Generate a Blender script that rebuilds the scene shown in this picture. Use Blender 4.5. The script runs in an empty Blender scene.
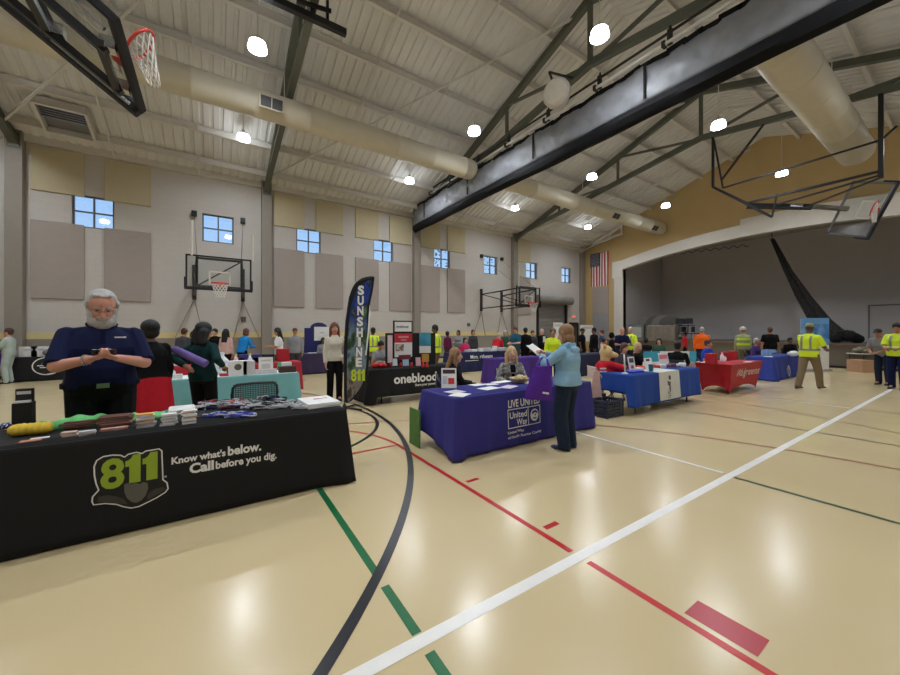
import bpy, bmesh, math, random
from mathutils import Vector, Matrix
random.seed(7)
V = Vector
C = bpy.context.scene.collection
PI = math.pi
# ------------------------------------------------------------------ camera model
F_PX, CX, HY, CAMH = 357.0, 450.0, 331.5, 1.58
TH = math.radians(33.5)
SN, CS = math.sin(TH), math.cos(TH)
def at_d(px, d):
    r = (px-CX)/F_PX*d
    return (d*SN + r*CS, d*CS - r*SN)
def d_at(py, z):
    return (CAMH-z)*F_PX/(py-HY)
def onz(px, py, z=0.0):
    x, y = at_d(px, d_at(py, z)); return V((x, y, z))
def onY(px, py, Y):
    t = (px-CX)/F_PX
    d = Y/(CS - t*SN)
    return V((d*(SN+t*CS), Y, CAMH+(HY-py)*d/F_PX))
def onX(px, py, X):
    t = (px-CX)/F_PX
    d = X/(SN+t*CS)
    return V((X, d*(CS-t*SN), CAMH+(HY-py)*d/F_PX))
def onD(px, py, d):
    x, y = at_d(px, d); return V((x, y, CAMH+(HY-py)*d/F_PX))
# ------------------------------------------------------------------ materials
def s2l(c):
    c /= 255.0
    return c/12.92 if c <= .04045 else ((c+.055)/1.055)**2.4
def lin(rgb): return (s2l(rgb[0]), s2l(rgb[1]), s2l(rgb[2]), 1)
MC = {}
def M(name, rgb=None, rough=.6, metal=0, var=.07, scale=6.0, bump=0, bscale=60, spec=.5, coat=0):
    if name in MC: return MC[name]
    m = bpy.data.materials.new(name); m.use_nodes = True
    nt = m.node_tree; b = nt.nodes['Principled BSDF']
    b.inputs['Roughness'].default_value = rough
    b.inputs['Metallic'].default_value = metal
    b.inputs['Specular IOR Level'].default_value = spec
    b.inputs['Coat Weight'].default_value = coat
    tc = nt.nodes.new('ShaderNodeTexCoord')
    nz = nt.nodes.new('ShaderNodeTexNoise'); nz.inputs['Scale'].default_value = scale; nz.inputs['Detail'].default_value = 4
    nt.links.new(tc.outputs['Object'], nz.inputs['Vector'])
    mr = nt.nodes.new('ShaderNodeMapRange')
    mr.inputs['From Min'].default_value = .25; mr.inputs['From Max'].default_value = .75
    mr.inputs['To Min'].default_value = 1-var; mr.inputs['To Max'].default_value = 1+var
    nt.links.new(nz.outputs['Fac'], mr.inputs['Value'])
    mx = nt.nodes.new('ShaderNodeVectorMath'); mx.operation = 'SCALE'
    mx.inputs[0].default_value = lin(rgb)[:3]
    nt.links.new(mr.outputs['Result'], mx.inputs['Scale'])
    nt.links.new(mx.outputs['Vector'], b.inputs['Base Color'])
    if bump:
        n2 = nt.nodes.new('ShaderNodeTexNoise'); n2.inputs['Scale'].default_value = bscale
        nt.links.new(tc.outputs['Object'], n2.inputs['Vector'])
        bp = nt.nodes.new('ShaderNodeBump'); bp.inputs['Strength'].default_value = bump; bp.inputs['Distance'].default_value = .01
        nt.links.new(n2.outputs['Fac'], bp.inputs['Height']); nt.links.new(bp.outputs['Normal'], b.inputs['Normal'])
    MC[name] = m
    return m
def ME(name, rgb, strength):
    if name in MC: return MC[name]
    m = bpy.data.materials.new(name); m.use_nodes = True
    nt = m.node_tree; nt.nodes.clear()
    e = nt.nodes.new('ShaderNodeEmission'); e.inputs['Color'].default_value = lin(rgb); e.inputs['Strength'].default_value = strength
    o = nt.nodes.new('ShaderNodeOutputMaterial'); nt.links.new(e.outputs[0], o.inputs[0])
    MC[name] = m; return m
def MGLASS(name, rgb=(235, 240, 242), mixf=.12, rough=.03):
    if name in MC: return MC[name]
    m = bpy.data.materials.new(name); m.use_nodes = True
    nt = m.node_tree; nt.nodes.clear()
    t = nt.nodes.new('ShaderNodeBsdfTransparent'); t.inputs[0].default_value = lin(rgb)
    g = nt.nodes.new('ShaderNodeBsdfGlossy'); g.inputs['Roughness'].default_value = rough
    x = nt.nodes.new('ShaderNodeMixShader'); x.inputs[0].default_value = mixf
    o = nt.nodes.new('ShaderNodeOutputMaterial')
    nt.links.new(t.outputs[0], x.inputs[1]); nt.links.new(g.outputs[0], x.inputs[2]); nt.links.new(x.outputs[0], o.inputs[0])
    MC[name] = m; return m
def MRAMP(name, stops, scale=4, rough=.6, detail=3, stretch=(1, 1, 1), dist=0):
    """patterned cloth / print: noise through a constant-ish ramp"""
    if name in MC: return MC[name]
    m = bpy.data.materials.new(name); m.use_nodes = True
    nt = m.node_tree; b = nt.nodes['Principled BSDF']; b.inputs['Roughness'].default_value = rough
    tc = nt.nodes.new('ShaderNodeTexCoord'); mp = nt.nodes.new('ShaderNodeMapping'); mp.inputs['Scale'].default_value = stretch
    nz = nt.nodes.new('ShaderNodeTexNoise'); nz.inputs['Scale'].default_value = scale; nz.inputs['Detail'].default_value = detail; nz.inputs['Distortion'].default_value = dist
    cr = nt.nodes.new('ShaderNodeValToRGB')
    els = cr.color_ramp.elements
    while len(els) < len(stops): els.new(.5)
    for e, (p, c) in zip(els, stops): e.position = p; e.color = lin(c)
    nt.links.new(tc.outputs['Object'], mp.inputs[0]); nt.links.new(mp.outputs[0], nz.inputs['Vector'])
    nt.links.new(nz.outputs['Fac'], cr.inputs[0]); nt.links.new(cr.outputs[0], b.inputs['Base Color'])
    MC[name] = m; return m
def MBLOCK(name, rgb, bw=.4, bh=.2, dark=.93, rough=.7):
    """painted concrete block: joints only a little darker, with relief"""
    if name in MC: return MC[name]
    m = bpy.data.materials.new(name); m.use_nodes = True
    nt = m.node_tree; b = nt.nodes['Principled BSDF']; b.inputs['Roughness'].default_value = rough
    tc = nt.nodes.new('ShaderNodeTexCoord'); mp = nt.nodes.new('ShaderNodeMapping')
    mp.inputs['Rotation'].default_value = (-PI/2, 0, 0)
    br = nt.nodes.new('ShaderNodeTexBrick')
    br.inputs['Scale'].default_value = 1; br.inputs['Brick Width'].default_value = bw; br.inputs['Row Height'].default_value = bh
    br.inputs['Mortar Size'].default_value = .008; br.inputs['Mortar Smooth'].default_value = .5
    c = lin(rgb)
    br.inputs['Color1'].default_value = c; br.inputs['Color2'].default_value = (c[0]*.97, c[1]*.97, c[2]*.97, 1)
    br.inputs['Mortar'].default_value = (c[0]*dark, c[1]*dark, c[2]*dark, 1)
    bp = nt.nodes.new('ShaderNodeBump'); bp.inputs['Strength'].default_value = .35; bp.inputs['Distance'].default_value = .01; bp.invert = True
    nt.links.new(tc.outputs['Object'], mp.inputs[0]); nt.links.new(mp.outputs[0], br.inputs['Vector'])
    nt.links.new(br.outputs['Color'], b.inputs['Base Color']); nt.links.new(br.outputs['Fac'], bp.inputs['Height'])
    nt.links.new(bp.outputs['Normal'], b.inputs['Normal'])
    MC[name] = m; return m
# ------------------------------------------------------------------ mesh building
ORG = {}
class MB:
    def __init__(s): s.v = []; s.f = []; s.mi = []; s.cur = 0
    def add(s, vs, fs):
        n = len(s.v); s.v += [V(p) for p in vs]
        for f in fs: s.f.append([i+n for i in f]); s.mi.append(s.cur)
        return s
    def box(s, c, sz, rz=0, R=None):
        x, y, z = sz[0]/2, sz[1]/2, sz[2]/2
        R = R or Matrix.Rotation(rz, 3, 'Z')
        c = V(c)
        p = [c+R@V(q) for q in ((-x,-y,-z),(x,-y,-z),(x,y,-z),(-x,y,-z),(-x,-y,z),(x,-y,z),(x,y,z),(-x,y,z))]
        return s.add(p, [(3,2,1,0),(4,5,6,7),(0,1,5,4),(1,2,6,5),(2,3,7,6),(3,0,4,7)])
    def bx(s, a, b):
        return s.box([(a[i]+b[i])/2 for i in range(3)], [abs(b[i]-a[i]) for i in range(3)])
    def bar(s, a, b, w, h=None, up=(0, 0, 1)):
        h = h or w; a, b = V(a), V(b); d = (b-a); L = d.length; d = d/L
        up = V(up)
        if abs(d.dot(up)) > .98: up = V((0, 1, 0))
        x = d.cross(up).normalized(); z = x.cross(d)
        R = Matrix((x, d, z)).transposed()
        return s.box((a+b)/2, (w, L, h), R=R)
    def rings(s, rs, close=True, cap=True):
        n = len(rs[0]); vs = [p for r in rs for p in r]; fs = []
        for i in range(len(rs)-1):
            for k in range(n if close else n-1):
                k2 = (k+1) % n
                fs.append((i*n+k, i*n+k2, (i+1)*n+k2, (i+1)*n+k))
        if cap:
            fs.append(tuple(range(n-1, -1, -1))); fs.append(tuple((len(rs)-1)*n+k for k in range(n)))
        return s.add(vs, fs)
    def tube(s, pts, r, n=8):
        pts = [V(p) for p in pts]; rs = []
        up = V((0, 0, 1))
        for i, p in enumerate(pts):
            d = (pts[min(i+1, len(pts)-1)]-pts[max(i-1, 0)]).normalized()
            u = up if abs(d.dot(up)) < .95 else V((0, 1, 0))
            x = d.cross(u).normalized(); y = x.cross(d)
            rr = r[i] if isinstance(r, (list, tuple)) else r
            rs.append([p + x*math.cos(2*PI*k/n)*rr - y*math.sin(2*PI*k/n)*rr for k in range(n)])
        return s.rings(rs)
    def lathe(s, prof, c=(0, 0, 0), n=20, axis=(0, 0, 1), cap=True):
        ax = V(axis).normalized(); R = V((0, 0, 1)).rotation_difference(ax).to_matrix(); c = V(c)
        rs = [[c + R@V((r*math.cos(2*PI*k/n), r*math.sin(2*PI*k/n), z)) for k in range(n)] for r, z in prof]
        return s.rings(rs, cap=cap)
    def ell(s, c, r, R=None, n=12, m=8):
        R = R or Matrix.Identity(3); c = V(c)
        rs = []
        for i in range(m+1):
            t = -PI/2 + PI*i/m
            t = max(-1.45, min(1.45, t)) if i in (0, m) else t
            rs.append([c+R@V((r[0]*math.cos(t)*math.cos(2*PI*k/n), r[1]*math.cos(t)*math.sin(2*PI*k/n), r[2]*math.sin(t))) for k in range(n)])
        return s.rings(rs)
    def poly(s, pts, nrm, th):
        """extruded polygon: pts 3D loop, thickness th along nrm"""
        nrm = V(nrm); n = len(pts); a = [V(p) for p in pts]; b = [p+nrm*th for p in a]
        return s.add(a+b, [tuple(range(n-1, -1, -1)), tuple(range(n, 2*n))]+[(i, (i+1) % n, n+(i+1) % n, n+i) for i in range(n)])
    def torus(s, c, R_, r, axis=(0, 0, 1), n=24, m=8, a0=0, a1=2*PI):
        Q = V((0, 0, 1)).rotation_difference(V(axis).normalized()).to_matrix(); c = V(c)
        full = abs(a1-a0-2*PI) < 1e-6
        k = n if full else n+1
        rs = []
        for i in range(k):
            t = a0+(a1-a0)*i/n
            rs.append([c+Q@V(((R_+r*math.cos(2*PI*j/m))*math.cos(t), (R_+r*math.cos(2*PI*j/m))*math.sin(t), r*math.sin(2*PI*j/m))) for j in range(m)])
        if full:
            rs.append(rs[0]); return s.rings(rs, cap=False)
        return s.rings(rs)
    def mesh(s, name, mats, org=V((0, 0, 0)), rz=0, smooth=False, recalc=True):
        me = bpy.data.meshes.new(name)
        Q = Matrix.Rotation(-rz, 3, 'Z')
        me.from_pydata([tuple(Q@(p-org)) for p in s.v], [], s.f)
        if not isinstance(mats, (list, tuple)): mats = [mats]
        for m in mats: me.materials.append(m)
        me.polygons.foreach_set('material_index', s.mi)
        if recalc:
            bm = bmesh.new(); bm.from_mesh(me); bmesh.ops.recalc_face_normals(bm, faces=bm.faces); bm.to_mesh(me); bm.free()
        if smooth: me.polygons.foreach_set('use_smooth', [True]*len(me.polygons))
        me.update(); return me
    def build(s, name, mats, parent=None, smooth=False, loc=None, recalc=True, bevel=0, auto=False):
        """world-space vertices -> ONE object; under a parent it is stored in the parent's frame"""
        rz = 0
        if parent is not None: org, rz = ORG[parent.name]
        elif loc is not None: org = V(loc)
        else: org = V((0, 0, 0))
        me = s.mesh(name, mats, org, rz, smooth, recalc)
        o = bpy.data.objects.new(name, me); C.objects.link(o)
        if parent is not None:
            o.parent = parent; ORG[o.name] = (org, rz)
        else:
            o.location = org; ORG[o.name] = (org, 0)
        if bevel:
            bv = o.modifiers.new('bevel', 'BEVEL'); bv.width = bevel; bv.segments = 2; bv.limit_method = 'ANGLE'
        if auto: autosmooth(o)
        return o
def autosmooth(o, ang=40):
    me = o.data
    me.polygons.foreach_set('use_smooth', [True]*len(me.polygons))
    bm = bmesh.new(); bm.from_mesh(me)
    for e in bm.edges:
        if len(e.link_faces) == 2 and e.calc_face_angle(0) > math.radians(ang): e.smooth = False
    bm.to_mesh(me); bm.free()
def thing(name, label, cat, loc=(0, 0, 0), rz=0, group=None):
    o = bpy.data.objects.new(name, None); o.empty_display_size = .1; C.objects.link(o)
    o.location = loc; o.rotation_euler = (0, 0, rz); ORG[o.name] = (V(loc), rz)
    o['label'] = label; o['category'] = cat
    if group: o['group'] = group
    return o
def tag(o, label, cat, group=None, kind=None):
    o['label'] = label; o['category'] = cat
    if group: o['group'] = group
    if kind: o['kind'] = kind
    return o
def struct(o, label=None, cat=None):
    o['kind'] = 'structure'
    if label: o['label'] = label
    if cat: o['category'] = cat
    return o
def copy_tree(o, parent=None):
    c = o.copy(); C.objects.link(c)
    if parent is not None: c.parent = parent
    ORG[c.name] = ORG[o.name]
    for ch in list(o.children): copy_tree(ch, c)
    return c
# ------------------------------------------------------------------ lettering
def text_flat(s, bold=0.0, shear=0):
    cu = bpy.data.curves.new('lettering', 'FONT'); cu.body = s; cu.offset = bold; cu.resolution_u = 3; cu.shear = shear
    o = bpy.data.objects.new('lettering', cu); C.objects.link(o)
    dg = bpy.context.evaluated_depsgraph_get(); me = bpy.data.meshes.new_from_object(o.evaluated_get(dg))
    vs = [(v.co.x, v.co.y) for v in me.vertices]; fs = [tuple(p.vertices) for p in me.polygons]
    bpy.data.objects.remove(o); bpy.data.curves.remove(cu); bpy.data.meshes.remove(me)
    return vs, fs
def text(parent, s, u0, u1, v0, mat, surf, height=None, bold=.012, name='lettering', shear=0, fit=True, u_only=None):
    """lettering whose left/right ends sit at u0/u1 and baseline at v0 of surf(u, v) -> world point"""
    vs, fs = text_flat(s, bold, shear)
    xs = [p[0] for p in vs]; ys = [p[1] for p in vs]
    sx = (u1-u0)/(max(xs)-min(xs))
    sy = abs(sx) if height is None else height/max(ys)
    mb = MB(); mb.add([surf(u0+(p[0]-min(xs))*sx, v0+p[1]*sy) for p in vs], fs)
    return mb.build(name, mat, parent, recalc=False)
def flat(parent, name, pts, mat, surf):
    """a filled 2D outline laid on surf(u, v)"""
    from mathutils.geometry import tessellate_polygon
    tr = tessellate_polygon([[V((p[0], p[1], 0)) for p in pts]])
    mb = MB(); mb.add([surf(*p) for p in pts], tr)
    return mb.build(name, mat, parent, recalc=False)
def circle(cx, cy, rx, ry=None, n=32, a0=0, a1=2*PI):
    ry = ry or rx
    return [(cx+rx*math.cos(a0+(a1-a0)*i/n), cy+ry*math.sin(a0+(a1-a0)*i/n)) for i in range(n)]
ORD = ['first', 'second', 'third', 'fourth', 'fifth', 'sixth', 'seventh', 'eighth', 'ninth', 'tenth', 'eleventh', 'twelfth', 'thirteenth', 'fourteenth', 'fifteenth']
# ================================================================== ROOM
XB, XS = -13.2, 24.7            # rear wall, stage wall
YL, YR = 18.0, -4.6             # left wall, right wall
YRD = 6.7                       # ridge
ZE = 8.15; SL = .345
def roof(y): return ZE + SL*((YL-y) if y > YRD else (y-YR))
m_wall = MBLOCK('painted_block', (194, 188, 181))
m_taupe = M('taupe_paint', (140, 132, 122), .6, var=.03)
m_yellow = M('yellow_stripe_paint', (216, 198, 140), .6, var=.03)
m_mustard = M('mustard_paint', (190, 163, 112), .7, var=.03, scale=1.5)
m_deck = M('deck_paint', (212, 210, 207), .55, var=.04, scale=2)
m_purlin = M('purlin_paint', (208, 204, 197), .5, var=.03)
m_truss = M('truss_paint', (86, 88, 76), .5, var=.06)
m_white = M('white_paint', (214, 208, 198), .6, var=.03)
m_black = M('black_metal', (22, 22, 24), .4, var=.1)
m_chrome = M('steel', (190, 190, 192), .25, 1, var=.04)
m_gray = M('gray_paint', (128, 126, 124), .6)
m_duct = M('duct_paint', (200, 193, 174), .5, var=.03, scale=2)
m_glass = MGLASS('clear_glass', (236, 240, 242), .10)
m_acry = MGLASS('backboard_glass', (246, 248, 248), .05, .12)
# floor: poured urethane, semi gloss
def floor_mat():
    m = bpy.data.materials.new('urethane_floor'); m.use_nodes = True
    nt = m.node_tree; b = nt.nodes['Principled BSDF']
    tc = nt.nodes.new('ShaderNodeTexCoord')
    n1 = nt.nodes.new('ShaderNodeTexNoise'); n1.inputs['Scale'].default_value = .45; n1.inputs['Detail'].default_value = 2
    cr = nt.nodes.new('ShaderNodeValToRGB')
    cr.color_ramp.elements[0].position = .3; cr.color_ramp.elements[0].color = lin((204, 184, 142))
    cr.color_ramp.elements[1].position = .72; cr.color_ramp.elements[1].color = lin((213, 194, 152))
    n2 = nt.nodes.new('ShaderNodeTexNoise'); n2.inputs['Scale'].default_value = 2.2; n2.inputs['Detail'].default_value = 1
    mr = nt.nodes.new('ShaderNodeMapRange'); mr.inputs['To Min'].default_value = .17; mr.inputs['To Max'].default_value = .26
    bp = nt.nodes.new('ShaderNodeBump'); bp.inputs['Strength'].default_value = .02; bp.inputs['Distance'].default_value = .01
    n3 = nt.nodes.new('ShaderNodeTexNoise'); n3.inputs['Scale'].default_value = 5; n3.inputs['Detail'].default_value = 3
    for n in (n1, n2, n3): nt.links.new(tc.outputs['Object'], n.inputs['Vector'])
    nt.links.new(n1.outputs['Fac'], cr.inputs[0]); nt.links.new(cr.outputs[0], b.inputs['Base Color'])
    nt.links.new(n2.outputs['Fac'], mr.inputs['Value']); nt.links.new(mr.outputs[0], b.inputs['Roughness'])
    nt.links.new(n3.outputs['Fac'], bp.inputs['Height']); nt.links.new(bp.outputs[0], b.inputs['Normal'])
    b.inputs['Specular IOR Level'].default_value = .5
    return m
struct(MB().bx((XB-.3, YR-.3, -.2), (XS+7.5, YL+.3, 0)).build('floor', floor_mat()), 'glossy beige poured gym floor', 'floor')
# court lines: flat paint on the floor
LZ = .0015
def paint(name, label, rgb, polys, z=LZ, rough=.3):
    mb = MB()
    for P in polys:
        n = len(P)//2
        L, R = P[:n], P[n:]
        for i in range(n-1): mb.add([(*L[i], z), (*L[i+1], z), (*R[i+1], z), (*R[i], z)], [(0, 1, 2, 3)])
    o = mb.build(name, M('line_'+label.split()[0]+str(len(MC)), rgb, rough, var=.05), recalc=False)
    o.data.flip_normals() if o.data.polygons[0].normal.z < 0 else None
    return struct(o, label, 'court line')
def seg(a, b, w):
    a, b = V(a), V(b); d = (b-a).normalized(); n = V((-d.y, d.x))*w/2
    return [a+n, b+n, a-n, b-n]
def arc(c, r, a0, a1, w, n=64):
    t = [math.radians(a0+(a1-a0)*i/n) for i in range(n+1)]
    return [(c[0]+(r+w/2)*math.cos(q), c[1]+(r+w/2)*math.sin(q)) for q in t]+[(c[0]+(r-w/2)*math.cos(q), c[1]+(r-w/2)*math.sin(q)) for q in t]
WY = 1.585
paint('trim_1', 'wide white sideline crossing the floor', (238, 236, 230), [seg((-6, WY+.075), (16.1, WY-.118), .078)], .0022)
paint('trim_2', 'red lane line with ticks and block', (190, 28, 32),
      [seg((2.14, -1.4), (2.14, WY-.07), .05), seg((2.14, WY+.07), (2.14, 4.52), .05), seg((2.215, 1.97), (2.37, 1.97), .05), seg((2.215, 3.03), (2.37, 3.03), .05),
       seg((-1.8, 4.55), (2.17, 4.55), .05), seg((-1.8, -1.4), (-1.8, 4.5), .05)])
paint('trim_3', 'crimson painted block beside the red lane line', (176, 34, 48), [seg((2.285, .62), (2.285, .945), .17)])
paint('trim_4', 'red free throw arc', (190, 40, 36), [arc((.17, 4.5), 1.97, 0, 180, .05)])
paint('trim_5', 'thin brick red three point arc', (150, 60, 40), [arc((.31, 0), 6.25, 0, 180, .045, 96)])
paint('trim_6', 'green line crossing the floor near the black table', (22, 104, 60),
      [seg((.885, -4), (.885, WY-.065), .055), seg((.885, WY+.065), (.885, 2.07), .055), seg((.885, 2.2), (.885, 9), .055)])
paint('trim_7', 'dark green stretch of the service line', (44, 80, 50), [seg((4.7, -4), (4.7, WY-.06), .05)])
paint('trim_8', 'thin white service line beside the blue table', (236, 234, 228), [seg((4.75, WY+.06), (4.75, 9), .05)])
paint('trim_9', 'broad black three point arc curving past the table', (28, 30, 38), [arc((-4.2, 6.7), 6.8, -60, 75, .07, 96)], .0026)
paint('trim_10', 'black free throw circle behind the table', (28, 30, 38), [arc((.5, 6.5), 1.97, -80, 80, .06)], .002)
paint('trim_11', 'dark brown line across the middle of the floor', (70, 58, 44), [seg((7.88, -4), (7.88, 12), .05)])
paint('trim_12', 'thin rust line bowing across the far floor', (140, 84, 58), [arc((.8, 4.9), 9.05, -50, 20, .045, 80)])
paint('trim_13', 'faint white line far across the floor', (224, 218, 200), [seg((10.95, WY), (10.95, 9), .05)])
paint('trim_14', 'dark line at the far right of the floor', (96, 84, 66), [seg((10.95, -4), (10.95, WY), .05)])
paint('trim_15', 'red line behind the feather flag', (190, 50, 44), [seg((1.2, 9.3), (2.6, 12.6), .06), seg((1.35, 9.3), (2.4, 8.9), .06)])
# left wall with window holes
WIN = [-3.65, .16, 3.8, 7.62, 11.35, 15.12, 18.9, 22.67]
WZ0, WZ1, WH = 5.33, 6.5, .56
DOOR = (23.0, 24.1)
ROLL = (19.45, 22.6, 3.75)
xs = sorted({XB, XS, DOOR[0], DOOR[1], ROLL[0], ROLL[1], *[w-WH for w in WIN], *[w+WH for w in WIN]})
zs = [0, 1.32, 1.54, 2.25, ROLL[2], WZ0, WZ1, ZE+.2]
mb = MB()
for i in range(len(xs)-1):
    for k in range(len(zs)-1):
        xm, zm = (xs[i]+xs[i+1])/2, (zs[k]+zs[k+1])/2
        if any(abs(xm-w) < WH for w in WIN) and WZ0 < zm < WZ1: continue
        if DOOR[0] < xm < DOOR[1] and zm < 2.25: continue
        if ROLL[0] < xm < ROLL[1] and zm < ROLL[2]: continue
        mb.cur = 1 if zm < 1.32 else (2 if zm < 1.54 else 0)
        mb.bx((xs[i], YL, zs[k]), (xs[i+1], YL+.3, zs[k+1]))
struct(mb.build('wall_left', [m_wall, m_taupe, m_yellow], recalc=False), 'pale block side wall with yellow stripe', 'wall')
m_frame = M('window_frame', (92, 96, 104), .4)
for i, w in enumerate(WIN):
    fr = MB()
    y = YL+.12
    for a in (-WH+.03, 0, WH-.03): fr.bx((w+a-.025, y-.04, WZ0), (w+a+.025, y+.04, WZ1))
    for z in (WZ0+.03, (WZ0+WZ1)/2, WZ1-.03): fr.bx((w-WH, y-.035, z-.025), (w+WH, y+.035, z+.025))
    o = fr.build('window_%d' % (i+1), m_frame, loc=(w, y, WZ0)); struct(o, 'small four pane window high in the side wall', 'window')
    MB().bx((w-WH, y-.004, WZ0), (w+WH, y+.004, WZ1)).build('pane', m_glass, o)
# wall pillars
PIL = [-13.0, -5.5, 1.97, 9.55, 17.1, 24.45]
for i, x in enumerate(PIL):
    mb = MB().bx((x-.2, YL-.28, 0), (x+.2, YL, ZE+.1))
    mb.bx((x-.24, YL-.32, 0), (x+.24, YL, .1))
    struct(mb.build('trim_%d' % (20+i), m_taupe, bevel=.01), 'taupe wall pillar under a roof truss', 'pillar')
struct(MB().bx((XB, YL-.16, ZE-.16), (XS, YL, ZE+.12)).build('trim_30', m_purlin), 'pale eave beam along the side wall', 'trim')
struct(MB().bx((XB, YL-.02, 0), (XS, YL, .1)).build('baseboard_left', m_black), 'dark base along the side wall', 'baseboard')
# rear and right walls
def gable(name, x0, x1, mat):
    mb = MB(); pts = [(YR-.3, 0), (YL+.3, 0), (YL+.3, ZE+.1), (YRD, roof(YRD)+.2), (YR-.3, ZE+.1)]
    mb.poly([(x0, p[0], p[1]) for p in pts], (1, 0, 0), x1-x0)
    return mb.build(name, mat)
struct(gable('wall_rear', XB-.3, XB, m_wall), 'block wall behind the viewer', 'wall')
struct(MB().bx((XB, YR-.3, 0), (XS, YR, ZE+.2)).build('wall_right', m_wall), 'block wall right of the viewer', 'wall')
# ceiling: ribbed deck on each slope
mb = MB()
for (ya, yb) in ((YL+.3, YRD), (YRD, YR-.3)):
    x = XB-.3; P = .3; prof = []
    while x < XS+.3:
        prof += [(x, 0), (x+.16, 0), (x+.19, .045), (x+.27, .045)]; x += P
    n = len(prof)
    za, zb = roof(min(ya, YL)), roof(max(yb, YR))
    if ya > YL: za = ZE-SL*.3
    if yb < YR: zb = ZE-SL*.3
    mb.add([(p[0], ya, za+p[1]) for p in prof]+[(p[0], yb, zb+p[1]) for p in prof], [(i, i+1, n+i+1, n+i) for i in range(n-1)])
    mb.add([(XB-.3, ya, za+.15), (XS+.3, ya, za+.15), (XS+.3, yb, zb+.15), (XB-.3, yb, zb+.15)], [(0, 1, 2, 3)])
struct(mb.build('ceiling', m_deck, recalc=False), 'pale ribbed metal roof deck', 'ceiling')
# purlins
pys = [17.1-1.5*i for i in range(7)]
k = 0
for side in (0, 1):
    for i, y in enumerate(pys):
        yy = y if side == 0 else 2*YRD-y
        z = roof(yy)
        mb = MB()
        mb.bx((XB, yy-.012, z-.24), (XS, yy+.012, z-.01)); mb.bx((XB, yy-.06, z-.25), (XS, yy+.06, z-.228)); mb.bx((XB, yy-.06, z-.03), (XS, yy+.06, z-.008))
        o = mb.build('ceiling_purlin', m_purlin, loc=(0, yy, z))
        tag(o, '%s roof purlin up from the %s eave' % (ORD[i], 'side wall' if side == 0 else 'far right'), 'beam', 'purlins under the roof deck')
# roof trusses
def truss(x, where, mat=m_truss):
    t = thing('roof_truss', where, 'truss', (x, YRD, 9.7), 0, 'roof trusses')
    def top(y): return roof(y)-.37
    def bot(y): return 9.72-.152*abs(y-YRD)
    ye = [YL-.1, YR+.1]
    for y in ye: MB().bar((x, y, top(y)), (x, YRD, top(YRD)), .2, .22).build('top_chord', mat, t)
    for y in ye: MB().bar((x, y, bot(y)), (x, YRD, bot(YRD)), .18, .2).build('bottom_chord', mat, t)
    MB().bar((x, YRD, bot(YRD)), (x, YRD, top(YRD)), .12).build('king_post', mat, t)
    for s in (1, -1):
        a, b = YRD+s*3.7, YRD+s*7.4
        for q in (a, b): MB().bar((x, q, bot(q)), (x, q, top(q)), .1).build('web_post', mat, t)
        MB().bar((x, YRD+s*.2, bot(YRD)), (x, a, top(a)), .09).build('web_brace', mat, t)
        MB().bar((x, a, bot(a)), (x, b, top(b)), .09).build('web_brace', mat, t)
        MB().box((x, YL-.15 if s > 0 else YR+.15, ZE-.25), (.3, .3, .5)).build('bearing_plate', mat, t)
    return t
TXT = ['roof truss behind the viewer', 'dark roof truss over the leftmost wall pillar', 'dark roof truss crossing over the left near lights', 'dark roof truss above the divider curtain', 'dark roof truss carrying the right basketball hoop', 'pale roof truss against the mustard gable by the flag']
for x, tx in zip(PIL, TXT):
    if x < -12 or x > 24: continue
    truss(x, tx)
# short pale truss end in the far corner
t = thing('corner_truss', 'short pale truss end in the corner above the hanging flag', 'truss', (24.2, YL, ZE), 0)
for nm, z0_, z1_ in (('top_chord', roof(17.9)-.34, roof(14.4)-.34), ('bottom_chord', 8.0, 8.55)):
    MB().bar((24.2, 17.9, z0_), (24.2, 14.4, z1_), .12, .14).build(nm, m_purlin, t)
for y, a_, b_ in ((15.6, 8.36, roof(15.6)-.34), (16.8, 8.17, roof(16.8)-.34)): MB().bar((24.2, y, a_), (24.2, y-.5, b_+.15), .07).build('web_brace', m_purlin, t)
MB().bar((24.2, 14.45, 8.55), (24.2, 14.45, roof(14.45)), .08).build('hanger_post', m_purlin, t)
# bracing between purlins
for i in range(1, 5):
    for side in (0, 1):
        for j, fx in enumerate((.33, .67)):
            x = PIL[i]+(PIL[i+1]-PIL[i])*fx
            ya, yb = (YL-.3, YRD) if side == 0 else (YR+.3, YRD)
            o = MB().bar((x, ya, roof(ya)-.27), (x, yb, roof(yb)-.27), .045, .045).build('sag_rod', m_purlin, loc=(x, yb, roof(yb)-.27))
            tag(o, 'thin pale roof brace running up the %s slope, %s of its pair, %s truss bay' % ('left' if side == 0 else 'right', ORD[j], ORD[i-1]), 'brace', 'roof braces')
    x0, x1 = PIL[i], PIL[i+1]
    for j, (ya, yb) in enumerate(((YL-1, YRD+.5), (YRD-.5, YR+1))):
        o = MB().bar((x0, ya, roof(ya)-.36), (x1, yb, roof(yb)-.36), .06, .06).build('diagonal_brace', m_purlin, loc=(x0, ya, roof(ya)-.36))
        tag(o, 'pale diagonal brace crossing the %s roof slope in the %s truss bay' % (('left', 'right')[j], ORD[i-1]), 'brace', 'roof braces')
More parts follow.
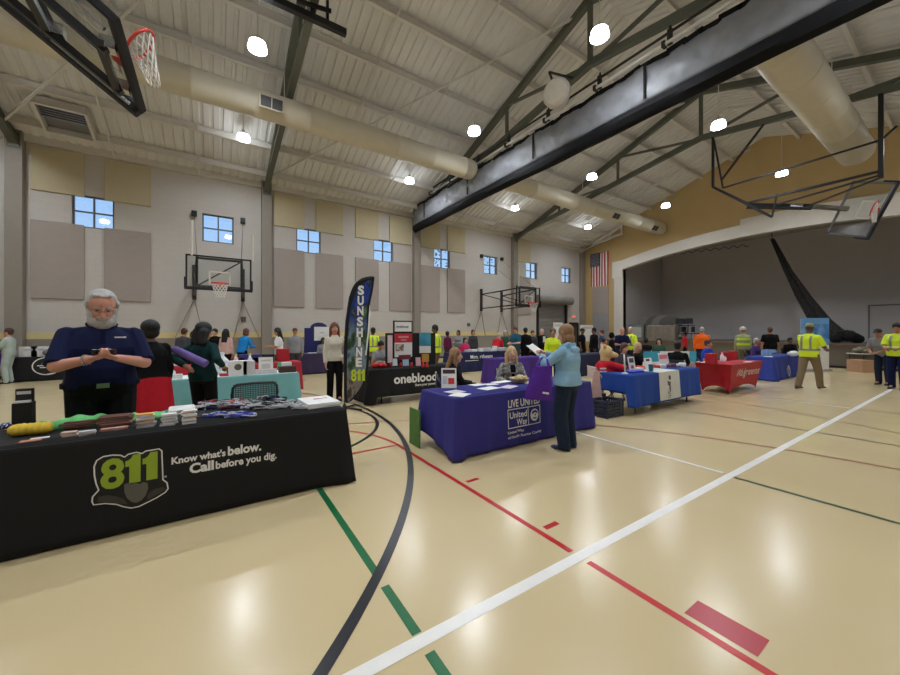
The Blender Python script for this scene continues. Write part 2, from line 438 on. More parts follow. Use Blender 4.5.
# high bay lights
LAMP = 500
m_lamp = ME('lamp_lens', (240, 247, 255), LAMP)
m_glow = ME('lamp_uplight_glow', (240, 247, 255), 24)  # weak glow added to the fixtures to brighten the ceiling
m_can = M('lamp_housing', (200, 198, 192), .4)
LX, LY = [-5.8, .9, 7.6, 14.3, 21.0], [14.9, 9.95, 5.08, .15]
proto = None
for i, x in enumerate(LX):
    for j, y in enumerate(LY):
        z = 8.55
        lab = 'round high bay light, %s row out from the stage wall, %s from the side wall' % (ORD[len(LX)-1-i], ORD[j])
        t = thing('ceiling_light', lab, 'light', (x, y, z), 0, 'high bay lights')
        MB().lathe([(.18, -.01), (.2, -.03), (.212, -.03), (.215, .0), (.18, .14), (.174, .14), (.195, 0), (.18, -.01)], (x, y, z), 24, cap=False).build('uplight_ring', m_glow, t, auto=True)  # glowing ring added round the lens, throws uplight and shields the sides
        MB().lathe([(.06, .135), (.185, .135), (.185, .15), (.14, .22), (.06, .25), (.03, .34)], (x, y, z), 20).build('housing', m_can, t, auto=True)
        MB().lathe([(.01, .028), (.12, .03), (.17, .03), (.17, .04)], (x, y, z), 24).build('lens', m_lamp, t, True)
        MB().tube([(x, y, z+.33), (x, y, roof(y)-.01)], .012, 6).build('hanger', m_purlin, t)
# ducts
def duct(name, label, y, z, r, pieces, regs):
    t = thing(name, label, 'duct', (pieces[0][0], y, z))
    for (x0, x1) in pieces:
        n = 28; rs = []
        L = x1-x0; prof = [(x0, r*.6), (x0+.12, r*.93), (x0+.25, r)]
        k = 1
        while x0+k*1.5 < x1-.4:
            xx = x0+k*1.5; prof += [(xx-.03, r), (xx-.02, r*1.02), (xx+.02, r*1.02), (xx+.03, r)]; k += 1
        prof += [(x1-.25, r), (x1-.12, r*.93), (x1, r*.6)]
        rs = [[(px, y+q*math.cos(2*PI*i/n), z+q*math.sin(2*PI*i/n)) for i in range(n)] for px, q in prof]
        MB().rings(rs).build('duct_tube', m_duct, t, auto=True)
        xx = x0+.8
        while xx < x1-.3:
            MB().bar((xx, y, z+r), (xx, y, roof(y)-.1), .02, .02).build('hanger_rod', m_purlin, t); xx += 3
    for (x, a) in regs:
        d = V((0, math.cos(a), math.sin(a))); c = V((x, y, z))+d*(r+.03)
        R = Matrix((V((1, 0, 0)), d.cross(V((1, 0, 0))), d)).transposed()
        f = MB().box(c, (.62, .34, .1), R=R).build('register', m_duct, t)
        g = MB()
        for q in (-1, 1): g.box(c+R@V((q*.15, 0, .052)), (.27, .28, .01), R=R)
        g.build('grille', M('grille_dark', (60, 60, 60), .5), f)
    return t
duct('air_duct', 'long pale round air duct along the left roof slope, near side of the divider curtain', 11.9, 8.3, .39, [(-8, 9.1)], [(1.4, PI+.25)])
duct('air_duct', 'pale round air duct running from the divider curtain to the mustard gable', 11.9, 8.3, .39, [(9.5, 24.6)], [(18.8, PI+.6), (23.0, PI+.6)])
duct('air_duct', 'large pale round air duct above the right basketball hoop', 2.75, 8.3, .5, [(9.5, 20.2)], [])
# roof hatch unit on left slope
p = onD(66, 118, 10.6)
t = thing('roof_vent', 'square louvred vent box set in the left roof slope above the acoustic panels', 'vent', (-4.0, 16.55, 8.55))
u = V((0, 1, -SL)).normalized(); n_ = V((0, -SL, -1)).normalized(); R = Matrix((V((1, 0, 0)), u, n_)).transposed()
c = V((-4.0, 16.55, roof(16.55)-.2))
fr = MB()
for s in (-1, 1):
    fr.box(c+R@V((s*.58, 0, 0)), (.07, 1.16, .3), R=R); fr.box(c+R@V((0, s*.58, 0)), (1.16, .07, .3), R=R)
fr.build('frame', m_purlin, t)
MB().box(c+R@V((0, 0, -.1)), (1.1, 1.1, .05), R=R).build('cover', M('vent_gray', (120, 120, 122), .5), t)
lv = MB()
for k in range(5): lv.box(c+R@V((0, -.48+.1*k, .02)), (1.08, .03, .16), R=R)
lv.build('louvre', m_chrome, t)
# acoustic panels
m_pan = M('panel_taupe', (162, 151, 144), .95, var=.03, bump=.2, bscale=120)
m_pan2 = M('panel_tan', (190, 178, 148), .95, var=.03, bump=.2, bscale=120)
BAYN = ['leftmost bay', 'second bay', 'third bay', 'bay with the rolling door']
PNL = {0: [0, 1], 1: [0, 1, 2, 3], 2: [0, 1], 3: [0]}
OFF = [(.31, 1.62), (2.15, 3.47), (4.09, 5.36), (5.98, 7.3)]
for bi in PNL:
    for k in PNL[bi]:
        x0, x1 = PIL[bi+1]+OFF[k][0], PIL[bi+1]+OFF[k][1]
        for up in (0, 1):
            z0, z1 = ((2.72, 5.4), (6.42, 7.93))[up]
            o = MB().bx((x0, YL-.06, z0), (x1, YL, z1)).build('acoustic_panel', m_pan2 if up else m_pan, loc=((x0+x1)/2, YL, z0), bevel=.012)
            tag(o, '%s wall acoustic panel, %s in the %s' % (('tall taupe lower', 'tan upper')[up], ORD[k], BAYN[bi]), 'panel', 'acoustic panels')
# faint conduit lines on wall
# rolling door
t = thing('rolling_door', 'gray rolling shutter door with round coil housing in the side wall', 'door', ((ROLL[0]+ROLL[1])/2, YL, 0))
m_shut = M('shutter_gray', (140, 136, 132), .45, .2)
sh = MB(); z = 0; a = []; 
while z < ROLL[2]-.1:
    sh.add([(ROLL[0], YL+.1, z), (ROLL[1], YL+.1, z), (ROLL[1], YL+.07, z+.05), (ROLL[0], YL+.07, z+.05), (ROLL[1], YL+.1, z+.1), (ROLL[0], YL+.1, z+.1)], [(0, 1, 2, 3), (3, 2, 4, 5)]); z += .1
sh.build('curtain', m_shut, t, recalc=False)
MB().lathe([(.3, -1.85), (.3, 1.85)], ((ROLL[0]+ROLL[1])/2, YL-.3, ROLL[2]+.15), 20, (1, 0, 0)).build('coil_housing', m_shut, t, auto=True)
for s in (ROLL[0], ROLL[1]): MB().bx((s-.08, YL-.1, 0), (s+.08, YL+.05, ROLL[2])).build('guide_rail', m_black, t)
# door_1 and exit sign
t = struct(MB().bx((DOOR[0], YL+.05, 0), (DOOR[1], YL+.1, 2.22)).build('door_1', M('door_dark', (70, 66, 60), .5), loc=(23.5, YL, 0)), 'dark exit door in the side wall', 'door')
fr = MB()
for x in DOOR: fr.bx((x-.04, YL-.03, 0), (x+.04, YL+.05, 2.25))
fr.bx((DOOR[0], YL-.03, 2.2), (DOOR[1], YL+.05, 2.29)); fr.build('door_frame', m_black, t)
t = thing('exit_sign', 'small red exit sign on the side wall above the dark door', 'sign', (23.5, YL, 2.62))
MB().bx((23.3, YL-.08, 2.62), (23.72, YL, 2.88)).build('case', m_white, t)
text(t, 'EXIT', 23.34, 23.68, 2.68, ME('exit_red', (255, 60, 50), 1.6), lambda u, v: V((u, YL-.084, v)), height=.16, bold=.03)
# wall gadgets
tag(MB().bx((13.2, YL-.06, 1.9), (13.4, YL, 2.1)).build('wall_speaker', M('box_brown', (84, 76, 70), .5), loc=(13.3, YL, 2)), 'small brown box on the wall between the far hoop struts', 'wall box')
tag(MB().bx((1.0, YL-.06, 2.0), (1.18, YL, 2.22)).build('wall_speaker', M('box_brown', (84, 76, 70), .5), loc=(1.1, YL, 2)), 'small brown box on the wall below the left side hoop', 'wall box')
# ================================================================== STAGE END
OY0, OY1 = -1.2, 14.6; OC = (OY0+OY1)/2
def archz(y): return 6.9 - .82*((y-OC)/7.9)**2
ys = [OY0+(OY1-OY0)*i/32 for i in range(33)]
mb = MB()
def slab(y0, y1, za0, za1, zb0, zb1, x0, x1):
    mb.add([(x0, y0, za0), (x0, y1, za1), (x0, y1, zb1), (x0, y0, zb0), (x1, y0, za0), (x1, y1, za1), (x1, y1, zb1), (x1, y0, zb0)],
           [(0, 1, 2, 3), (7, 6, 5, 4), (0, 4, 5, 1), (1, 5, 6, 2), (2, 6, 7, 3), (3, 7, 4, 0)])
cuts = sorted(ys+[YRD])
for a, b in zip(cuts, cuts[1:]): slab(a, b, archz(a), archz(b), roof(a)+.1, roof(b)+.1, XS, XS+.3)
slab(OY1, YL+.3, 0, 0, roof(OY1)+.1, ZE, XS, XS+.3); slab(YR-.3, OY0, 0, 0, ZE, roof(OY0)+.1, XS, XS+.3)
struct(mb.build('wall_stage', m_mustard), 'mustard gable wall over the stage arch', 'wall')
mb = MB()
for a, b in zip(ys, ys[1:]):
    h = .64
    h = .95 if (0.5 < (a+b)/2 < 7.8) else .64
    slab(a, b, archz(a)-.03, archz(b)-.03, archz(a)+h, archz(b)+h, XS-.15, XS+.3)
slab(OY1, OY1+.78, 5.5, 5.5, 6.72, 6.68, XS-.15, XS+.3); slab(OY0-.78, OY0, 5.5, 5.5, 6.68, 6.72, XS-.15, XS+.3)
struct(mb.build('trim_40', m_white), 'white proscenium arch band over the stage', 'trim')
for i, (a, b) in enumerate(((OY1, OY1+.67), (OY0-.67, OY0))):
    mb = MB(); slab(a, b, 0, 0, 5.5, 5.5, XS-.1, XS+.3); struct(mb.build('trim_%d' % (41+i), m_white), 'white column beside the stage opening', 'trim')
XSB = 31.5
m_stg = M('stage_wall_paint', (206, 201, 200), .8, var=.03, scale=1)
m_stgd = M('stage_ceiling_paint', (190, 182, 172), .9, var=.04)
struct(MB().bx((XSB, OY0-1, 0), (XSB+.3, OY1+1.6, 9)).build('wall_stage_back', m_stg), 'gray back wall of the stage', 'wall')
struct(MB().bx((XS+.3, OY1+.6, 0), (XSB, OY1+.9, 9)).build('wall_stage_left', m_stg), 'gray side wall of the stage', 'wall')
struct(MB().bx((XS+.3, OY0-1, 0), (XSB, OY0-.7, 9)).build('wall_stage_right', m_stg), 'gray right side wall of the stage', 'wall')
struct(MB().bx((XS+.3, OY0-1, 8), (XSB+.3, OY1+1.6, 8.3)).build('ceiling_stage', m_stgd), 'dim ceiling over the stage', 'ceiling')
XA = 22.5
mb = MB(); mb.bx((XA, OY0, 0), (XSB, OY1, 1.0))
struct(mb.build('floor_stage', [M('stage_front', (104, 96, 84), .5, var=.06)]), 'raised stage platform with gray brown front', 'stage')
struct(MB().bx((XA-.04, OY0, .93), (XA+.02, OY1, 1.03)).build('trim_43', M('stage_nosing', (110, 84, 70), .5)), 'brown nosing along the stage edge', 'trim')
struct(MB().bx((XA-.03, OY0, 0), (XA, OY1, .1)).build('baseboard_stage', m_black), 'dark base along the stage front', 'baseboard')
# door on stage back wall
mb = MB()
a, b = onX(868, 305, XSB), onX(905, 305, XSB); zt = a.z
mb.bx((XSB-.05, a.y, 1.0), (XSB, a.y-.08, zt)); mb.bx((XSB-.05, a.y, zt-.08), (XSB, a.y-2.2, zt)); mb.bx((XSB-.05, a.y-2.12, 1.0), (XSB, a.y-2.2, zt))
o = mb.build('door_2', m_gray, loc=(XSB, a.y-1.1, 1.0)); struct(o, 'gray framed double door at the back of the stage', 'door')
MB().bx((XSB-.02, a.y-.08, 1.0), (XSB, a.y-2.12, zt-.08)).build('door_leaf', m_stg, o)
# corner panel, gray door and flag on mustard wall
tag(MB().bx((XS-.06, 15.75, 3.0), (XS, 17.1, 4.95)).build('acoustic_panel', m_pan, loc=(XS, 16.4, 3.0), bevel=.01), 'gray taupe panel on the mustard wall under the hanging flag', 'panel')
struct(MB().bx((XS-.04, 15.75, 0), (XS, 17.1, 2.95)).build('door_3', M('door_gray', (150, 150, 152), .5), loc=(XS, 16.4, 0)), 'pale gray door on the mustard wall', 'door')
t = thing('flag', 'american flag hanging vertically on the mustard wall', 'flag', (XS-.05, 16.5, 7.6))
fy0, fy1, fz0, fz1 = 17.25, 15.75, 5.05, 7.6
st = MB(); n = 13
for i in range(n):
    st.cur = i % 2
    ya, yb = fy0+(fy1-fy0)*i/n, fy0+(fy1-fy0)*(i+1)/n
    zz = [fz0+(fz1-fz0)*k/8 for k in range(9)]
    for k in range(8):
        f = lambda y, z: XS-.05-.025*math.sin(y*9+z)
        st.add([(f(ya, zz[k]), ya, zz[k]), (f(yb, zz[k]), yb, zz[k]), (f(yb, zz[k+1]), yb, zz[k+1]), (f(ya, zz[k+1]), ya, zz[k+1])], [(0, 1, 2, 3)])
o = st.build('stripes', [M('flag_red', (176, 34, 48), .8), M('flag_white', (225, 218, 210), .8)], t, recalc=False)
so = o.modifiers.new('s', 'SOLIDIFY'); so.thickness = .006
cz = fz1-1.02; cy = fy0+(fy1-fy0)*7/13
MB().bx((XS-.1, fy0+.01, cz), (XS-.085, cy, fz1+.01)).build('canton', M('flag_blue', (30, 34, 70), .8), t)
star = MB()
for r in range(9):
    for q in range(6 if r % 2 == 0 else 5):
        yy = fy0-.07-(q+(0 if r % 2 == 0 else .5))*.13; zz = fz1-.08-r*.108
        pts = [(XS-.157, yy+(.042 if i % 2 == 0 else .017)*math.sin(PI*i/5), zz+(.042 if i % 2 == 0 else .017)*math.cos(PI*i/5)) for i in range(10)]
        pts = [(p[0]+.054, p[1], p[2]) for p in pts]; star.add(pts, [tuple(range(10))])
star.build('stars', M('flag_white', (225, 218, 210), .8), t, recalc=False)
MB().tube([(XS-.02, fy0+.1, fz1+.02), (XS-.02, fy1-.1, fz1+.02)], .02).build('pole', m_chrome, t)
# ================================================================== BASKETBALL HOOPS
m_rim = M('rim_orange', (214, 62, 46), .4)
m_net = M('net_white', (226, 222, 216), .8)
m_pad = M('pad_black', (24, 25, 32), .7)
m_fw = M('frame_light', (120, 120, 122), .4, .5)
def backboard(t, o, ux, uy, uz, frame=None, slack=0.0, fw=.05):
    """o: middle of the lower edge; ux width, uy facing, uz up the board"""
    frame = frame or m_black
    o, ux, uy, uz = V(o), V(ux).normalized(), V(uy).normalized(), V(uz).normalized()
    R = Matrix((ux, uy, uz)).transposed()
    def P(x, y, z): return o+ux*x+uy*y+uz*z
    W, H = 1.83, 1.07
    MB().box(P(0, 0, H/2), (W-.06, .014, H-.06), R=R).build('glass_board', m_acry, t)
    f = MB()
    for s in (-1, 1): f.box(P(s*(W/2-fw/2), -.01, H/2), (fw, .05, H), R=R)
    f.box(P(0, -.01, H-fw/2), (W, .05, fw), R=R); f.box(P(0, -.01, fw/2), (W, .05, fw), R=R)
    f.build('board_frame', frame, t, bevel=.006)
    p = MB()
    p.box(P(0, 0, -.015), (W+.06, .1, .07), R=R)
    for s in (-1, 1): p.box(P(s*(W/2+.012), 0, .17), (.05, .1, .34), R=R)
    p.build('edge_padding', m_pad, t, bevel=.015)
    q = MB()
    for s in (-1, 1): q.box(P(s*.28, .012, .36), (.05, .008, .45), R=R)
    for z in (.16, .56): q.box(P(0, .012, z), (.61, .008, .05), R=R)
    q.build('target_square', m_white, t)
    MB().box(P(0, .05, .15), (.16, .1, .14), R=R).build('rim_bracket', m_rim, t, bevel=.01)
    rc = P(0, .38, .15)
    rim = MB().torus(rc, .23, .019, uz, 32, 8).build('rim', m_rim, t, True)
    # net: diamonds hanging from the ring
    K = 12; rows = 6
    x1, y1 = ux, uy
    def ring(k):
        a = k/rows; rad = .222*(1-a)+.125*a
        c = rc + V((0, 0, -1))*.45*a + V((slack, 0, 0))*a
        bx_ = x1; by_ = y1
        if a > 0:
            w = min(1, a*1.6)
            bx_ = (x1*(1-w)+V((x1.x, x1.y, 0))*w); by_ = (y1*(1-w)+V((y1.x, y1.y, 0))*w)
            if bx_.length < .3: bx_ = V((0, 1, 0))*.6
            if by_.length < .3: by_ = V((1, 0, 0))*.6
        return [c+bx_*math.cos(2*PI*(i+.5*(k % 2))/K)*rad+by_*math.sin(2*PI*(i+.5*(k % 2))/K)*rad for i in range(K)]
    n = MB(); R0 = ring(0)
    for k in range(rows):
        R1 = ring(k+1)
        for i in range(K):
            j = i if k % 2 == 0 else i+1
            n.tube([R0[i], R1[(j-1) % K]], .0075, 5); n.tube([R0[i], R1[j % K]], .0075, 5)
        R0 = R1
    n.build('net', m_net, t)
    return P
# --- near hoop, folded back under the roof, seen from behind and below
t = thing('basketball_hoop', 'nearest basketball hoop, black framed board and red rim folded up at the top left', 'basketball hoop', (-.93, 6.27, 4.95), 0, 'ceiling hung hoops')
P = backboard(t, (-.93, 6.27, 5.02), (0, 1, -.03), (.6, 0, .8), (-.8, 0, .6), slack=.14)
fr = MB()
for s in (-.42, .42):
    fr.bar(P(s, -.16, .05), P(s, -.16, 3.4), .09, .09)
for z in (.12, .95, 1.9, 3.0): fr.bar(P(-.5, -.16, z), P(.5, -.16, z), .08)
fr.bar(P(-.42, -.16, .95), P(.42, -.16, 1.9), .05); fr.bar(P(.42, -.16, 1.9), P(-.42, -.16, 3.0), .05)
fr.build('folding_mast', m_black, t)
for s in (-.42, .42):
    for z in (.1, .9): MB().box(P(s, -.08, z), (.14, .14, .14)).build('board_clamp', m_chrome, t)
    MB().tube([P(s*1.8, -.1, .05), P(s*1.8, -.1, 1.05)], .025, 8).build('brace_rod', m_chrome, t)
h = MB(); h.bar(P(.93, -.06, -.02), P(.93, -.06, 2.7), .17, .14); h.build('side_padding', m_pad, t, bevel=.02)
dr = MB()
for s in (-.42, .42):
    q = P(s, -.16, 3.4); dr.bar(q, (-5.4, q.y, 9.5), .07)
dr.bar((-5.4, 5.7, 9.5), (-5.4, 6.9, 9.5), .1)
dr.build('drop_frame', m_black, t)
b = MB(); b.bar((-5.3, 8.86, 9.02), (2.75, 8.86, 9.02), .13, .15)
b.bar((1.95, 8.86, 9.05), (1.95, 8.86, 9.4), .12); b.bar((2.3, 8.86, 9.05), (2.3, 8.86, 9.6), .06); b.bar((2.35, 8.7, 9.25), (1.6, 8.86, 9.25), .07)
b.tube([(-5.3, 8.86, 9.02), (-5.45, 6.9, 9.5)], .03)
b.build('ceiling_beam', m_black, t)
# --- right hoop, folded to the side, hung from the truss
XH = 18.6
t = thing('basketball_hoop', 'ceiling hung basketball hoop with tilted clear board, folded sideways before the stage arch', 'basketball hoop', (18.0, 2.5, 4.9), 0, 'ceiling hung hoops')
w = V((0, -.3645, .931)); up = V((0, .931, .3645))
backboard(t, V((XH, 1.965, 5.6)), -w, (-1, 0, 0), up, m_fw, 0, .075)
def hb(mb, a, b, r=.045, xa=17.35, xb=17.35): mb.bar(onX(a[0], a[1], xa), onX(b[0], b[1], xb), r*2*.8)
f = MB()
hb(f, (713, 135), (713, 187), .05, 17.1, 17.1); hb(f, (714, 140), (723, 188), .035, 17.1, 17.1); f.build('drop_post', m_black, t)
f = MB(); hb(f, (764, 124), (721.5, 180), .04, 17.1, 17.1); f.build('drop_brace', m_black, t)
f = MB(); hb(f, (881, 92), (881, 178), .07, 17.1, 17.1); hb(f, (881, 140), (897, 126), .035, 17.1, 17.1); f.build('drop_post', m_black, t)
f = MB()
hb(f, (713, 187), (772, 217), .055); hb(f, (723, 188), (881, 140), .035); hb(f, (772, 217), (777, 194), .03)
hb(f, (747, 203), (881, 171), .045); hb(f, (779, 204), (881, 175), .035); hb(f, (713, 187), (747, 203), .05); hb(f, (800, 209), (881, 177.5), .03)
f.build('brace_frame', m_black, t)
f = MB(); hb(f, (747, 206), (812, 207), .11, 17.4, 18.1)
f.build('mast', m_black, t)
f = MB(); hb(f, (790, 205), (848, 209), .085, 17.8, 18.62)
f.build('mast_sleeve', m_chrome, t)
# --- side hoops on the left wall
def wall_hoop(label, xc, xp, zt=4.02):
    t = thing('basketball_hoop', label, 'basketball hoop', (xc, 14.0, 2.9), 0, 'wall hung side hoops')
    backboard(t, (xc, 14.0, 2.97), (-1, 0, 0), (0, -1, 0), (0, 0, 1), m_black)
    f = MB()
    for s in (-1, 1):
        for z in (3.05, 3.95):
            f.bar((xc+s*.62, 14.05, z), (xp+s*.86, YL-.1, z), .06)
        f.bar((xc+s*.62, 14.05, 3.05), (xp+s*.86, YL-.1, 3.95), .04)
        f.bar((xc+s*.62, 14.06, 3.0), (xc+s*.62, 14.06, 4.0), .07)
    f.bar((xc-.62, 14.07, 3.95), (xc+.62, 14.07, 3.95), .06); f.bar((xc-.62, 14.07, 3.05), (xc+.62, 14.07, 3.05), .06)
    f.bar((xc-.62, 14.07, 3.05), (xc+.62, 14.07, 3.95), .04)
    f.build('swing_frame', m_black, t)
    for s in (-1, 1):
        MB().bx((xp+s*.86-.07, YL-.1, 2.88), (xp+s*.86+.07, YL, 4.3)).build('wall_plate', M('plate_brown', (48, 38, 34), .6), t)
        k = MB().bx((xp+s*.86-.09, YL-.16, 6.3), (xp+s*.86+.09, YL, 6.5)).build('pulley_block', m_black, t)
        MB().tube([(xp+s*.86, YL-.12, 6.3), (xc+s*.62, 14.07, 4.0)], .012, 5).build('cable', m_chrome, t)
    MB().tube([(xc-.75, 14.0, 4.0), (xc-.75, 14.0, 5.1)], .035, 8).build('counter_rod', m_white, t)
    MB().tube([(xc+.95, 14.0, 4.0), (xc+.95, 14.0, 4.9)], .035, 8).build('counter_rod', m_white, t)
    g = MB()
    for s in (-1, 1):
        g.tube([(xp+s*.86, YL-.05, 2.9), (xp+s*.5, YL-.03, 1.2)], .02, 6); g.tube([(xp+s*.86, YL-.05, 2.9), (xp+s*1.5, YL-.03, 1.3)], .02, 6)
    g.build('strut_shadow', M('strut_shadow_gray', (160, 152, 144), .6), t)  # thin gray rods draw the struts and their shadow lines on the wall
wall_hoop('basketball hoop on the side wall right of the bearded man', .17, .2)
wall_hoop('far basketball hoop swung out on a long black frame near the rolling door', 14.45, 15.15)
# ================================================================== DIVIDER CURTAIN
XC = 9.3
t = thing('divider_curtain', 'silver and black gym divider curtain rolled up high across the hall', 'curtain', (XC, 7, 7.0))
m_silver = M('curtain_silver', (128, 129, 134), .5, 0, var=.2, scale=3, bump=.35, bscale=4)
m_blackv = M('curtain_black', (12, 12, 15), .7, var=.15, scale=3, spec=.2)
Y0, Y1 = -3.9, 17.5
N = 300; rs = []; rs2 = []
random.seed(3)
ph = [random.uniform(0, 6.28) for _ in range(12)]
for i in range(N+1):
    y = Y0+(Y1-Y0)*i/N
    def wv(z): 
        return .03*math.sin(y*2.1+z*5+ph[0])+.02*math.sin(y*5.3-z*9+ph[1])+.012*math.sin(y*13+z*6+ph[2])+.01*math.sin(y*23-z*14+ph[3])
    sag = .03*math.sin(y*3.3+ph[4])+.02*math.sin(y*8+ph[5])
    r = []
    for k in range(11):
        z = 7.44+(8.37+sag-7.44)*k/10
        r.append(V((XC-.1-.05*math.sin(PI*k/10)+wv(z)*(.3+.7*math.sin(PI*k/10)), y, z)))
    for k in range(5):
        z = 8.37+sag-(8.37+sag-7.44)*k/4
        r.append(V((XC+.08, y, z)))
    rs.append(r)
    q = []
    for k in range(16):
        a = 2*PI*k/16
        rr = 1+.08*math.sin(5*a+y*.9)+.05*math.sin(9*a-y*1.7)
        q.append(V((XC-.03+.16*rr*math.cos(a), y, 7.25+.21*rr*math.sin(a))))
    rs2.append(q)
MB().rings(rs).build('fabric', m_silver, t, True)
MB().rings(rs2).build('rolled_hem', m_blackv, t, auto=True)
tp = MB()
for i in range(60):
    y = Y0+(Y1-Y0)*(i+.5)/60
    tp.box((XC-.09, y, 8.39+.02*math.sin(i*2.1)), (.05, .42, .12), R=Matrix.Rotation(.12*math.sin(i*1.7), 3, 'X'))
tp.build('top_band', m_blackv, t)
MB().tube([(XC, Y0-.2, 8.9), (XC, Y1+.1, 8.9)], .035, 10).build('roller_pipe', m_black, t, True)
MB().tube([(XC-.05, Y0-.2, 8.64), (XC-.05, Y1+.1, 8.64)], .045, 10).build('batten_pipe', M('pipe_white', (225, 225, 225), .35), t, True)
y = Y0+.6; i = 0
while y < Y1:
    h = MB(); h.box((XC-.02, y, 8.77), (.08, .1, .38)); h.box((XC-.05, y+.12, 8.64), (.14, .08, .14)); h.bar((XC, y, 8.9), (XC, y, 9.05+.0*y), .04)
    h.build('hanger_clamp', m_black, t)
    if i % 2 == 0:
        s = MB(); s.bx((XC-.19, y+.5, 7.5), (XC-.165, y+.56, 8.36)); s.build('lift_strap', m_blackv, t)
    y += 1.9; i += 1
s = MB(); s.bx((XC-.09, Y1-.02, 7.05), (XC+.09, Y1+.06, 8.95)); s.build('end_plate', m_black, t)
# drum shaped fixture beside the truss
c = V((8.4, 7.05, 8.62)); ax = (V((0, 0, 1.6))-c).normalized(); ax = V((ax.x*1.2, ax.y*.5, -.15)).normalized()
t = thing('drum_speaker', 'white round drum speaker hung beside the truss above the curtain', 'speaker', tuple(c))
MB().lathe([(.05, 0), (.3, 0), (.33, -.05), (.33, -.12)], c+ax*.14, 28, ax).build('face', M('drum_white', (226, 222, 214), .6), t, auto=True)
MB().lathe([(.36, .02), (.4, 0), (.4, -.16), (.25, -.3), (.02, -.32)], c, 28, ax).build('shell', m_purlin, t, auto=True)
f = MB(); f.bar(c-ax*.25, c+V((0, .25, .75)), .05); f.bar(c+V((0, .25, .75)), (9.5, 7.3, 9.62), .05); f.build('bracket', m_black, t)
# ================================================================== THINGS ON THE STAGE
# hanging net
t = thing('stage_net', 'black netting gathered to a point and draped down to the stage floor', 'net', (27.5, 3.5, 1.0))
XN = 27.0
a = onX(772, 238, XN); 
def edge(px, py): return onX(px, py, XN)
Lp = [(770, 239), (783, 270), (796, 298), (808, 320), (822, 337), (838, 342)]
Rp = [(774, 238), (793, 271), (813, 298), (832, 320), (848, 333), (862, 341)]
rs = []
for (l, r) in zip(Lp, Rp):
    A, B = edge(*l), edge(*r); A.z = max(A.z, 1.03); B.z = max(B.z, 1.03)
    n = 14; ring = []
    for k in range(n+1):
        f = k/n; p = A.lerp(B, f); p.x += .14*math.sin(f*PI*5); ring.append(p)
    for k in range(n, -1, -1):
        f = k/n; p = A.lerp(B, f); p.x += .14*math.sin(f*PI*5)+.03; ring.append(p)
    rs.append(ring)
def MNET():
    m = bpy.data.materials.new('black_net'); m.use_nodes = True; nt = m.node_tree
    b = nt.nodes['Principled BSDF']; b.inputs['Base Color'].default_value = lin((46, 44, 44)); b.inputs['Roughness'].default_value = .9
    tc = nt.nodes.new('ShaderNodeTexCoord'); w1 = nt.nodes.new('ShaderNodeTexChecker'); w1.inputs['Scale'].default_value = 40
    mr = nt.nodes.new('ShaderNodeMapRange'); mr.inputs['To Min'].default_value = .3; mr.inputs['To Max'].default_value = 1.0
    nt.links.new(tc.outputs['Object'], w1.inputs['Vector']); nt.links.new(w1.outputs['Fac'], mr.inputs['Value']); nt.links.new(mr.outputs[0], b.inputs['Alpha'])
    return m
m_netb = MNET()
MB().rings(rs).build('gathered_net', m_netb, t)
MB().tube([edge(772, 238), edge(772, 222)], .02, 6).build('hanging_cord', m_black, t)
pile = MB()
random.seed(5)
for k in range(9):
    p = edge(836+k*2.6, 338-4*math.sin(k/8*PI)); p.z = max(1.22, p.z)
    pile.ell((p.x+random.uniform(-.2, .2), p.y, 1.2+.22*math.sin(k/8*PI)), (.25, .26, .24), n=10, m=6)
pile.build('net_heap', M('net_heap_black', (30, 29, 30), .95, var=.3, scale=9), t, True)
# wavy cord of the raised house curtain
pts = []
for i in range(60):
    px = 672+i*1.3; yb = 254-(i/60)*9
    pts.append(onX(px, yb+1.2*math.sin(i*.9), 26.2))
o = MB().tube(pts, .02, 5).build('scalloped_cord', m_blackv, loc=pts[0], smooth=True)
tag(o, 'thin wavy dark cord hung across the stage under the arch', 'cord')
# round folding tables on a cart + covered bundle
t = thing('table_cart', 'cart of gray folded round tables standing on the stage behind a beige cover', 'cart', (27.0, 10.8, 1.0))
for k, (px, r) in enumerate(((650, .78), (657, .8), (664, .8), (670, .76))):
    c = onX(px, 327, 26.8+.12*k); c.z = 1.0+.2+r
    MB().lathe([(r*.98, -.02), (r, 0), (r*.98, .02)], c, 32, (1, .35, 0)).build('round_tabletop', M('table_gray%d' % (k % 2), ((130, 124, 116), (100, 96, 92))[k % 2], .4), t, auto=True)
c0, c1 = onX(646, 330, 26.6), onX(676, 330, 26.6)
MB().bx((26.3, c1.y, 1.06), (27.4, c0.y, 1.2)).build('cart_deck', m_black, t)
for y in (c0.y-.15, c1.y+.15):
    for x in (26.4, 27.3): MB().lathe([(.06, -.02), (.06, .02)], (x, y, 1.06), 12, (1, 0, 0)).build('caster', m_black, t)
for y in (c0.y-.02, c1.y+.02): MB().bar((26.4, y, 1.1), (26.4, y, 2.1), .05).build('upright', m_chrome, t)
t2 = MB(); a, b = onX(648, 330, 25.6), onX(676, 330, 25.6); n = 20; rs = []
for i in range(n+1):
    y = a.y+(b.y-a.y)*i/n; w = .05*math.sin(i*1.3)
    rs.append([(25.4+w, y, 1.005), (25.45+w*.6, y, 1.95), (25.65, y, 2.02+.03*math.sin(i)), (25.95, y, 1.95), (26.0, y, 1.005)])
tag(t2.rings([[V(p) for p in r] for r in rs]).build('covered_bundle', M('cover_beige', (140, 128, 112), .8, var=.1), loc=(25.7, (a.y+b.y)/2, 1.0), smooth=False), 'long bundle under a beige cover on the stage edge', 'bundle')
p = onX(636, 333, 25.6)
t = thing('framed_board', 'small framed pale board standing on the stage left of the beige bundle', 'board', (25.6, p.y, 1.0))
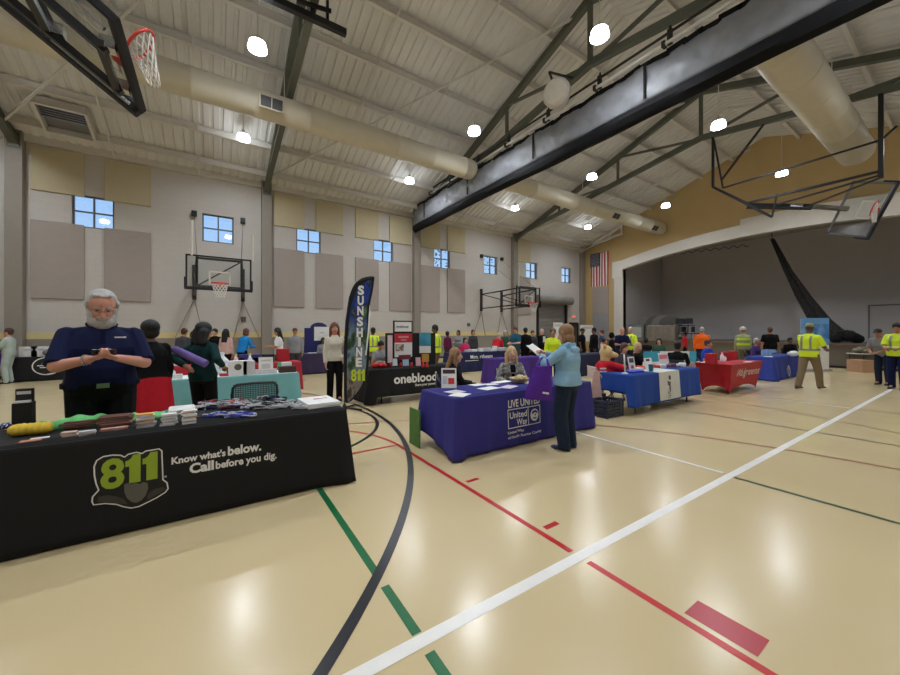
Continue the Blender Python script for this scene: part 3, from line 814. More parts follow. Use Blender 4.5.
MB().bx((25.58, p.y-.55, 1.0), (25.64, p.y+.55, 2.05)).build('frame', m_gray, t); MB().bx((25.56, p.y-.4, 1.15), (25.582, p.y+.4, 1.9)).build('sheet', M('sheet_pale', (190, 190, 176), .7), t)
# stacked chairs on stage
random.seed(11)
proto = None
for i in range(7):
    px = 680+(i % 4)*5.6+random.uniform(-1, 1); q = onX(px, 330, 26.0+.25*(i//4)); zb = 1.0+(i//4)*.55
    lab = ['navy stacking chair lying on the stage, %s from the cart', 'navy stacking chair heaped on top on the stage, %s from the cart'][i//4] % ORD[i % 4]
    t = thing('stacking_chair', lab, 'chair', (q.x, q.y, zb), random.uniform(0, 6), 'chairs heaped on the stage')
    mm = M('chair_navy', (34, 36, 46), .6); mt = ORG.pop(t.name); ORG[t.name] = (V((0, 0, 0)), 0)
    MB().box((0, 0, .44), (.42, .42, .05)).build('seat', mm, t, bevel=.015)
    MB().box((0, -.2, .72), (.4, .04, .36)).build('backrest', mm, t, bevel=.015)
    for a in (-.18, .18):
        for b in (-.19, .19): MB().bar((a, b, 0), (a, b*.95, .43 if b > 0 else .9), .025).build('leg', m_chrome, t)
# ================================================================== TABLES AND CLOTHS
def cloth(label, x0, x1, y0, y1, zt, zb, mat, flare=.05, fold=.014, seed=0, loc=None, hem=None, name='tablecloth', kids=None, group='exhibitor tablecloths', per=.42):
    rnd = random.Random(seed); p1, p2, p3 = [rnd.uniform(0, 6.28) for _ in range(3)]
    LX_, LY_ = x1-x0, y1-y0
    def wave(s): return .55*math.sin(2*PI*s/per+p1)+.3*math.sin(2*PI*s/(per*.53)+p2)+.15*math.sin(2*PI*s/(per*.3)+p3)
    def off(s, cd, t):
        cf = 1+1.4*math.exp(-(cd/.16)**2)
        return (flare*cf + fold*wave(s)*cf)*t
    def side(a, b, s0, nrm):
        L = (V(b)-V(a)).length; k = max(6, int(L/.045)); out = []
        for i in range(k):
            u = (i+.5)/k*L; p = V(a).lerp(V(b), (i+.5)/k)
            out.append((p, V(nrm), s0+u, min(u, L-u)))
        return out
    A, B, Cc, D = (x0, y0), (x1, y0), (x1, y1), (x0, y1)
    per_ = side(A, B, 0, (0, -1))
    per_ += [(V(B)+V((.0, .0)), V((.75, -.75)), LX_, 0)]
    per_ += side(B, Cc, LX_, (1, 0)) + [(V(Cc), V((.75, .75)), LX_+LY_, 0)]
    per_ += side(Cc, D, LX_+LY_, (0, 1)) + [(V(D), V((-.75, .75)), 2*LX_+LY_, 0)]
    per_ += side(D, A, 2*LX_+LY_, (-1, 0)) + [(V(A), V((-.75, -.75)), 0, 0)]
    rows = [-.001, 0, .015, .05, .12, .22, .34, .46, .58, .7, .82, .92, 1.0]
    mb = MB(); rs = []
    for t in rows:
        r = []
        for (p, n, s, cd) in per_:
            if t < 0: q = p-n*.02; z = zt
            elif t == 0: q = p-n*.004; z = zt-.002
            else:
                q = p+n*(off(s, cd, t)+.004); zz = zb if hem is None else hem(s, p.x, p.y)
                z = zt-.004+(zz-zt)*t
            r.append(V((q.x, q.y, z)))
        rs.append(r)
    mb.rings(rs, cap=False); n = len(per_)
    mb.add(rs[0], [tuple(range(n))])
    o = mb.build(name, mat, loc=((x0+x1)/2, (y0+y1)/2, zb), auto=True)
    o.modifiers.new('thickness', 'SOLIDIFY').thickness = .003
    tag(o, label, 'tablecloth', group)
    def front(x, z, lift=.005):
        t = max(0, min(1, (zt-z)/(zt-zb))); u = x-x0
        return V((x, y0-(off(u, min(u, LX_-u), t)+.004)-lift, z))
    return o, front
def folding_table(label, x0, x1, y0, y1, zt, inset=.12):
    t = thing('folding_table', label, 'table', ((x0+x1)/2, (y0+y1)/2, 0), 0, 'folding tables')
    MB().bx((x0+.01, y0+.01, zt-.045), (x1-.01, y1-.01, zt-.008)).build('tabletop', M('table_plastic', (200, 198, 192), .6), t, bevel=.01)
    for x in (x0+inset, x1-inset):
        for y in (y0+.1, y1-.1):
            MB().tube([(x, y, 0), (x, y, zt-.045)], .016, 8).build('leg', m_black, t, True)
        MB().tube([(x, y0+.1, .35), (x, y1-.1, .35)], .012, 8).build('crossbar', m_black, t, True)
    return t
ZT = .76
m_cblack = M('cloth_black', (9, 9, 11), .85, var=.12, scale=5, bump=.15, bscale=200)
m_cblue = M('cloth_blue', (45, 42, 128), .8, var=.08, scale=4)
m_teal = M('cloth_teal', (116, 176, 180), .8, var=.05, scale=4)
m_navy = M('cloth_navy', (24, 30, 74), .8, var=.08, scale=4)
m_purp = M('cloth_purple', (72, 40, 132), .8, var=.08, scale=4)
m_plum = M('cloth_plum', (52, 40, 74), .8, var=.08, scale=4)
m_roy = M('cloth_royal', (22, 66, 152), .8, var=.08, scale=4)
m_red = M('cloth_red', (176, 20, 38), .55, var=.06, scale=4)
m_txt = M('print_white', (228, 226, 222), .7, var=.02)
m_lime = M('print_lime', (146, 170, 40), .7, var=.03)
m_pgray = M('print_gray', (96, 92, 86), .7, var=.06)
m_pgray2 = M('print_darkgray', (58, 54, 48), .7, var=.06)
m_pblk = M('print_black', (12, 12, 13), .7)
m_paper = M('paper_white', (232, 231, 228), .8, var=.03)
# ---- black 811 table
TY0, TY1 = 3.77, 4.53; TX0, TX1 = -1.64, 1.17
c811, f811 = cloth('black tablecloth with the lime numbered badge in the left foreground', TX0, TX1, TY0, TY1, ZT, .012, m_cblack, .045, .002, 1)
def PF(px, py, Y=3.80):
    p = onY(px, py, Y); return p.x, p.z
def Z4(px, py): return PF(85+px/4.5, 440+py/4.5)
badge = [(48, 150), (46, 110), (58, 82), (88, 64), (130, 57), (168, 58), (184, 66), (198, 54), (236, 45), (262, 50), (276, 40), (338, 30), (352, 40), (358, 165), (376, 178), (381, 205), (368, 222), (330, 246), (285, 268), (250, 285), (215, 292), (180, 286), (150, 276), (100, 272), (48, 278), (39, 262), (42, 240), (68, 212), (56, 185)]
bw = [Z4(*q) for q in badge]
flat(c811, 'badge_outline', bw, m_txt, lambda u, v: f811(u, v, .006))
cxy = (sum(p[0] for p in bw)/len(bw), sum(p[1] for p in bw)/len(bw))
def shrink(P, d):
    n = len(P); out = []
    for i in range(n):
        a, b, c = V(P[i-1]), V(P[i]), V(P[(i+1) % n])
        e1, e2 = (b-a).normalized(), (c-b).normalized()
        nn = V((-(e1.y+e2.y), e1.x+e2.x)).normalized()
        out.append((b.x+nn.x*d, b.y+nn.y*d))
    return out
area = sum(bw[i][0]*bw[(i+1) % len(bw)][1]-bw[(i+1) % len(bw)][0]*bw[i][1] for i in range(len(bw)))
flat(c811, 'badge_ground', shrink(bw, .0095 if area > 0 else -.0095), m_pblk, lambda u, v: f811(u, v, .008))
a, b = Z4(78, 212), Z4(185, 195)
text(c811, '8', a[0], b[0], .378, m_lime, lambda u, v: f811(u, v, .010), height=.22, bold=.03, name='badge_number')
ONE = [(0, .80), (0, .60), (.26, .60), (.26, 0), (1, 0), (1, 1), (.5, 1), (.38, .89), (.2, .82)]
for q0, q1 in ((188, 256), (264, 331)):
    a, b = Z4(q0, 190)[0], Z4(q1, 190)[0]
    flat(c811, 'badge_number', [(a+(b-a)*p[0], .385+.218*p[1]) for p in ONE], m_lime, lambda u, v: f811(u, v, .010))
for P_ in ([(68, 240), (110, 232), (150, 238), (185, 250), (200, 272), (160, 268), (110, 262), (68, 262)], [(290, 226), (320, 206), (355, 196), (368, 208), (345, 222), (310, 240), (285, 256)]):
    flat(c811, 'badge_soil', [Z4(*q) for q in P_], m_pgray2, lambda u, v: f811(u, v, .011))
sh = [Z4(*q) for q in [(184, 186), (200, 180), (215, 186), (232, 178), (252, 184), (270, 176), (288, 180), (290, 205), (280, 232), (262, 254), (240, 266), (218, 262), (198, 246), (186, 222)]]
flat(c811, 'badge_shovel', sh, m_pgray, lambda u, v: f811(u, v, .012))
text(c811, '®', Z4(360, 155)[0], Z4(372, 155)[0], Z4(362, 158)[1], m_txt, lambda u, v: f811(u, v, .008), name='registered_mark')
a, b = Z4(392, 108), Z4(632, 78)
text(c811, "Know what's", a[0], b[0], .478, m_txt, lambda u, v: f811(u, v), height=.058, bold=.035, name='slogan')
a, b = Z4(642, 70), Z4(790, 50)
text(c811, 'below.', a[0], b[0], .476, m_txt, lambda u, v: f811(u, v), height=.078, bold=.035, name='slogan')
a, b = Z4(472, 140), Z4(580, 130)
text(c811, 'Call', a[0], b[0], .378, m_txt, lambda u, v: f811(u, v), height=.08, bold=.04, name='slogan')
a, b = Z4(588, 122), Z4(858, 85)
text(c811, 'before you dig.', a[0], b[0], .378, m_txt, lambda u, v: f811(u, v), height=.064, bold=.03, name='slogan')
# ---- blue united way table
UX0, UX1, UY0, UY1 = 2.47, 5.17, 3.62, 4.45
cuw, fuw = cloth('violet blue tablecloth with a white framed logo at the center', UX0, UX1, UY0, UY1, ZT, .05, m_cblue, .035, .016, 4, hem=lambda s, x, y: .02+.22*max(0, y-UY0)/.83)
def Z7(px, py): return PF(440+px/7.5, 375+py/7.5, UY0-.04)
fw = lambda u, v: fuw(u, v, .010)
a, b = Z7(517, 240), Z7(757, 212)
text(cuw, 'LIVE UNITED', a[0], b[0], .545, m_txt, fw, height=.1, bold=.02)
fx0, fx1, fxm = Z7(511, 300)[0], Z7(757, 300)[0], Z7(662, 300)[0]; fz0, fz1, fw_ = .262, .522, .012
for (u0, u1, v0, v1) in ((fx0, fx1, fz1-fw_, fz1), (fx0, fx1, fz0, fz0+fw_), (fx0, fx0+fw_, fz0, fz1), (fx1-fw_, fx1, fz0, fz1), (fxm, fxm+fw_, fz0, fz1)):
    k = 10; pts = [(u0+(u1-u0)*i/k, v0) for i in range(k+1)]+[(u1+(u0-u1)*i/k, v1) for i in range(k+1)]
    flat(cuw, 'logo_frame', pts, m_txt, fw)
a, b = Z7(525, 300), Z7(655, 290)
text(cuw, 'United', a[0], b[0], .395, m_txt, fw, height=.085, bold=.02)
a, b = Z7(580, 350), Z7(655, 345)
text(cuw, 'Way', a[0], b[0], .29, m_txt, fw, height=.085, bold=.02)
x, z = (fxm+fw_+fx1)/2, (fz0+fz1)/2; rr = .085
flat(cuw, 'logo_disc', circle(x, z, rr), m_txt, fw)
fw2 = lambda u, v: fuw(u, v, .013); fw3 = lambda u, v: fuw(u, v, .016)
mblu2 = M('print_blue', (40, 40, 112), .8)
flat(cuw, 'logo_arch', circle(x, z+.005, rr*.78, rr*.72, 24, .15, PI-.15), mblu2, fw2)
flat(cuw, 'logo_arch', circle(x, z-.005, rr*.5, rr*.5, 24, .1, PI-.1), m_txt, fw3)
flat(cuw, 'logo_figure', circle(x, z+.005, .014), mblu2, lambda u, v: fuw(u, v, .019))
flat(cuw, 'logo_hand', circle(x, z-.03, rr*.55, rr*.3, 20, PI+.2, 2*PI-.2), mblu2, fw2)
a, b = Z7(508, 458), Z7(630, 445)
text(cuw, 'United Way', a[0], b[0], .195, m_txt, fw, height=.034, bold=.02)
a, b = Z7(508, 490), Z7(762, 462)
text(cuw, 'of South Sumter County', a[0], b[0], .13, m_txt, fw, height=.034, bold=.02)
# ---- black oneblood table
OX0, OX1, OYY = 2.75, 5.1, 7.25
cob, fob = cloth('black tablecloth with large white lettering behind the feather flag', OX0, OX1, OYY, OYY+.75, ZT, .14, m_cblack, .035, .012, 5, hem=lambda s, x, y: .03 if (x < OX0+.12) else .17)
folding_table('folding table with thin dark legs under the black lettered cloth', OX0+.03, OX1-.03, OYY+.03, OYY+.72, ZT-.01, .3)
def PO(px, py): return PF(350+px/7.5, 300+py/7.5, OYY-.03)
a, b = PO(330, 620), PO(652, 600)
text(cob, 'oneblood', a[0], b[0], .43, m_txt, fob, height=.2, bold=.03)
a, b = PO(488, 640), PO(645, 630)
text(cob, 'Share your power.', a[0], b[0], .335, m_txt, fob, height=.055, bold=.025)
# ---- teal table
ctl, _ = cloth('pale teal tablecloth on the busy table behind the mesh chair', -1.0, 1.42, 7.62, 8.35, ZT, .02, m_teal, .04, .014, 6)
run = MB()
for i in range(12):
    x0_, x1_ = -.99+i*.2, -.99+(i+1)*.2
    run.bx((x0_, 7.63, ZT+.001), (x1_, 8.3, ZT+.003))
tag(run.build('table_runner', M('paper_cover', (214, 226, 224), .8), loc=(.2, 8, ZT)), 'pale runner lying along the teal tablecloth', 'table runner')
# ---- plum table, navy health table, purple table, navy far table, red table, wall table
cloth('dark plum tablecloth below the navy display board', 2.45, 4.2, 13.8, 14.5, ZT, .02, m_plum, .03, .012, 7)
cnv, fnv = cloth('navy tablecloth with white lettering behind the seated blond woman', 7.6, 10.4, 11.2, 11.9, ZT, .02, m_navy, .03, .01, 8)
text(cnv, 'Mon.', PF(471, 360, 11.15)[0], PF(479, 360, 11.15)[0], .52, m_txt, fnv, height=.14, bold=.02)
text(cnv, 'rtheam', PF(480.5, 360, 11.15)[0], PF(493, 360, 11.15)[0], .52, m_txt, fnv, height=.14, bold=.02)
tag(MB().bx((8.1, 11.17, .43), (8.75, 11.19, .45)).build('underline', m_txt, cnv) and cnv, cnv['label'], 'tablecloth', 'exhibitor tablecloths')
cloth('purple tablecloth behind the blond seated woman', 6.95, 9.0, 8.1, 8.6, ZT, .02, m_purp, .04, .014, 9)
cloth('dark navy tablecloth between the hoodie woman and the tan bear', 10.6, 12.9, 7.9, 8.6, ZT, .02, M('cloth_midnight', (20, 24, 56), .8), .03, .012, 10)
cloth('red tablecloth behind the teal table', -1.1, 2.0, 10.4, 11.1, ZT, .02, M('cloth_crimson', (170, 34, 50), .8), .03, .012, 11)
cwl, fwl = cloth('black tablecloth with a round white logo at the far left wall', -5.35, -3.25, 16.7, 17.4, ZT, .02, m_cblack, .03, .01, 12)
x, z = PF(47, 366, 16.66)
flat(cwl, 'logo_ring', circle(x, z, .34, .29), m_txt, lambda u, v: fwl(u, v, .004)); flat(cwl, 'logo_ring_inside', circle(x, z, .31, .26), m_pblk, lambda u, v: fwl(u, v, .006))
for k, w_ in enumerate((.12, .22, .16)): flat(cwl, 'logo_bar', [(x-w_, z+.06-k*.06), (x+w_, z+.06-k*.06), (x+w_, z+.09-k*.06), (x-w_, z+.09-k*.06)], m_txt, lambda u, v: fwl(u, v, .008))
for k in range(3): flat(cwl, 'logo_bar', [(x+.55, z+.05-k*.11), (x+.95, z+.05-k*.11), (x+.95, z+.085-k*.11), (x+.55, z+.085-k*.11)], m_txt, lambda u, v: fwl(u, v, .008))
# ---- royal blue paw table
BX0, BX1, BY0 = 6.52, 9.2, 3.65
cbp, fbp = cloth('royal blue tablecloth with a white banner hanging in front', BX0, BX1, BY0, BY0+.75, ZT, .16, m_roy, .03, .014, 13, hem=lambda s, x, y: .17 if (y < BY0+.1 or x > BX1-.05) else .42)
folding_table('folding table under the short royal blue cloth', BX0+.03, BX1-.03, BY0+.03, BY0+.72, ZT-.01, .25)
a, b = PF(660.5, 385, BY0-.05)[0], PF(680.5, 385, BY0-.05)[0]
bn = MB(); nn = 10
for i in range(nn):
    zz0, zz1 = ZT-(ZT-.2)*i/nn, ZT-(ZT-.2)*(i+1)/nn
    bn.add([fbp(a, zz0, .012), fbp(b, zz0, .012), fbp(b, zz1, .012), fbp(a, zz1, .012)], [(0, 1, 2, 3)])
bn.add([(a, BY0-.012, ZT+.004), (b, BY0-.012, ZT+.004), (b, BY0+.5, ZT+.006), (a, BY0+.5, ZT+.006)], [(0, 1, 2, 3)])
ban = bn.build('table_banner', M('banner_white', (206, 206, 200), .8), loc=((a+b)/2, BY0, .2)); ban.modifiers.new('t', 'SOLIDIFY').thickness = .004
tag(ban, 'white banner hung over the front of the royal blue table', 'banner')
xm = (a+b)/2; fb2 = lambda u, v: fbp(u, v, .018)
for (dx, dz, r) in ((0, .09, .03), (-.05, .02, .028), (.0, .0, .035), (.07, -.02, .03), (0, -.06, .03)):
    flat(ban, 'paw_mark', circle(xm+dx*1.6, .5+dz*1.5, r*1.6), M('print_tan%d' % (r*1000), ((110, 90, 74) if r < .03 else (70, 66, 66)), .8), fb2)
text(ban, 'ARTS IN', xm-.2, xm+.2, .3, m_pgray, fb2, height=.06, bold=.03); text(ban, 'ACTION', xm-.19, xm+.19, .225, m_pgray, fb2, height=.055, bold=.03)
# ---- walgreens fitted red cover
GX0, GX1, GY0, GY1 = 10.62, 12.8, 3.5, 4.3
def fitted(label, x0, x1, y0, y1, zt, mat):
    mb = MB(); cx_, cy_ = (x0+x1)/2, (y0+y1)/2
    def edge(a, b, k):
        out = []
        for i in range(k):
            f = i/k; out.append((V(a).lerp(V(b), f), min(f, 1-f)*2))
        return out
    per = edge((x0, y0), (x1, y0), 24)+edge((x1, y0), (x1, y1), 12)+edge((x1, y1), (x0, y1), 24)+edge((x0, y1), (x0, y0), 12)
    rs = []
    rows = [0, .04, .15, .3, .45, .6, .75, .9, 1]
    for t in [-1]+rows:
        r = []
        for (p, m) in per:
            zb = .02+.16*math.sin(m*PI/2)**.6
            inn = .10*t if t > 0 else 0      # leans inwards to the feet
            inn += .06*math.sin(PI*max(t, 0))*math.sin(m*PI/2)
            d = V((cx_, cy_))-p
            q = V((p.x+(d.x/abs(d.x)*inn*1.9 if abs(d.x) > 1e-6 else 0)*min(1, abs(d.x)/((x1-x0)/2)), p.y+(d.y/abs(d.y)*inn if abs(d.y) > 1e-6 else 0)*min(1, abs(d.y)/((y1-y0)/2))))
            z = zt if t <= 0 else zt+(zb-zt)*t
            if t == -1: q = p+d*.02; z = zt+.002
            r.append(V((q.x, q.y, z)))
        rs.append(r)
    mb.rings(rs, cap=False); mb.add(rs[0], [tuple(range(len(per)))])
    o = mb.build('tablecloth', mat, loc=(cx_, cy_, 0), auto=True); o.modifiers.new('t', 'SOLIDIFY').thickness = .003
    return tag(o, label, 'tablecloth', 'exhibitor tablecloths')
cwg = fitted('red stretch table cover with white script lettering', GX0, GX1, GY0, GY1, ZT, m_red)
def fwg(u, v):
    m = max(0, min(1, min(u-GX0, GX1-u)/((GX1-GX0)/2))); t = (ZT-v)/(ZT-(.02+.16*math.sin(m*PI/2)**.6))
    return V((u, GY0+.10*t+.06*math.sin(PI*t)*math.sin(m*PI/2)-.03, v))
a, b = PF(734.5, 374, GY0+.1)[0], PF(756, 374, GY0+.1)[0]
text(cwg, 'Walgreens', a, b, .42, m_txt, fwg, height=.2, bold=.0, shear=.3)
tag(cwg, cwg['label'], 'tablecloth', 'exhibitor tablecloths')
# ---- blue O table
c0, f0 = cloth('medium blue tablecloth with a white oval emblem at right', 14.75, 17.7, 3.8, 4.45, ZT, .02, M('cloth_medblue', (38, 58, 150), .75), .06, .03, 15, per=.6)
x, z = PF(789.3, 371, 3.73); mb_b = M('print_blue2', (38, 58, 150), .75)
flat(c0, 'emblem', circle(x, z, .2, .2), m_txt, lambda u, v: f0(u, v, .012)); flat(c0, 'emblem_inside', circle(x, z, .1, .14), mb_b, lambda u, v: f0(u, v, .016))
# ================================================================== THINGS ON AND UNDER THE TABLES
def item(name, label, cat, mb, mat, loc, group=None, bevel=0, smooth=False, auto=False):
    o = mb.build(name, mat, loc=loc, bevel=bevel, smooth=smooth, auto=auto); return tag(o, label, cat, group)
def sheet(label, px, py, w, d, rz, mat=None, z=ZT, th=.004, name='leaflet', cat='leaflet', group='leaflets on the tables'):
    p = onz(px, py, z); p.z = z+.002
    return item(name, label, cat, MB().box((p.x, p.y, z+.002+th/2), (w, d, th), rz), mat or m_paper, p, group)
def stack(label, px, py, w, d, n, h, mats, rz=0, z=ZT, name='leaflet_stack', cat='stack', group='stacks on the black table', jit=.012):
    """a counted pile: one thing, each layer of it a part"""
    p = onz(px, py, z); p.y += d/2; p.z = z+.003
    t = thing(name, label, cat, tuple(p), 0, group); rnd = random.Random(int(px*7+py))
    for i in range(n):
        MB().box((p.x+rnd.uniform(-jit, jit), p.y+rnd.uniform(-jit, jit), p.z+h*(i+.5)), (w, d, h*.92), rz+rnd.uniform(-.08, .08)).build('layer', mats[i % len(mats)] if i < n-1 else mats[-1], t)
    return t
m_tan = M('card_tan', (206, 178, 160), .8); m_brn = M('booklet_brown', (112, 78, 66), .7); m_pnk = M('card_pink', (214, 160, 146), .8)
m_org = M('card_orange', (222, 166, 84), .8); m_gry = M('card_gray', (200, 198, 200), .8)
# display box
p = onY(24, 421, 4.42); t = thing('display_box', 'black box with an open flap on the left of the black table', 'box', (p.x, p.y, ZT+.003))
MB().bx((p.x-.055, p.y-.05, ZT+.003), (p.x+.055, p.y+.05, ZT+.235)).build('body', m_pblk, t, bevel=.006)
MB().bx((p.x-.05, p.y+.0, ZT+.235), (p.x+.05, p.y+.04, ZT+.345)).build('flap', m_pblk, t, bevel=.006)
MB().bx((p.x-.04, p.y-.004, ZT+.3), (p.x+.04, p.y-.0005, ZT+.325)).build('flap_label', m_gry, t)
MB().bx((p.x-.045, p.y-.045, ZT+.235), (p.x+.045, p.y-.01, ZT+.25)).build('contents', m_paper, t)
# yellow rolled vest
a, b = onz(9, 431, ZT+.05), onz(52, 427, ZT+.05); n = 22; rs = []
rnd = random.Random(2)
for i in range(n+1):
    c = a.lerp(b, i/n); r = .052*(1 if 1 < i < n-1 else .7)*(1+.06*math.sin(i*1.9))
    rs.append([V((c.x, c.y, c.z))+V((0, math.cos(2*PI*k/14), math.sin(2*PI*k/14)*.9))*r*(1+.08*math.sin(3*k+i*.8)) for k in range(14)])
o = MB().rings(rs).build('rolled_shirt', M('cloth_yellow', (224, 190, 60), .8, var=.12, scale=20), loc=(a+b)/2-V((0, 0, .05)), smooth=True); tag(o, 'rolled yellow shirt lying on the left of the black table', 'shirt')
# green shirts along the back
a, b = onz(48, 424, ZT), onz(168, 411, ZT); n = 40; rs = []
for i in range(n+1):
    f = i/n; c = a.lerp(b, f); w = .13*(.55+.45*math.sin(PI*min(1, .1+f*.9))); h = .06+.035*math.exp(-((f-.35)/.25)**2)+.008*math.sin(i*1.1)
    cy = TY1-.17
    rs.append([V((c.x, cy-w, ZT+.004)), V((c.x, cy-w*.8, ZT+h*.6)), V((c.x, cy-w*.3, ZT+h+.01*math.sin(i*.7))), V((c.x, cy+w*.2, ZT+h*.85)), V((c.x, cy+w*.8, ZT+h*.5)), V((c.x, cy+w, ZT+.004))])
o = MB().rings(rs).build('folded_shirt', M('cloth_green', (112, 200, 120), .8, var=.12, scale=14), loc=(a+b)/2, smooth=True); tag(o, 'spread of bright green shirts along the back of the black table', 'shirts')
# blue starred cloth at the far left
o = MB(); 
for k in range(6): o.ell((onz(1+k*1.6, 430, ZT).x, onz(4, 430, ZT).y+.02*(k % 2), ZT+.03), (.03, .05, .027), n=8, m=6)
item('starred_cloth', 'blue cloth with white stars at the left edge of the black table', 'cloth', o, MRAMP('star_blue', [(.0, (34, 34, 96)), (.56, (34, 34, 96)), (.6, (225, 225, 230))], 60), onz(4, 431, ZT), smooth=True)
sheet('orange and white card at the front left of the black table', 31, 441, .11, .06, .1, M('card_rust', (206, 140, 104), .8), name='card', cat='card')
sheet('white card beside the orange card on the black table', 40, 438.5, .1, .05, .12, m_paper, name='card', cat='card')
sheet('blue card behind the tan packets on the black table', 57, 428, .1, .07, .2, M('card_blue', (60, 70, 150), .8), name='card', cat='card')
stack('left of the two tan packets at the front of the black table', 69, 437, .085, .06, 3, .011, [m_tan], .1, name='packet', cat='packet')
stack('right of the two tan packets, by the fanned booklets', 85, 436, .095, .06, 3, .011, [m_tan, m_gry], .15, name='packet', cat='packet')
stack('brown booklets in a low pile behind the tan packets', 80, 429, .22, .13, 5, .012, [m_brn, m_brn, m_pnk, m_brn], .05, name='booklet_pile', cat='booklets', jit=.02)
stack('brown booklets in a taller pile near the badge', 115, 427, .2, .14, 7, .012, [m_brn, m_brn, m_pnk, m_brn], .05, name='booklet_pile', cat='booklets', jit=.016)
stack('left pink card packet in front of the brown booklets', 105, 432, .075, .045, 2, .01, [m_pnk], .1, name='packet', cat='packet')
stack('right pink card packet in front of the brown booklets', 121, 430, .085, .045, 2, .01, [m_pnk], .1, name='packet', cat='packet')
stack('gray and white card stack with an orange top card', 145.5, 428, .115, .08, 9, .0125, [m_gry, m_paper, m_gry, m_tan, m_org], .06)
stack('white card stack in the middle of three stacks', 168.5, 426, .105, .08, 8, .0125, [m_gry, m_paper], .06)
stack('white card stack nearest the blue lanyards', 189.5, 424, .1, .07, 9, .013, [m_paper, m_tan, m_paper], .02)
stack('wide white paper pile behind the card stacks', 181, 415, .2, .26, 8, .006, [m_paper], .04)
# lanyards: loose heaps nobody could count
def heap(label, px0, px1, py, mats, n=26, w=.009, hgt=.05, dep=.14, seed=1):
    rnd = random.Random(seed); a, b = onz(px0, py, ZT), onz(px1, py, ZT); mb = MB(); L = (b-a).length
    for i in range(n):
        mb.cur = i % len(mats)
        f = rnd.uniform(.06, .94); c = a.lerp(b, f)+V((0, rnd.uniform(-dep/2, dep/2), 0)); ang = rnd.uniform(0, 6.28); rad = rnd.uniform(.03, .06); hh = ZT+.008+rnd.random()*hgt*math.sin(PI*f)**.5
        pts = []
        for k in range(15):
            t_ = ang+k*.42; pts.append(V((c.x+rad*1.5*math.cos(t_), c.y+rad*.7*math.sin(t_), hh+.008*math.sin(t_*2))))
        q = []
        for p_ in pts: q.append([p_+V((0, 0, -w*.12)), p_+V((0, w, -w*.12)), p_+V((0, w, w*.8)), p_+V((0, 0, w*.8))])
        mb.rings(q)
    o = mb.build('lanyard_heap', mats, loc=(a+b)/2); return tag(o, label, 'lanyards', None, 'stuff')
m_lb = M('lanyard_blue', (52, 72, 176), .6); m_lw = M('lanyard_white', (226, 226, 230), .6); m_lr = M('lanyard_red', (190, 70, 70), .6); m_lk = M('lanyard_black', (26, 26, 28), .6); m_ln = M('lanyard_navy', (40, 42, 92), .6)
heap('heap of red white and blue lanyards on the black table', 198, 250, 408, [m_ln, m_lw, m_ln, m_lr, m_lw], 44, .011, .07, .16, 2)
heap('heap of bright blue lanyards at the front of the black table', 208, 252, 417, [m_lb, m_lb, m_lw], 30, .01, .025, .07, 3)
heap('heap of black and white lanyards right of the blue ones', 254, 306, 408, [m_lw, m_lk, m_gry], 44, .011, .05, .2, 4)
heap('heap of dark lanyards in front of the mesh chair', 252, 282, 401, [m_lk, m_ln, m_lw], 22, .01, .04, .1, 5)
p = onz(326, 407, ZT)
t = stack('white paper stack with a red stroke at the right end of the black table', 324, 408, .34, .46, 9, .0055, [m_paper], .05, jit=.008)
r_ = MB(); r_.box((p.x+.0, p.y+.25, ZT+.0555), (.15, .018, .002), .12); r_.build('red_stroke', m_red, t)
# mesh chair behind the table
p = onz(253, 402, .72); t = thing('mesh_chair', 'dark office chair with a mesh back behind the black table', 'chair', (.45, 5.5, 0))
cx_, cy_ = .45, 5.5
m_ch = M('chair_dark', (38, 44, 50), .5)
fr = MB(); w, zb, zt2 = .26, .58, .91
pts = [(cx_-w*.92, cy_-.22, zb), (cx_-w, cy_-.25, zb+.2), (cx_-w*.96, cy_-.27, zt2-.04), (cx_-w*.8, cy_-.28, zt2), (cx_, cy_-.3, zt2+.01), (cx_+w*.8, cy_-.28, zt2), (cx_+w*.96, cy_-.27, zt2-.04), (cx_+w, cy_-.25, zb+.2), (cx_+w*.92, cy_-.22, zb), (cx_-w*.92, cy_-.22, zb)]
fr.tube(pts, .017, 8).build('back_frame', m_ch, t, True)
ms = MB()
for i in range(27):
    x = cx_-w*.93+i*w*1.86/26; ms.tube([(x, cy_-.23, zb), (x, cy_-.285, zt2)], .004, 4)
for i in range(14):
    z = zb+i*(zt2-zb)/13; ms.tube([(cx_-w*.95, cy_-.225-.05*i/13, z), (cx_+w*.95, cy_-.225-.05*i/13, z)], .004, 4)
ms.build('mesh_back', m_ch, t)
MB().bx((cx_-.26, cy_-.2, .45), (cx_+.26, cy_+.28, .52)).build('seat', m_ch, t, bevel=.03)
MB().bar((cx_, cy_-.2, .46), (cx_, cy_-.26, .66), .05, .03).build('back_post', m_ch, t)
MB().tube([(cx_, cy_, .1), (cx_, cy_, .45)], .03).build('gas_column', m_black, t)
for k in range(5):
    a_ = 2*PI*k/5; q = V((cx_+.3*math.cos(a_), cy_+.3*math.sin(a_), .07))
    l_ = MB().bar((cx_, cy_, .11), q+V((0, 0, .02)), .04, .03).build('base_leg', m_black, t)
    MB().lathe([(.03, -.015), (.03, .015)], q-V((0, 0, .04)), 10, (math.sin(a_), -math.cos(a_), 0)).build('caster', m_black, l_)
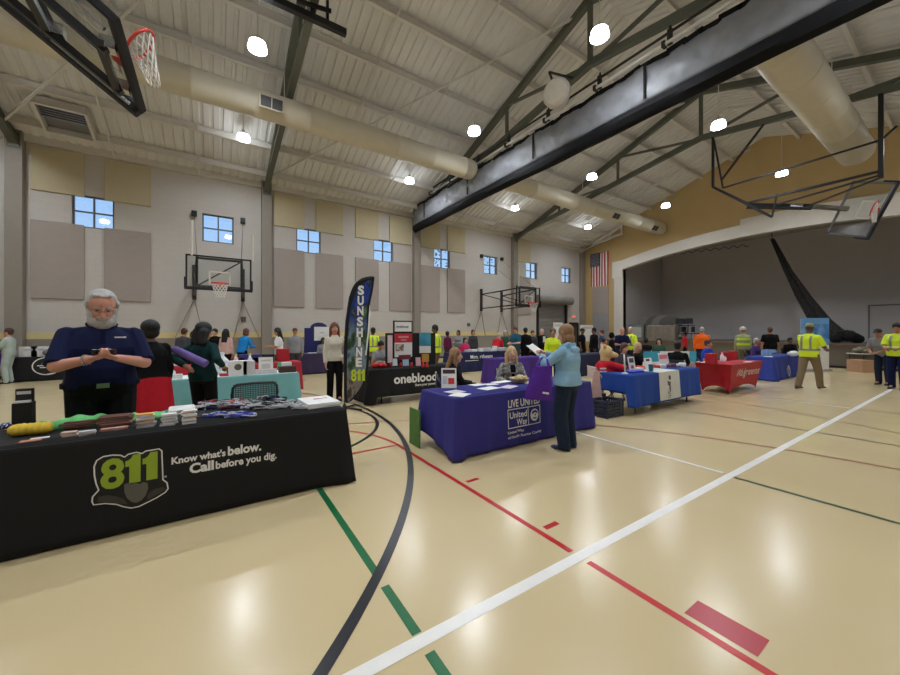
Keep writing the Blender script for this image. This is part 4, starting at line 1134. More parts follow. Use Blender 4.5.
# ---- united way table items
p = onz(449, 388, ZT)
def easel(label, px, py, w, h, Y=None, mat=None, z=ZT, tilt=.2, rz=0, bars=(), name='sign_holder', group='sign holders'):
    p = onz(px, py, z) if Y is None else None
    t = thing(name, label, 'sign', (p.x, p.y, z+.003), rz, group)
    c = V((p.x, p.y, z+.005)); Rz = Matrix.Rotation(rz, 3, 'Z'); R = Rz@Matrix.Rotation(-tilt, 3, 'X')
    MB().box(c+R@V((0, 0, h/2)), (w, .006, h), R=R).build('panel', mat or m_paper, t)
    MB().box(c+Rz@V((0, .05, .004)), (w, .12, .006), R=Rz).build('foot', m_acry, t)
    for (u0, u1, v0, v1, mt) in bars:
        MB().box(c+R@V(((u0+u1)/2*w, -.0045, (v0+v1)/2*h)), ((u1-u0)*w, .002, (v1-v0)*h), R=R).build('print', mt, t)
    return t
m_dk = M('print_dark', (62, 40, 44), .7); m_rd = M('print_red', (206, 58, 46), .7)
easel('white sign holder with a red square on the blue table', 449, 388.5, .22, .29, tilt=.25, rz=-.55, bars=((-.4, .4, .72, .92, m_dk), (-.05, .35, .2, .5, m_rd), (-.42, -.1, .2, .6, m_gry)))
for (px, py, w, d, rz, nm, mt) in ((460, 395, .26, .2, .5, 'white leaflet at the front left corner of the blue table', None), (455, 392, .24, .2, .2, 'white leaflet tucked under the front corner leaflet', m_gry), (489, 388.5, .3, .2, .15, 'white leaflet in the middle of the blue table', None),
    (477, 385, .22, .16, .1, 'small white leaflet behind the middle leaflet', None), (491, 384.5, .2, .14, -.2, 'white leaflet left of the tan bowl', None), (509, 387, .3, .18, .4, 'pink tinted leaflet right of the middle leaflet', M('leaf_pink', (220, 204, 214), .8)), (502, 382, .36, .16, .1, 'long white leaflet in front of the blond woman', None), (528, 383, .22, .14, .3, 'white leaflet right of the tan bowl', None)):
    sheet(nm, px, py, w, d, rz, mt)
p = onz(519, 383, ZT)
t = thing('snack_bowl', 'tan woven bowl on the blue table in front of the blond woman', 'bowl', (p.x, p.y, ZT+.003))
MB().lathe([(.09, .003), (.12, .02), (.15, .075), (.155, .085), (.14, .08), (.1, .03), (.02, .02)], (p.x, p.y, ZT), 20).build('bowl', M('wicker', (196, 172, 128), .8, var=.2, scale=60), t, True)
b = MB(); rnd = random.Random(4)
for i in range(14): b.ell((p.x+rnd.uniform(-.09, .09), p.y+rnd.uniform(-.09, .09), ZT+.085+rnd.uniform(0, .02)), (.03, .03, .025), n=8, m=5)
b.build('wrapped_sweets', M('sweets', (218, 200, 160), .6, var=.2), t, True)
# green sign and gray box under the left end
t = thing('yard_sign', 'green and gray signboard leaning at the left end of the blue table', 'sign', (2.47, 4.0, 0))
a, b = onz(410.5, 443, 0), onz(420.5, 449, 0)
MB().poly([(a.x, a.y, .01), (b.x, b.y, .01), (b.x+.03, b.y+.05, .5), (a.x+.03, a.y+.05, .5)], (b-a).cross(V((0, 0, 1))).normalized(), .02).build('green_panel', M('sign_green', (78, 120, 50), .7, var=.15, scale=10), t)
t = thing('cardboard_box', 'gray box under the left end of the blue table', 'box', (2.72, 4.0, 0))
MB().bx((2.58, 3.75, .0), (2.95, 4.25, .26)).build('body', M('box_gray', (150, 148, 146), .8), t, bevel=.01); MB().bx((2.57, 3.97, .26), (2.96, 4.03, .264)).build('tape', m_tan, t)
# ---- oneblood display
t = thing('display_board', 'black trifold display board with red and blue posters by the feather flag', 'display board', (3.85, 7.8, ZT+.003))
Yb = 7.82
def PB(px, py, Y=Yb): return onY(px, py, Y)
a, b = PB(394, 366), PB(432, 366); zt_ = PB(410, 333).z
mk = M('board_black', (20, 20, 22), .8)
cxl = PB(393, 340).x; cxr = PB(417, 340).x; exr = PB(432.5, 340).x
MB().bx((cxl, Yb, ZT+.003), (cxr, Yb+.03, zt_)).build('center_panel', mk, t)
def wing(x0, y0, x1, y1, nm):
    d = V((x1-x0, y1-y0, 0)).normalized(); n_ = V((-d.y, d.x, 0))
    MB().poly([(x0, y0, ZT+.003), (x1, y1, ZT+.003), (x1, y1, zt_), (x0, y0, zt_)], n_, .03).build(nm, mk, t); return d, n_
lx, ly = onY(386.5, 340, 7.55).x, 7.55
wing(lx, ly, cxl-.002, Yb, 'left_panel'); wing(cxr+.002, Yb, exr, 7.68, 'right_panel')
hx0, hx1 = PB(393.5, 325).x, PB(412.5, 325).x; hz0, hz1 = PB(400, 331.5).z, PB(400, 321.5).z
MB().bx((hx0, Yb, zt_), (hx1, Yb+.03, hz1+.02)).build('header', mk, t)
hd = MB().bx((hx0+.03, Yb-.004, hz0+.0), (hx1-.03, Yb-.001, hz1-.01)).build('header_card', m_paper, t)
text(t, 'oneblood', hx0+.07, hx1-.12, (hz0+hz1)/2-.03, m_pblk, lambda u, v: V((u, Yb-.008, v)), height=.06, bold=.02)
px0, px1 = PB(394.5, 340).x, PB(412, 340).x
def card(nm, x0, x1, y0p, y1p, mat, yy=Yb-.004, par=t):
    MB().bx((x0, yy-.003, PB(400, y1p).z), (x1, yy, PB(400, y0p).z)).build(nm, mat, par)
card('poster', px0, px1, 333.5, 357, m_paper); card('poster_head', px0, px1, 333.5, 342.5, M('poster_red', (190, 40, 54), .6), Yb-.008)
card('poster_title', px0+.1, px1-.1, 336, 338, M('poster_pink', (220, 140, 146), .6), Yb-.012); card('poster_title', px0+.16, px1-.16, 339.4, 340.6, M('poster_pink', (220, 140, 146), .6), Yb-.012)
card('poster_photo', px0+.02, px0+.24, 344, 351, MRAMP('photo_people', [(0, (60, 50, 50)), (.45, (130, 100, 90)), (.6, (200, 190, 190)), (1, (170, 60, 60))], 9), Yb-.008)
card('poster_photo', px0+.1, px1-.04, 355, 360, M('poster_dkred', (120, 44, 56), .6), Yb-.012)
# right wing poster (on the angled panel)
dr_ = V((exr-cxr, 7.68-Yb, 0)); L_ = dr_.length; dr_.normalize(); nr_ = V((dr_.y, -dr_.x, 0))
def rw(nm, u0, u1, z0, z1, mat, lift=.006):
    o_ = V((cxr, Yb, 0))+nr_*lift
    MB().poly([o_+dr_*u0+V((0, 0, z0)), o_+dr_*u1+V((0, 0, z0)), o_+dr_*u1+V((0, 0, z1)), o_+dr_*u0+V((0, 0, z1))], nr_, .002).build(nm, mat, t)
rw('poster', .06, L_-.12, PB(420, 353).z, PB(420, 332.5).z, m_paper); rw('poster_photo', .06, L_-.12, PB(420, 346).z, PB(420, 332.5).z, MRAMP('photo_blue', [(0, (40, 44, 60)), (.4, (60, 140, 170)), (1, (110, 180, 200))], 3), .01)
rw('notice', .12, .3, PB(420, 362).z, PB(420, 354).z, M('notice_amber', (206, 150, 60), .7))
dl = V((cxl-lx, Yb-ly, 0)); Ll = dl.length; dl.normalize(); nl = V((dl.y, -dl.x, 0)); o_ = V((lx, ly, 0))+nl*.006
MB().poly([o_+dl*.05+V((0, 0, ZT+.1)), o_+dl*(Ll-.05)+V((0, 0, ZT+.1)), o_+dl*(Ll-.05)+V((0, 0, zt_-.05)), o_+dl*.05+V((0, 0, zt_-.05))], nl, .002).build('poster', M('poster_strip', (222, 200, 204), .7), t)
rnd = random.Random(9)
for i, (px, py, w, h, mt, nm) in enumerate(((395, 366, .13, .2, m_paper, 'white photo card'), (406, 366, .16, .15, M('card_sky', (170, 196, 216), .7), 'pale blue card'), (418.5, 366, .13, .2, M('card_rose', (220, 170, 180), .7), 'rose card'))):
    easel(nm+' propped before the black trifold board', px, py, w, h, mat=mt, tilt=.15, group='cards before the black trifold board')
for i, px in enumerate((390.5, 401, 411.5, 423, 427)):
    p = onz(px, 367, ZT); o = MB().lathe([(.03, 0), (.032, .06), (.02, .08), (.022, .1)], (p.x, p.y, ZT+.003), 12)
    item('red_cup', 'small red stress toy, %s from the left before the black trifold board' % ORD[i], 'toy', o, M('toy_red', (206, 40, 48), .5), (p.x, p.y, ZT), 'red giveaways before the black trifold board', smooth=True)
p = onz(379, 368, ZT); o = MB()
for k in range(5): o.ell((p.x-.12+k*.06, p.y+.02*(k % 2), ZT+.055), (.06, .08, .05+.015*(k % 2)), n=10, m=6)
item('red_bag', 'crumpled red bag left of the black trifold board', 'bag', o, M('bag_red', (214, 36, 44), .6), (p.x, p.y, ZT), smooth=True)
p = onz(374, 366, ZT); item('orange_card', 'orange card standing beside the red bag', 'card', MB().box((p.x, p.y, ZT+.075), (.1, .01, .14)), M('card_amber', (230, 150, 70), .7), (p.x, p.y, ZT))
# ---- items on the teal table
def boxi(nm, label, px, py, w, d, h, mat, cat='box', z=ZT+.004, rz=0, group='goods on the teal table', bevel=.006):
    p = onz(px, py, z)
    if group == 'goods on the teal table' and p.y < 7.7: p = onY(px, py, 7.7)
    return item(nm, label, cat, MB().box((p.x, p.y+d/2, z+h/2), (w, d, h), rz), mat, (p.x, p.y, z), group, bevel)
def bottle(label, px, py, h, r, mat, cap, z=ZT+.004, group='goods on the teal table', nm='bottle', cat='bottle'):
    p = onz(px, py, z)
    if group == 'goods on the teal table' and p.y < 7.7+r: p = onY(px, py, 7.7+r)
    t = thing(nm, label, cat, (p.x, p.y, z), 0, group)
    MB().lathe([(r*.9, 0), (r, .01), (r, h*.62), (r*.45, h*.8), (r*.4, h*.9)], (p.x, p.y, z), 14).build('body', mat, t, auto=True)
    MB().lathe([(r*.46, h*.88), (r*.46, h)], (p.x, p.y, z), 12).build('cap', cap, t, auto=True)
m_jug = M('jug_white', (226, 230, 236), .4)
bottle('tall white jug beside the woman in dark green', 221, 374, .42, .13, m_jug, m_jug, nm='jug', cat='jug')
wb_ = boxi('white_box', 'left of the two white boxes with a dark emblem on the teal table', 238, 376.5, .3, .16, .27, m_paper)
boxi('white_box', 'right white box standing beside the emblem box', 249, 376, .2, .16, .26, m_gry)
p = onz(238, 376.5, ZT+.004)
if p.y < 7.7: p = onY(238, 376.5, 7.7)
o = MB(); o.lathe([(.06, 0), (.06, .003)], (p.x, p.y-.001, ZT+.16), 16, (0, -1, 0)); o.build('emblem', m_pgray, wb_)
bottle('yellow capped bottle behind the white boxes', 236, 372, .36, .05, m_jug, M('cap_yellow', (226, 190, 70), .5)); bottle('second yellow capped bottle behind the white boxes', 250, 371.5, .37, .05, m_jug, M('cap_yellow', (226, 190, 70), .5))
easel('white printed sign standing on the teal table', 266, 374, .25, .32, bars=((-.35, .35, .75, .85, m_gry), (-.3, .3, .3, .6, m_gry)), tilt=.1)
boxi('book_row', 'row of small printed packs in front of the white sign', 266, 377.5, .38, .06, .09, MRAMP('packs', [(0, (60, 50, 70)), (.5, (220, 220, 220)), (1, (90, 90, 110))], 25), 'packs')
boxi('dark_basket', 'dark brown basket at the right end of the teal table', 288, 375.5, .3, .2, .12, M('basket_brown', (70, 46, 40), .8, var=.3, scale=60), 'basket')
boxi('white_carton', 'white carton behind the dark basket', 287, 371, .18, .14, .18, m_paper)
boxi('green_pouch', 'green pouch behind the packs on the teal table', 281, 370, .12, .1, .16, M('pouch_green', (70, 150, 96), .7), 'pouch')
boxi('red_tin', 'red tin beside the tall white jug', 224, 378, .14, .08, .05, M('tin_red', (196, 50, 56), .5), 'tin')
boxi('dark_pack', 'dark pack between the jug and the white boxes', 230.5, 375, .12, .08, .14, M('pack_dark', (40, 42, 60), .6), 'pack')
bottle('small white bottle at the left end of the teal table', 172, 380, .2, .05, m_jug, m_gry); boxi('white_cup_box', 'small white box at the left end of the teal table', 178, 379, .12, .1, .08, m_paper)
# wall hanging keyrings on the teal front: skipped parts; red table goods
GX = M('bag_white', (226, 226, 224), .7)
for i, (px, w, h, mt, nm) in enumerate(((172, .4, .12, m_paper, 'white tray'), (238, .3, .14, M('pk_crimson', (150, 40, 60), .6), 'crimson pack'), (250, .5, .22, M('pk_violet', (60, 54, 120), .6), 'violet box'), (258, .25, .14, M('pk_tan', (190, 150, 110), .6), 'tan pack'), (283, .3, .34, M('pk_red', (180, 30, 44), .6), 'deep red bag'), (268, .3, .2, m_pblk, 'black pot'))):
    p = onY(px, 350, 10.7); item('red_table_pack', nm+' on the red table behind the teal table', 'pack', MB().box((p.x, 10.75, ZT+.004+h/2), (w, .25, h)), mt, (p.x, 10.75, ZT), 'goods on the red table', .01)
# ---- plum table display board
t = thing('display_board', 'navy display board with an arched top and white sheet by the far wall', 'display board', (3.7, 15.6, 0))
a, b = onY(304.5, 330, 15.6), onY(333, 330, 15.6); zt_ = onY(318, 328, 15.6).z; zm = onY(318, 322.5, 15.6).z; xm = (a.x+b.x)/2
pts = [(a.x, 15.6, .01), (b.x, 15.6, .01), (b.x, 15.6, zt_)]+[(xm+(b.x-a.x)*.3*math.cos(q), 15.6, zt_+(zm-zt_)*math.sin(q)) for q in [i*PI/10 for i in range(11)]]+[(a.x, 15.6, zt_)]
MB().poly(pts, (0, 1, 0), .04).build('panel', M('board_navy', (36, 38, 100), .8), t)
MB().bx((xm-.2, 15.585, 1.2), (xm+.42, 15.595, zt_+.05)).build('white_sheet', m_paper, t); MB().bx((xm+.02, 15.58, 1.5), (xm+.2, 15.584, 1.56)).build('print', m_gry, t)
sheet('white sheet on the plum table', 312, 353, .3, .2, 0, z=ZT)
# ---- navy lettered table goods
rnd = random.Random(21)
for i in range(7):
    px = 470+i*5.2; p = onY(px, 350, 11.5); h = rnd.uniform(.06, .22)
    item('white_pack', '%s white giveaway from the left on the navy lettered table' % ORD[i], 'giveaway', MB().box((p.x, 11.5+rnd.uniform(-.1, .2), ZT+.004+h/2), (rnd.uniform(.15, .35), .18, h), rnd.uniform(-.4, .4)), m_paper if i % 3 else m_gry, (p.x, 11.5, ZT), 'giveaways on the navy table', .006)
# ---- paw table items
def pt(px, py): return onz(px, py, ZT)
easel('white photo sign with dark animal pictures on the royal blue table', 633, 371.5, .24, .3, bars=((-.35, .35, .6, .9, M('print_fur', (90, 70, 70), .7)), (-.2, .2, .2, .4, m_rd)), tilt=.18)
easel('white sign between the photo sign and the pink poster', 649.5, 369, .3, .24, bars=((-.3, .2, .7, .9, m_dk),), tilt=.18)
easel('white poster with pink lettering on the royal blue table', 665, 366.5, .44, .32, bars=((-.42, .42, .55, .85, M('print_rose', (232, 130, 150), .7)),), tilt=.18)
p = pt(651, 371.5); o = MB().lathe([(.04, 0), (.05, .14), (.046, .14), (.036, .01)], (p.x, p.y, ZT+.004), 16); item('teal_cup', 'teal cup at the front of the royal blue table', 'cup', o, M('cup_teal', (30, 104, 120), .5), (p.x, p.y, ZT), smooth=False, auto=True)
p = pt(625, 374); t = thing('candle_holder', 'slim white stick on a round foot on the royal blue table', 'stick', (p.x, p.y, ZT+.003)); MB().lathe([(.06, .003), (.06, .02), (.03, .03)], (p.x, p.y, ZT), 16).build('foot', m_paper, t, auto=True); MB().tube([(p.x, p.y, ZT+.03), (p.x-.03, p.y, ZT+.38)], .014, 8).build('stick', m_paper, t, True)
for i, (px, py, mt) in enumerate(((641, 371, 'white'), (643, 370, 'red'), (659, 368, 'red'), (664, 368, 'white'), (670, 367.5, 'plum'), (675, 367, 'plum'), (679, 367, 'white'), (685, 366.5, 'white'))):
    p = pt(px, py); mm = {'white': m_paper, 'red': m_rd, 'plum': M('pk_plum', (120, 80, 110), .7)}[mt]
    item('small_pack', '%s small pack, %s from the left on the royal blue table' % (mt, ORD[i]), 'pack', MB().box((p.x, p.y+.06, ZT+.01+.03), (.2, .14, .05+.03*(i % 2)), .3*(i % 3)), mm, (p.x, p.y, ZT), 'packs on the royal blue table', .01)
p = pt(640, 373); item('blue_tray', 'flat bright blue tray at the front corner of the royal blue table', 'tray', MB().box((p.x, p.y+.1, ZT+.02), (.42, .16, .03)), M('tray_blue', (16, 40, 190), .5), (p.x, p.y, ZT), None, .01)
# teal trifold behind on the same table's back edge
cloth('white tablecloth under the teal trifold board', 10.1, 11.65, 4.6, 5.5, .72, .02, M('cloth_white', (206, 206, 204), .8), .03, .01, 17)
q0 = onD(670, 352, 10.2); t = thing('display_board', 'teal and white trifold board behind the royal blue table signs', 'display board', (q0.x, q0.y, .723))
zt_ = q0.z+.02
for (p0, p1, d0, d1, mt, nm) in ((644, 660, 10.05, 10.2, M('teal_board', (60, 160, 180), .7), 'left_panel'), (660.3, 689.5, 10.22, 10.22, m_paper, 'center_panel'), (690, 696, 10.2, 10.0, M('teal_board', (60, 160, 180), .7), 'right_panel')):
    A, B = onD(p0, 350, d0), onD(p1, 350, d1); A.z = B.z = .724; d_ = (B-A).normalized()
    MB().poly([A, B, V((B.x, B.y, zt_)), V((A.x, A.y, zt_))], (-d_.y, d_.x, 0), .02).build(nm, mt, t)
# crates beside the table
def crate(label, x, y, z0=0):
    t = thing('storage_crate', label, 'crate', (x, y, z0), 0, 'navy crates'); mm = M('crate_navy', (38, 46, 66), .5); W, D, H = .5, .36, .3
    MB().bx((x-W/2, y-D/2, z0), (x+W/2, y+D/2, z0+.02)).build('base', mm, t)
    for s in (-1, 1):
        w_ = MB()
        for k in range(5): w_.bx((x-W/2, y+s*(D/2-.01)-.01, z0+.02+k*.06), (x+W/2, y+s*(D/2-.01)+.01, z0+.055+k*.06))
        for k in range(7): w_.bx((x-W/2+k*W/6-.012, y+s*(D/2-.01)-.012, z0), (x-W/2+k*W/6+.012, y+s*(D/2-.01)+.012, z0+H))
        w_.build('side', mm, t)
        w_ = MB()
        for k in range(5): w_.bx((x+s*(W/2-.01)-.01, y-D/2, z0+.02+k*.06), (x+s*(W/2-.01)+.01, y+D/2, z0+.055+k*.06))
        for k in range(5): w_.bx((x+s*(W/2-.01)-.012, y-D/2+k*D/4-.012, z0), (x+s*(W/2-.01)+.012, y-D/2+k*D/4+.012, z0+H))
        w_.build('end', mm, t)
    r_ = MB(); r_.bx((x-W/2-.02, y-D/2-.02, z0+H-.03), (x+W/2+.02, y-D/2+.01, z0+H+.01)); r_.bx((x-W/2-.02, y+D/2-.01, z0+H-.03), (x+W/2+.02, y+D/2+.02, z0+H+.01)); r_.bx((x-W/2-.02, y-D/2, z0+H-.03), (x-W/2+.01, y+D/2, z0+H+.01)); r_.bx((x+W/2-.01, y-D/2, z0+H-.03), (x+W/2+.02, y+D/2, z0+H+.01)); r_.build('rim', mm, t)
p = onz(618, 417, 0); crate('navy plastic crate on the floor left of the royal blue table, lower', p.x-.05, p.y+.2)
p2 = onz(604, 410, 0); crate('navy plastic crate behind the front crate, left of the royal blue table', p2.x-.12, p2.y+.25)
# ---- walgreens goods
for i, (px, py, w, h, nm) in enumerate(((716, 364, .28, .26, 'front red display box on the red table'), (729, 361, .26, .24, 'back left red gift box on the red table'), (737, 360, .24, .25, 'back right red gift box on the red table'))):
    p = onz(px, py, ZT); item('red_box', nm, 'box', MB().box((p.x, min(p.y+.1, GY1-.12), ZT+.006+h/2), (w, .18, h)), m_red, (p.x, p.y, ZT), 'red boxes on the red table', .008)
bottle('white bottle between the red boxes', 722, 361, .24, .045, m_jug, m_gry, group=None)
p = onz(731, 356, ZT+.01)
item('leaflet', 'white sheets at the left end of the red table', 'leaflet', MB().box((10.9, 4.12, ZT+.008), (.42, .2, .006)), m_paper, (10.9, 4.12, ZT), 'leaflets on the tables'); sheet('white flyer at the right end of the red table', 748, 362, .3, .16, .1)
bottle('small red topped bottle beside the white bottle on the red table', 725, 361.5, .16, .035, m_jug, m_red, group=None)
# ---- goods on the oval emblem table
p = V((15.6, 4.0, ZT)); t = thing('water_pack', 'shrink wrapped pack of blue bottles on the medium blue table', 'bottle pack', (15.6, 4.0, ZT+.003))
for i in range(5):
    for j in range(3): MB().lathe([(.045, 0), (.045, .15), (.02, .19), (.02, .21)], (p.x-.2+i*.1, p.y+j*.1, ZT+.004), 10).build('bottle', M('bottle_blue', (130, 165, 205), .3), t, auto=True)
MB().bx((p.x-.25, p.y-.05, ZT+.05), (p.x+.25, p.y-.047, ZT+.12)).build('label_band', M('band_blue', (50, 80, 160), .5), t)
item('leaflet', 'white papers at the left of the medium blue table', 'leaflet', MB().box((15.05, 3.98, ZT+.008), (.3, .22, .006), .3), m_paper, (15.05, 3.98, ZT), 'leaflets on the tables')
p = onz(795, 356, ZT); o = MB()
for k in range(4): o.ell((p.x-.15+k*.1, p.y+.05, ZT+.08), (.1, .12, .07+.02*(k % 2)), n=10, m=6)
item('white_bags', 'crumpled white plastic bag on the medium blue table behind the pacing man', 'bag', o, m_jug, (p.x, p.y, ZT), smooth=True)
# ---- wall table signs
for px, nm in ((28, 'left'), (40, 'right')):
    c = onY(px, 350, 17.0); t = thing('sign_holder', '%s white sign on the far left black table' % nm, 'sign', (c.x, 17.0, ZT+.003), 0, 'sign holders')
    MB().bx((c.x-.2, 17.0, ZT+.004), (c.x+.2, 17.02, ZT+.34)).build('panel', m_paper, t); MB().bx((c.x-.2, 17.0, ZT+.003), (c.x+.2, 17.12, ZT+.012)).build('foot', m_acry, t)
    MB().bx((c.x-.1, 16.994, ZT+.2), (c.x+.1, 16.999, ZT+.27)).build('print', m_gry, t)
c = onY(52, 350, 17.0); item('small_gray_bag', 'gray bag on the right end of the far left black table', 'bag', MB().ell((c.x, 17.0, ZT+.134), (.22, .2, .13)), m_gray, (c.x, 17.0, ZT), smooth=True)
# ---- feather flag
dF = 7.2
t = thing('feather_flag', 'tall black feather flag with stacked white letters', 'flag', tuple(onD(357, 331.5+F_PX*CAMH/dF, dF)))
R_ = V((CS, -SN, 0)); Fw = V((SN, CS, 0))
def FP(px, py, lift=0): return onD(px, py, dF)-Fw*lift
def FZ(x, y): return (335+x*50/241.0, 270+y*140/675.0)
out = [(48, 634), (46, 560), (45, 480), (46, 400), (48, 320), (52, 250), (59, 180), (70, 125), (86, 82), (108, 54), (140, 36), (186, 31), (187, 60), (180, 110), (170, 160), (166, 230), (166, 330), (164, 430), (156, 500), (140, 556), (110, 602), (72, 636)]
def spl(P, k=4, closed=True):
    n = len(P); o_ = []
    for i in range(n):
        p0, p1, p2, p3 = [V(P[(i+d) % n]) for d in (-1, 0, 1, 2)]
        for t_ in range(k):
            f_ = t_/k; q_ = .5*((2*p1)+(p2-p0)*f_+(2*p0-5*p1+4*p2-p3)*f_*f_+(3*p1-p0-3*p2+p3)*f_**3); o_.append((q_.x, q_.y))
    return o_
out = spl(out)
po = [FP(*FZ(*q)) for q in out]
fl = MB().poly(po, Fw, .012).build('border', M('flag_black', (16, 17, 20), .8), t)
inn = [(60, 625), (58, 480), (60, 400), (62, 320), (68, 250), (76, 190), (90, 135), (106, 98), (126, 72), (150, 56), (176, 52), (170, 110), (158, 160), (154, 230), (155, 330), (152, 430), (145, 498), (128, 556), (100, 598), (76, 622)]
def MFLAG():
    m = bpy.data.materials.new('flag_print'); m.use_nodes = True; nt = m.node_tree; b = nt.nodes['Principled BSDF']; b.inputs['Roughness'].default_value = .8
    tc = nt.nodes.new('ShaderNodeTexCoord'); sp = nt.nodes.new('ShaderNodeSeparateXYZ'); nt.links.new(tc.outputs['Object'], sp.inputs[0])
    nz = nt.nodes.new('ShaderNodeTexNoise'); nz.inputs['Scale'].default_value = 6.5; nz.inputs['Detail'].default_value = 6
    mp = nt.nodes.new('ShaderNodeMapping'); mp.inputs['Scale'].default_value = (1, 1, .45); nt.links.new(tc.outputs['Object'], mp.inputs[0]); nt.links.new(mp.outputs[0], nz.inputs['Vector'])
    r1 = nt.nodes.new('ShaderNodeValToRGB')      # upper: blue / black
    def ramp(r, st):
        while len(r.color_ramp.elements) < len(st): r.color_ramp.elements.new(.5)
        for e, (p_, c_) in zip(r.color_ramp.elements, st): e.position = p_; e.color = lin(c_)
    ramp(r1, [(.3, (14, 16, 24)), (.45, (30, 62, 150)), (.56, (22, 34, 70)), (.68, (90, 120, 80))])
    r2 = nt.nodes.new('ShaderNodeValToRGB'); ramp(r2, [(.32, (18, 20, 18)), (.45, (60, 86, 50)), (.53, (120, 140, 156)), (.66, (30, 34, 34))])
    r3 = nt.nodes.new('ShaderNodeValToRGB'); ramp(r3, [(.35, (58, 50, 46)), (.47, (136, 124, 114)), (.56, (64, 56, 52)), (.66, (160, 150, 140))])
    m1 = nt.nodes.new('ShaderNodeMix'); m1.data_type = 'RGBA'; m2 = nt.nodes.new('ShaderNodeMix'); m2.data_type = 'RGBA'
    g1 = nt.nodes.new('ShaderNodeMapRange'); g1.inputs['From Min'].default_value = 1.5; g1.inputs['From Max'].default_value = 1.9
    g2 = nt.nodes.new('ShaderNodeMapRange'); g2.inputs['From Min'].default_value = .55; g2.inputs['From Max'].default_value = .85
    for r in (r1, r2, r3): nt.links.new(nz.outputs['Fac'], r.inputs[0])
    nt.links.new(sp.outputs['Z'], g1.inputs['Value']); nt.links.new(sp.outputs['Z'], g2.inputs['Value'])
    nt.links.new(g2.outputs[0], m2.inputs['Factor']); nt.links.new(r3.outputs[0], m2.inputs[6]); nt.links.new(r2.outputs[0], m2.inputs[7])
    nt.links.new(g1.outputs[0], m1.inputs['Factor']); nt.links.new(m2.outputs[2], m1.inputs[6]); nt.links.new(r1.outputs[0], m1.inputs[7])
    nt.links.new(m1.outputs[2], b.inputs['Base Color']); return m
mf = MB(); pi_ = [FP(*FZ(*q), .002) for q in spl(inn)]; mf.poly(pi_, -Fw, .004); mf.build('print', MFLAG(), t)
SL_ = 'SUNSHINE'; ycur = [93, 143, 192, 244, 297, 342, 391, 440]
for ch, yy in zip(SL_, ycur):
    cxp = 126-(yy-88)*.03
    p0, p1 = FZ(cxp-15, yy+24), FZ(cxp+15, yy-18)
    if ch == 'I': p0, p1 = FZ(cxp-7, yy+24), FZ(cxp+7, yy-18)
    A, B = FP(*p0, .01), FP(*p1, .01); W_ = (B-A).dot(R_)
    text(t, ch, 0, W_, 0, m_txt, lambda u, v: A+R_*u+V((0, 0, v)), height=B.z-A.z, bold=.05, name='letter')
for ch, x0_ in (('8', 78), ('1', 106), ('1', 127)):
    A, B = FP(*FZ(x0_, 534), .01), FP(*FZ(x0_+(26 if ch == '8' else 18), 478), .01)
    ml_ = M('flag_lime', (190, 206, 40), .7); sf_ = lambda u, v: A+R_*u+V((0, 0, v))
    if ch == '8': text(t, ch, 0, (B-A).dot(R_), 0, ml_, sf_, height=B.z-A.z, bold=.03, name='number')
    else: flat(t, 'number', [((B-A).dot(R_)*p_[0], (B.z-A.z)*p_[1]) for p_ in ONE], ml_, sf_)
shd = [(88, 536), (130, 536), (130, 552), (122, 566), (109, 574), (96, 566), (88, 552)]
s_ = MB(); s_.poly([FP(*FZ(*q), .01) for q in shd], -Fw, .003); s_.build('shield', M('shield_gray', (120, 112, 108), .7), t)
wh = MB(); wh.poly([FP(*FZ(*q), .01) for q in [(168, 165), (172, 200), (166, 300), (152, 410), (146, 412), (158, 300), (163, 220)]], -Fw, .003); wh.build('white_streak', m_txt, t)
pole = [FP(*FZ(*q)) for q in [(46, 664), (45, 560), (44, 400), (52, 250), (70, 130), (112, 54), (184, 32)]]
MB().tube(pole, .012, 8).build('pole', m_black, t, True)
b0 = FP(*FZ(46, 664)); b0.z = 0
bs = MB()
for k in range(4):
    a_ = PI/4+k*PI/2; bs.bar((b0.x, b0.y, .05), (b0.x+.38*math.cos(a_), b0.y+.38*math.sin(a_), .015), .03, .03)
bs.lathe([(.05, 0), (.05, .06), (.02, .12), (.02, max(.13, pole[0].z))], (b0.x, b0.y, 0), 12); bs.build('cross_base', m_black, t)
# weight bag on base
# ---- banner stand at the right
p = onz(815, 372, 0); Yp = p.y
t = thing('banner_stand', 'roll up banner stand with blue picture top and white lower half', 'banner', (p.x, p.y, 0))
dB = 14.2
def BP(px, py, l=0): return onD(px, py, dB)-Fw*l
zB = CAMH-(372-331.5)*dB/F_PX
def rect(px0, py0, px1, py1, l, th): 
    a_, b_ = BP(px0, py1, l), BP(px1, py1, l); c_, d_ = BP(px1, py0, l), BP(px0, py0, l)
    for q in (a_, b_): q.z = max(q.z, .06)
    return MB().poly([a_, b_, c_, d_], Fw, th)
rect(800.5, 318, 829, 372, 0, .012).build('sheet', m_paper, t); rect(800.5, 318, 829, 345, .004, .003).build('picture', MRAMP('banner_blue', [(.2, (34, 50, 90)), (.45, (70, 130, 200)), (.6, (120, 170, 220)), (.75, (225, 232, 240))], 2.2), t)
rect(800.5, 318, 829, 324, .008, .003).build('title_band', M('band_sky', (110, 165, 220), .6), t)
a_, b_ = BP(800, 371), BP(830, 371); a_.z = b_.z = .04; MB().bar(a_, b_, .2, .08).build('cassette', m_chrome, t)
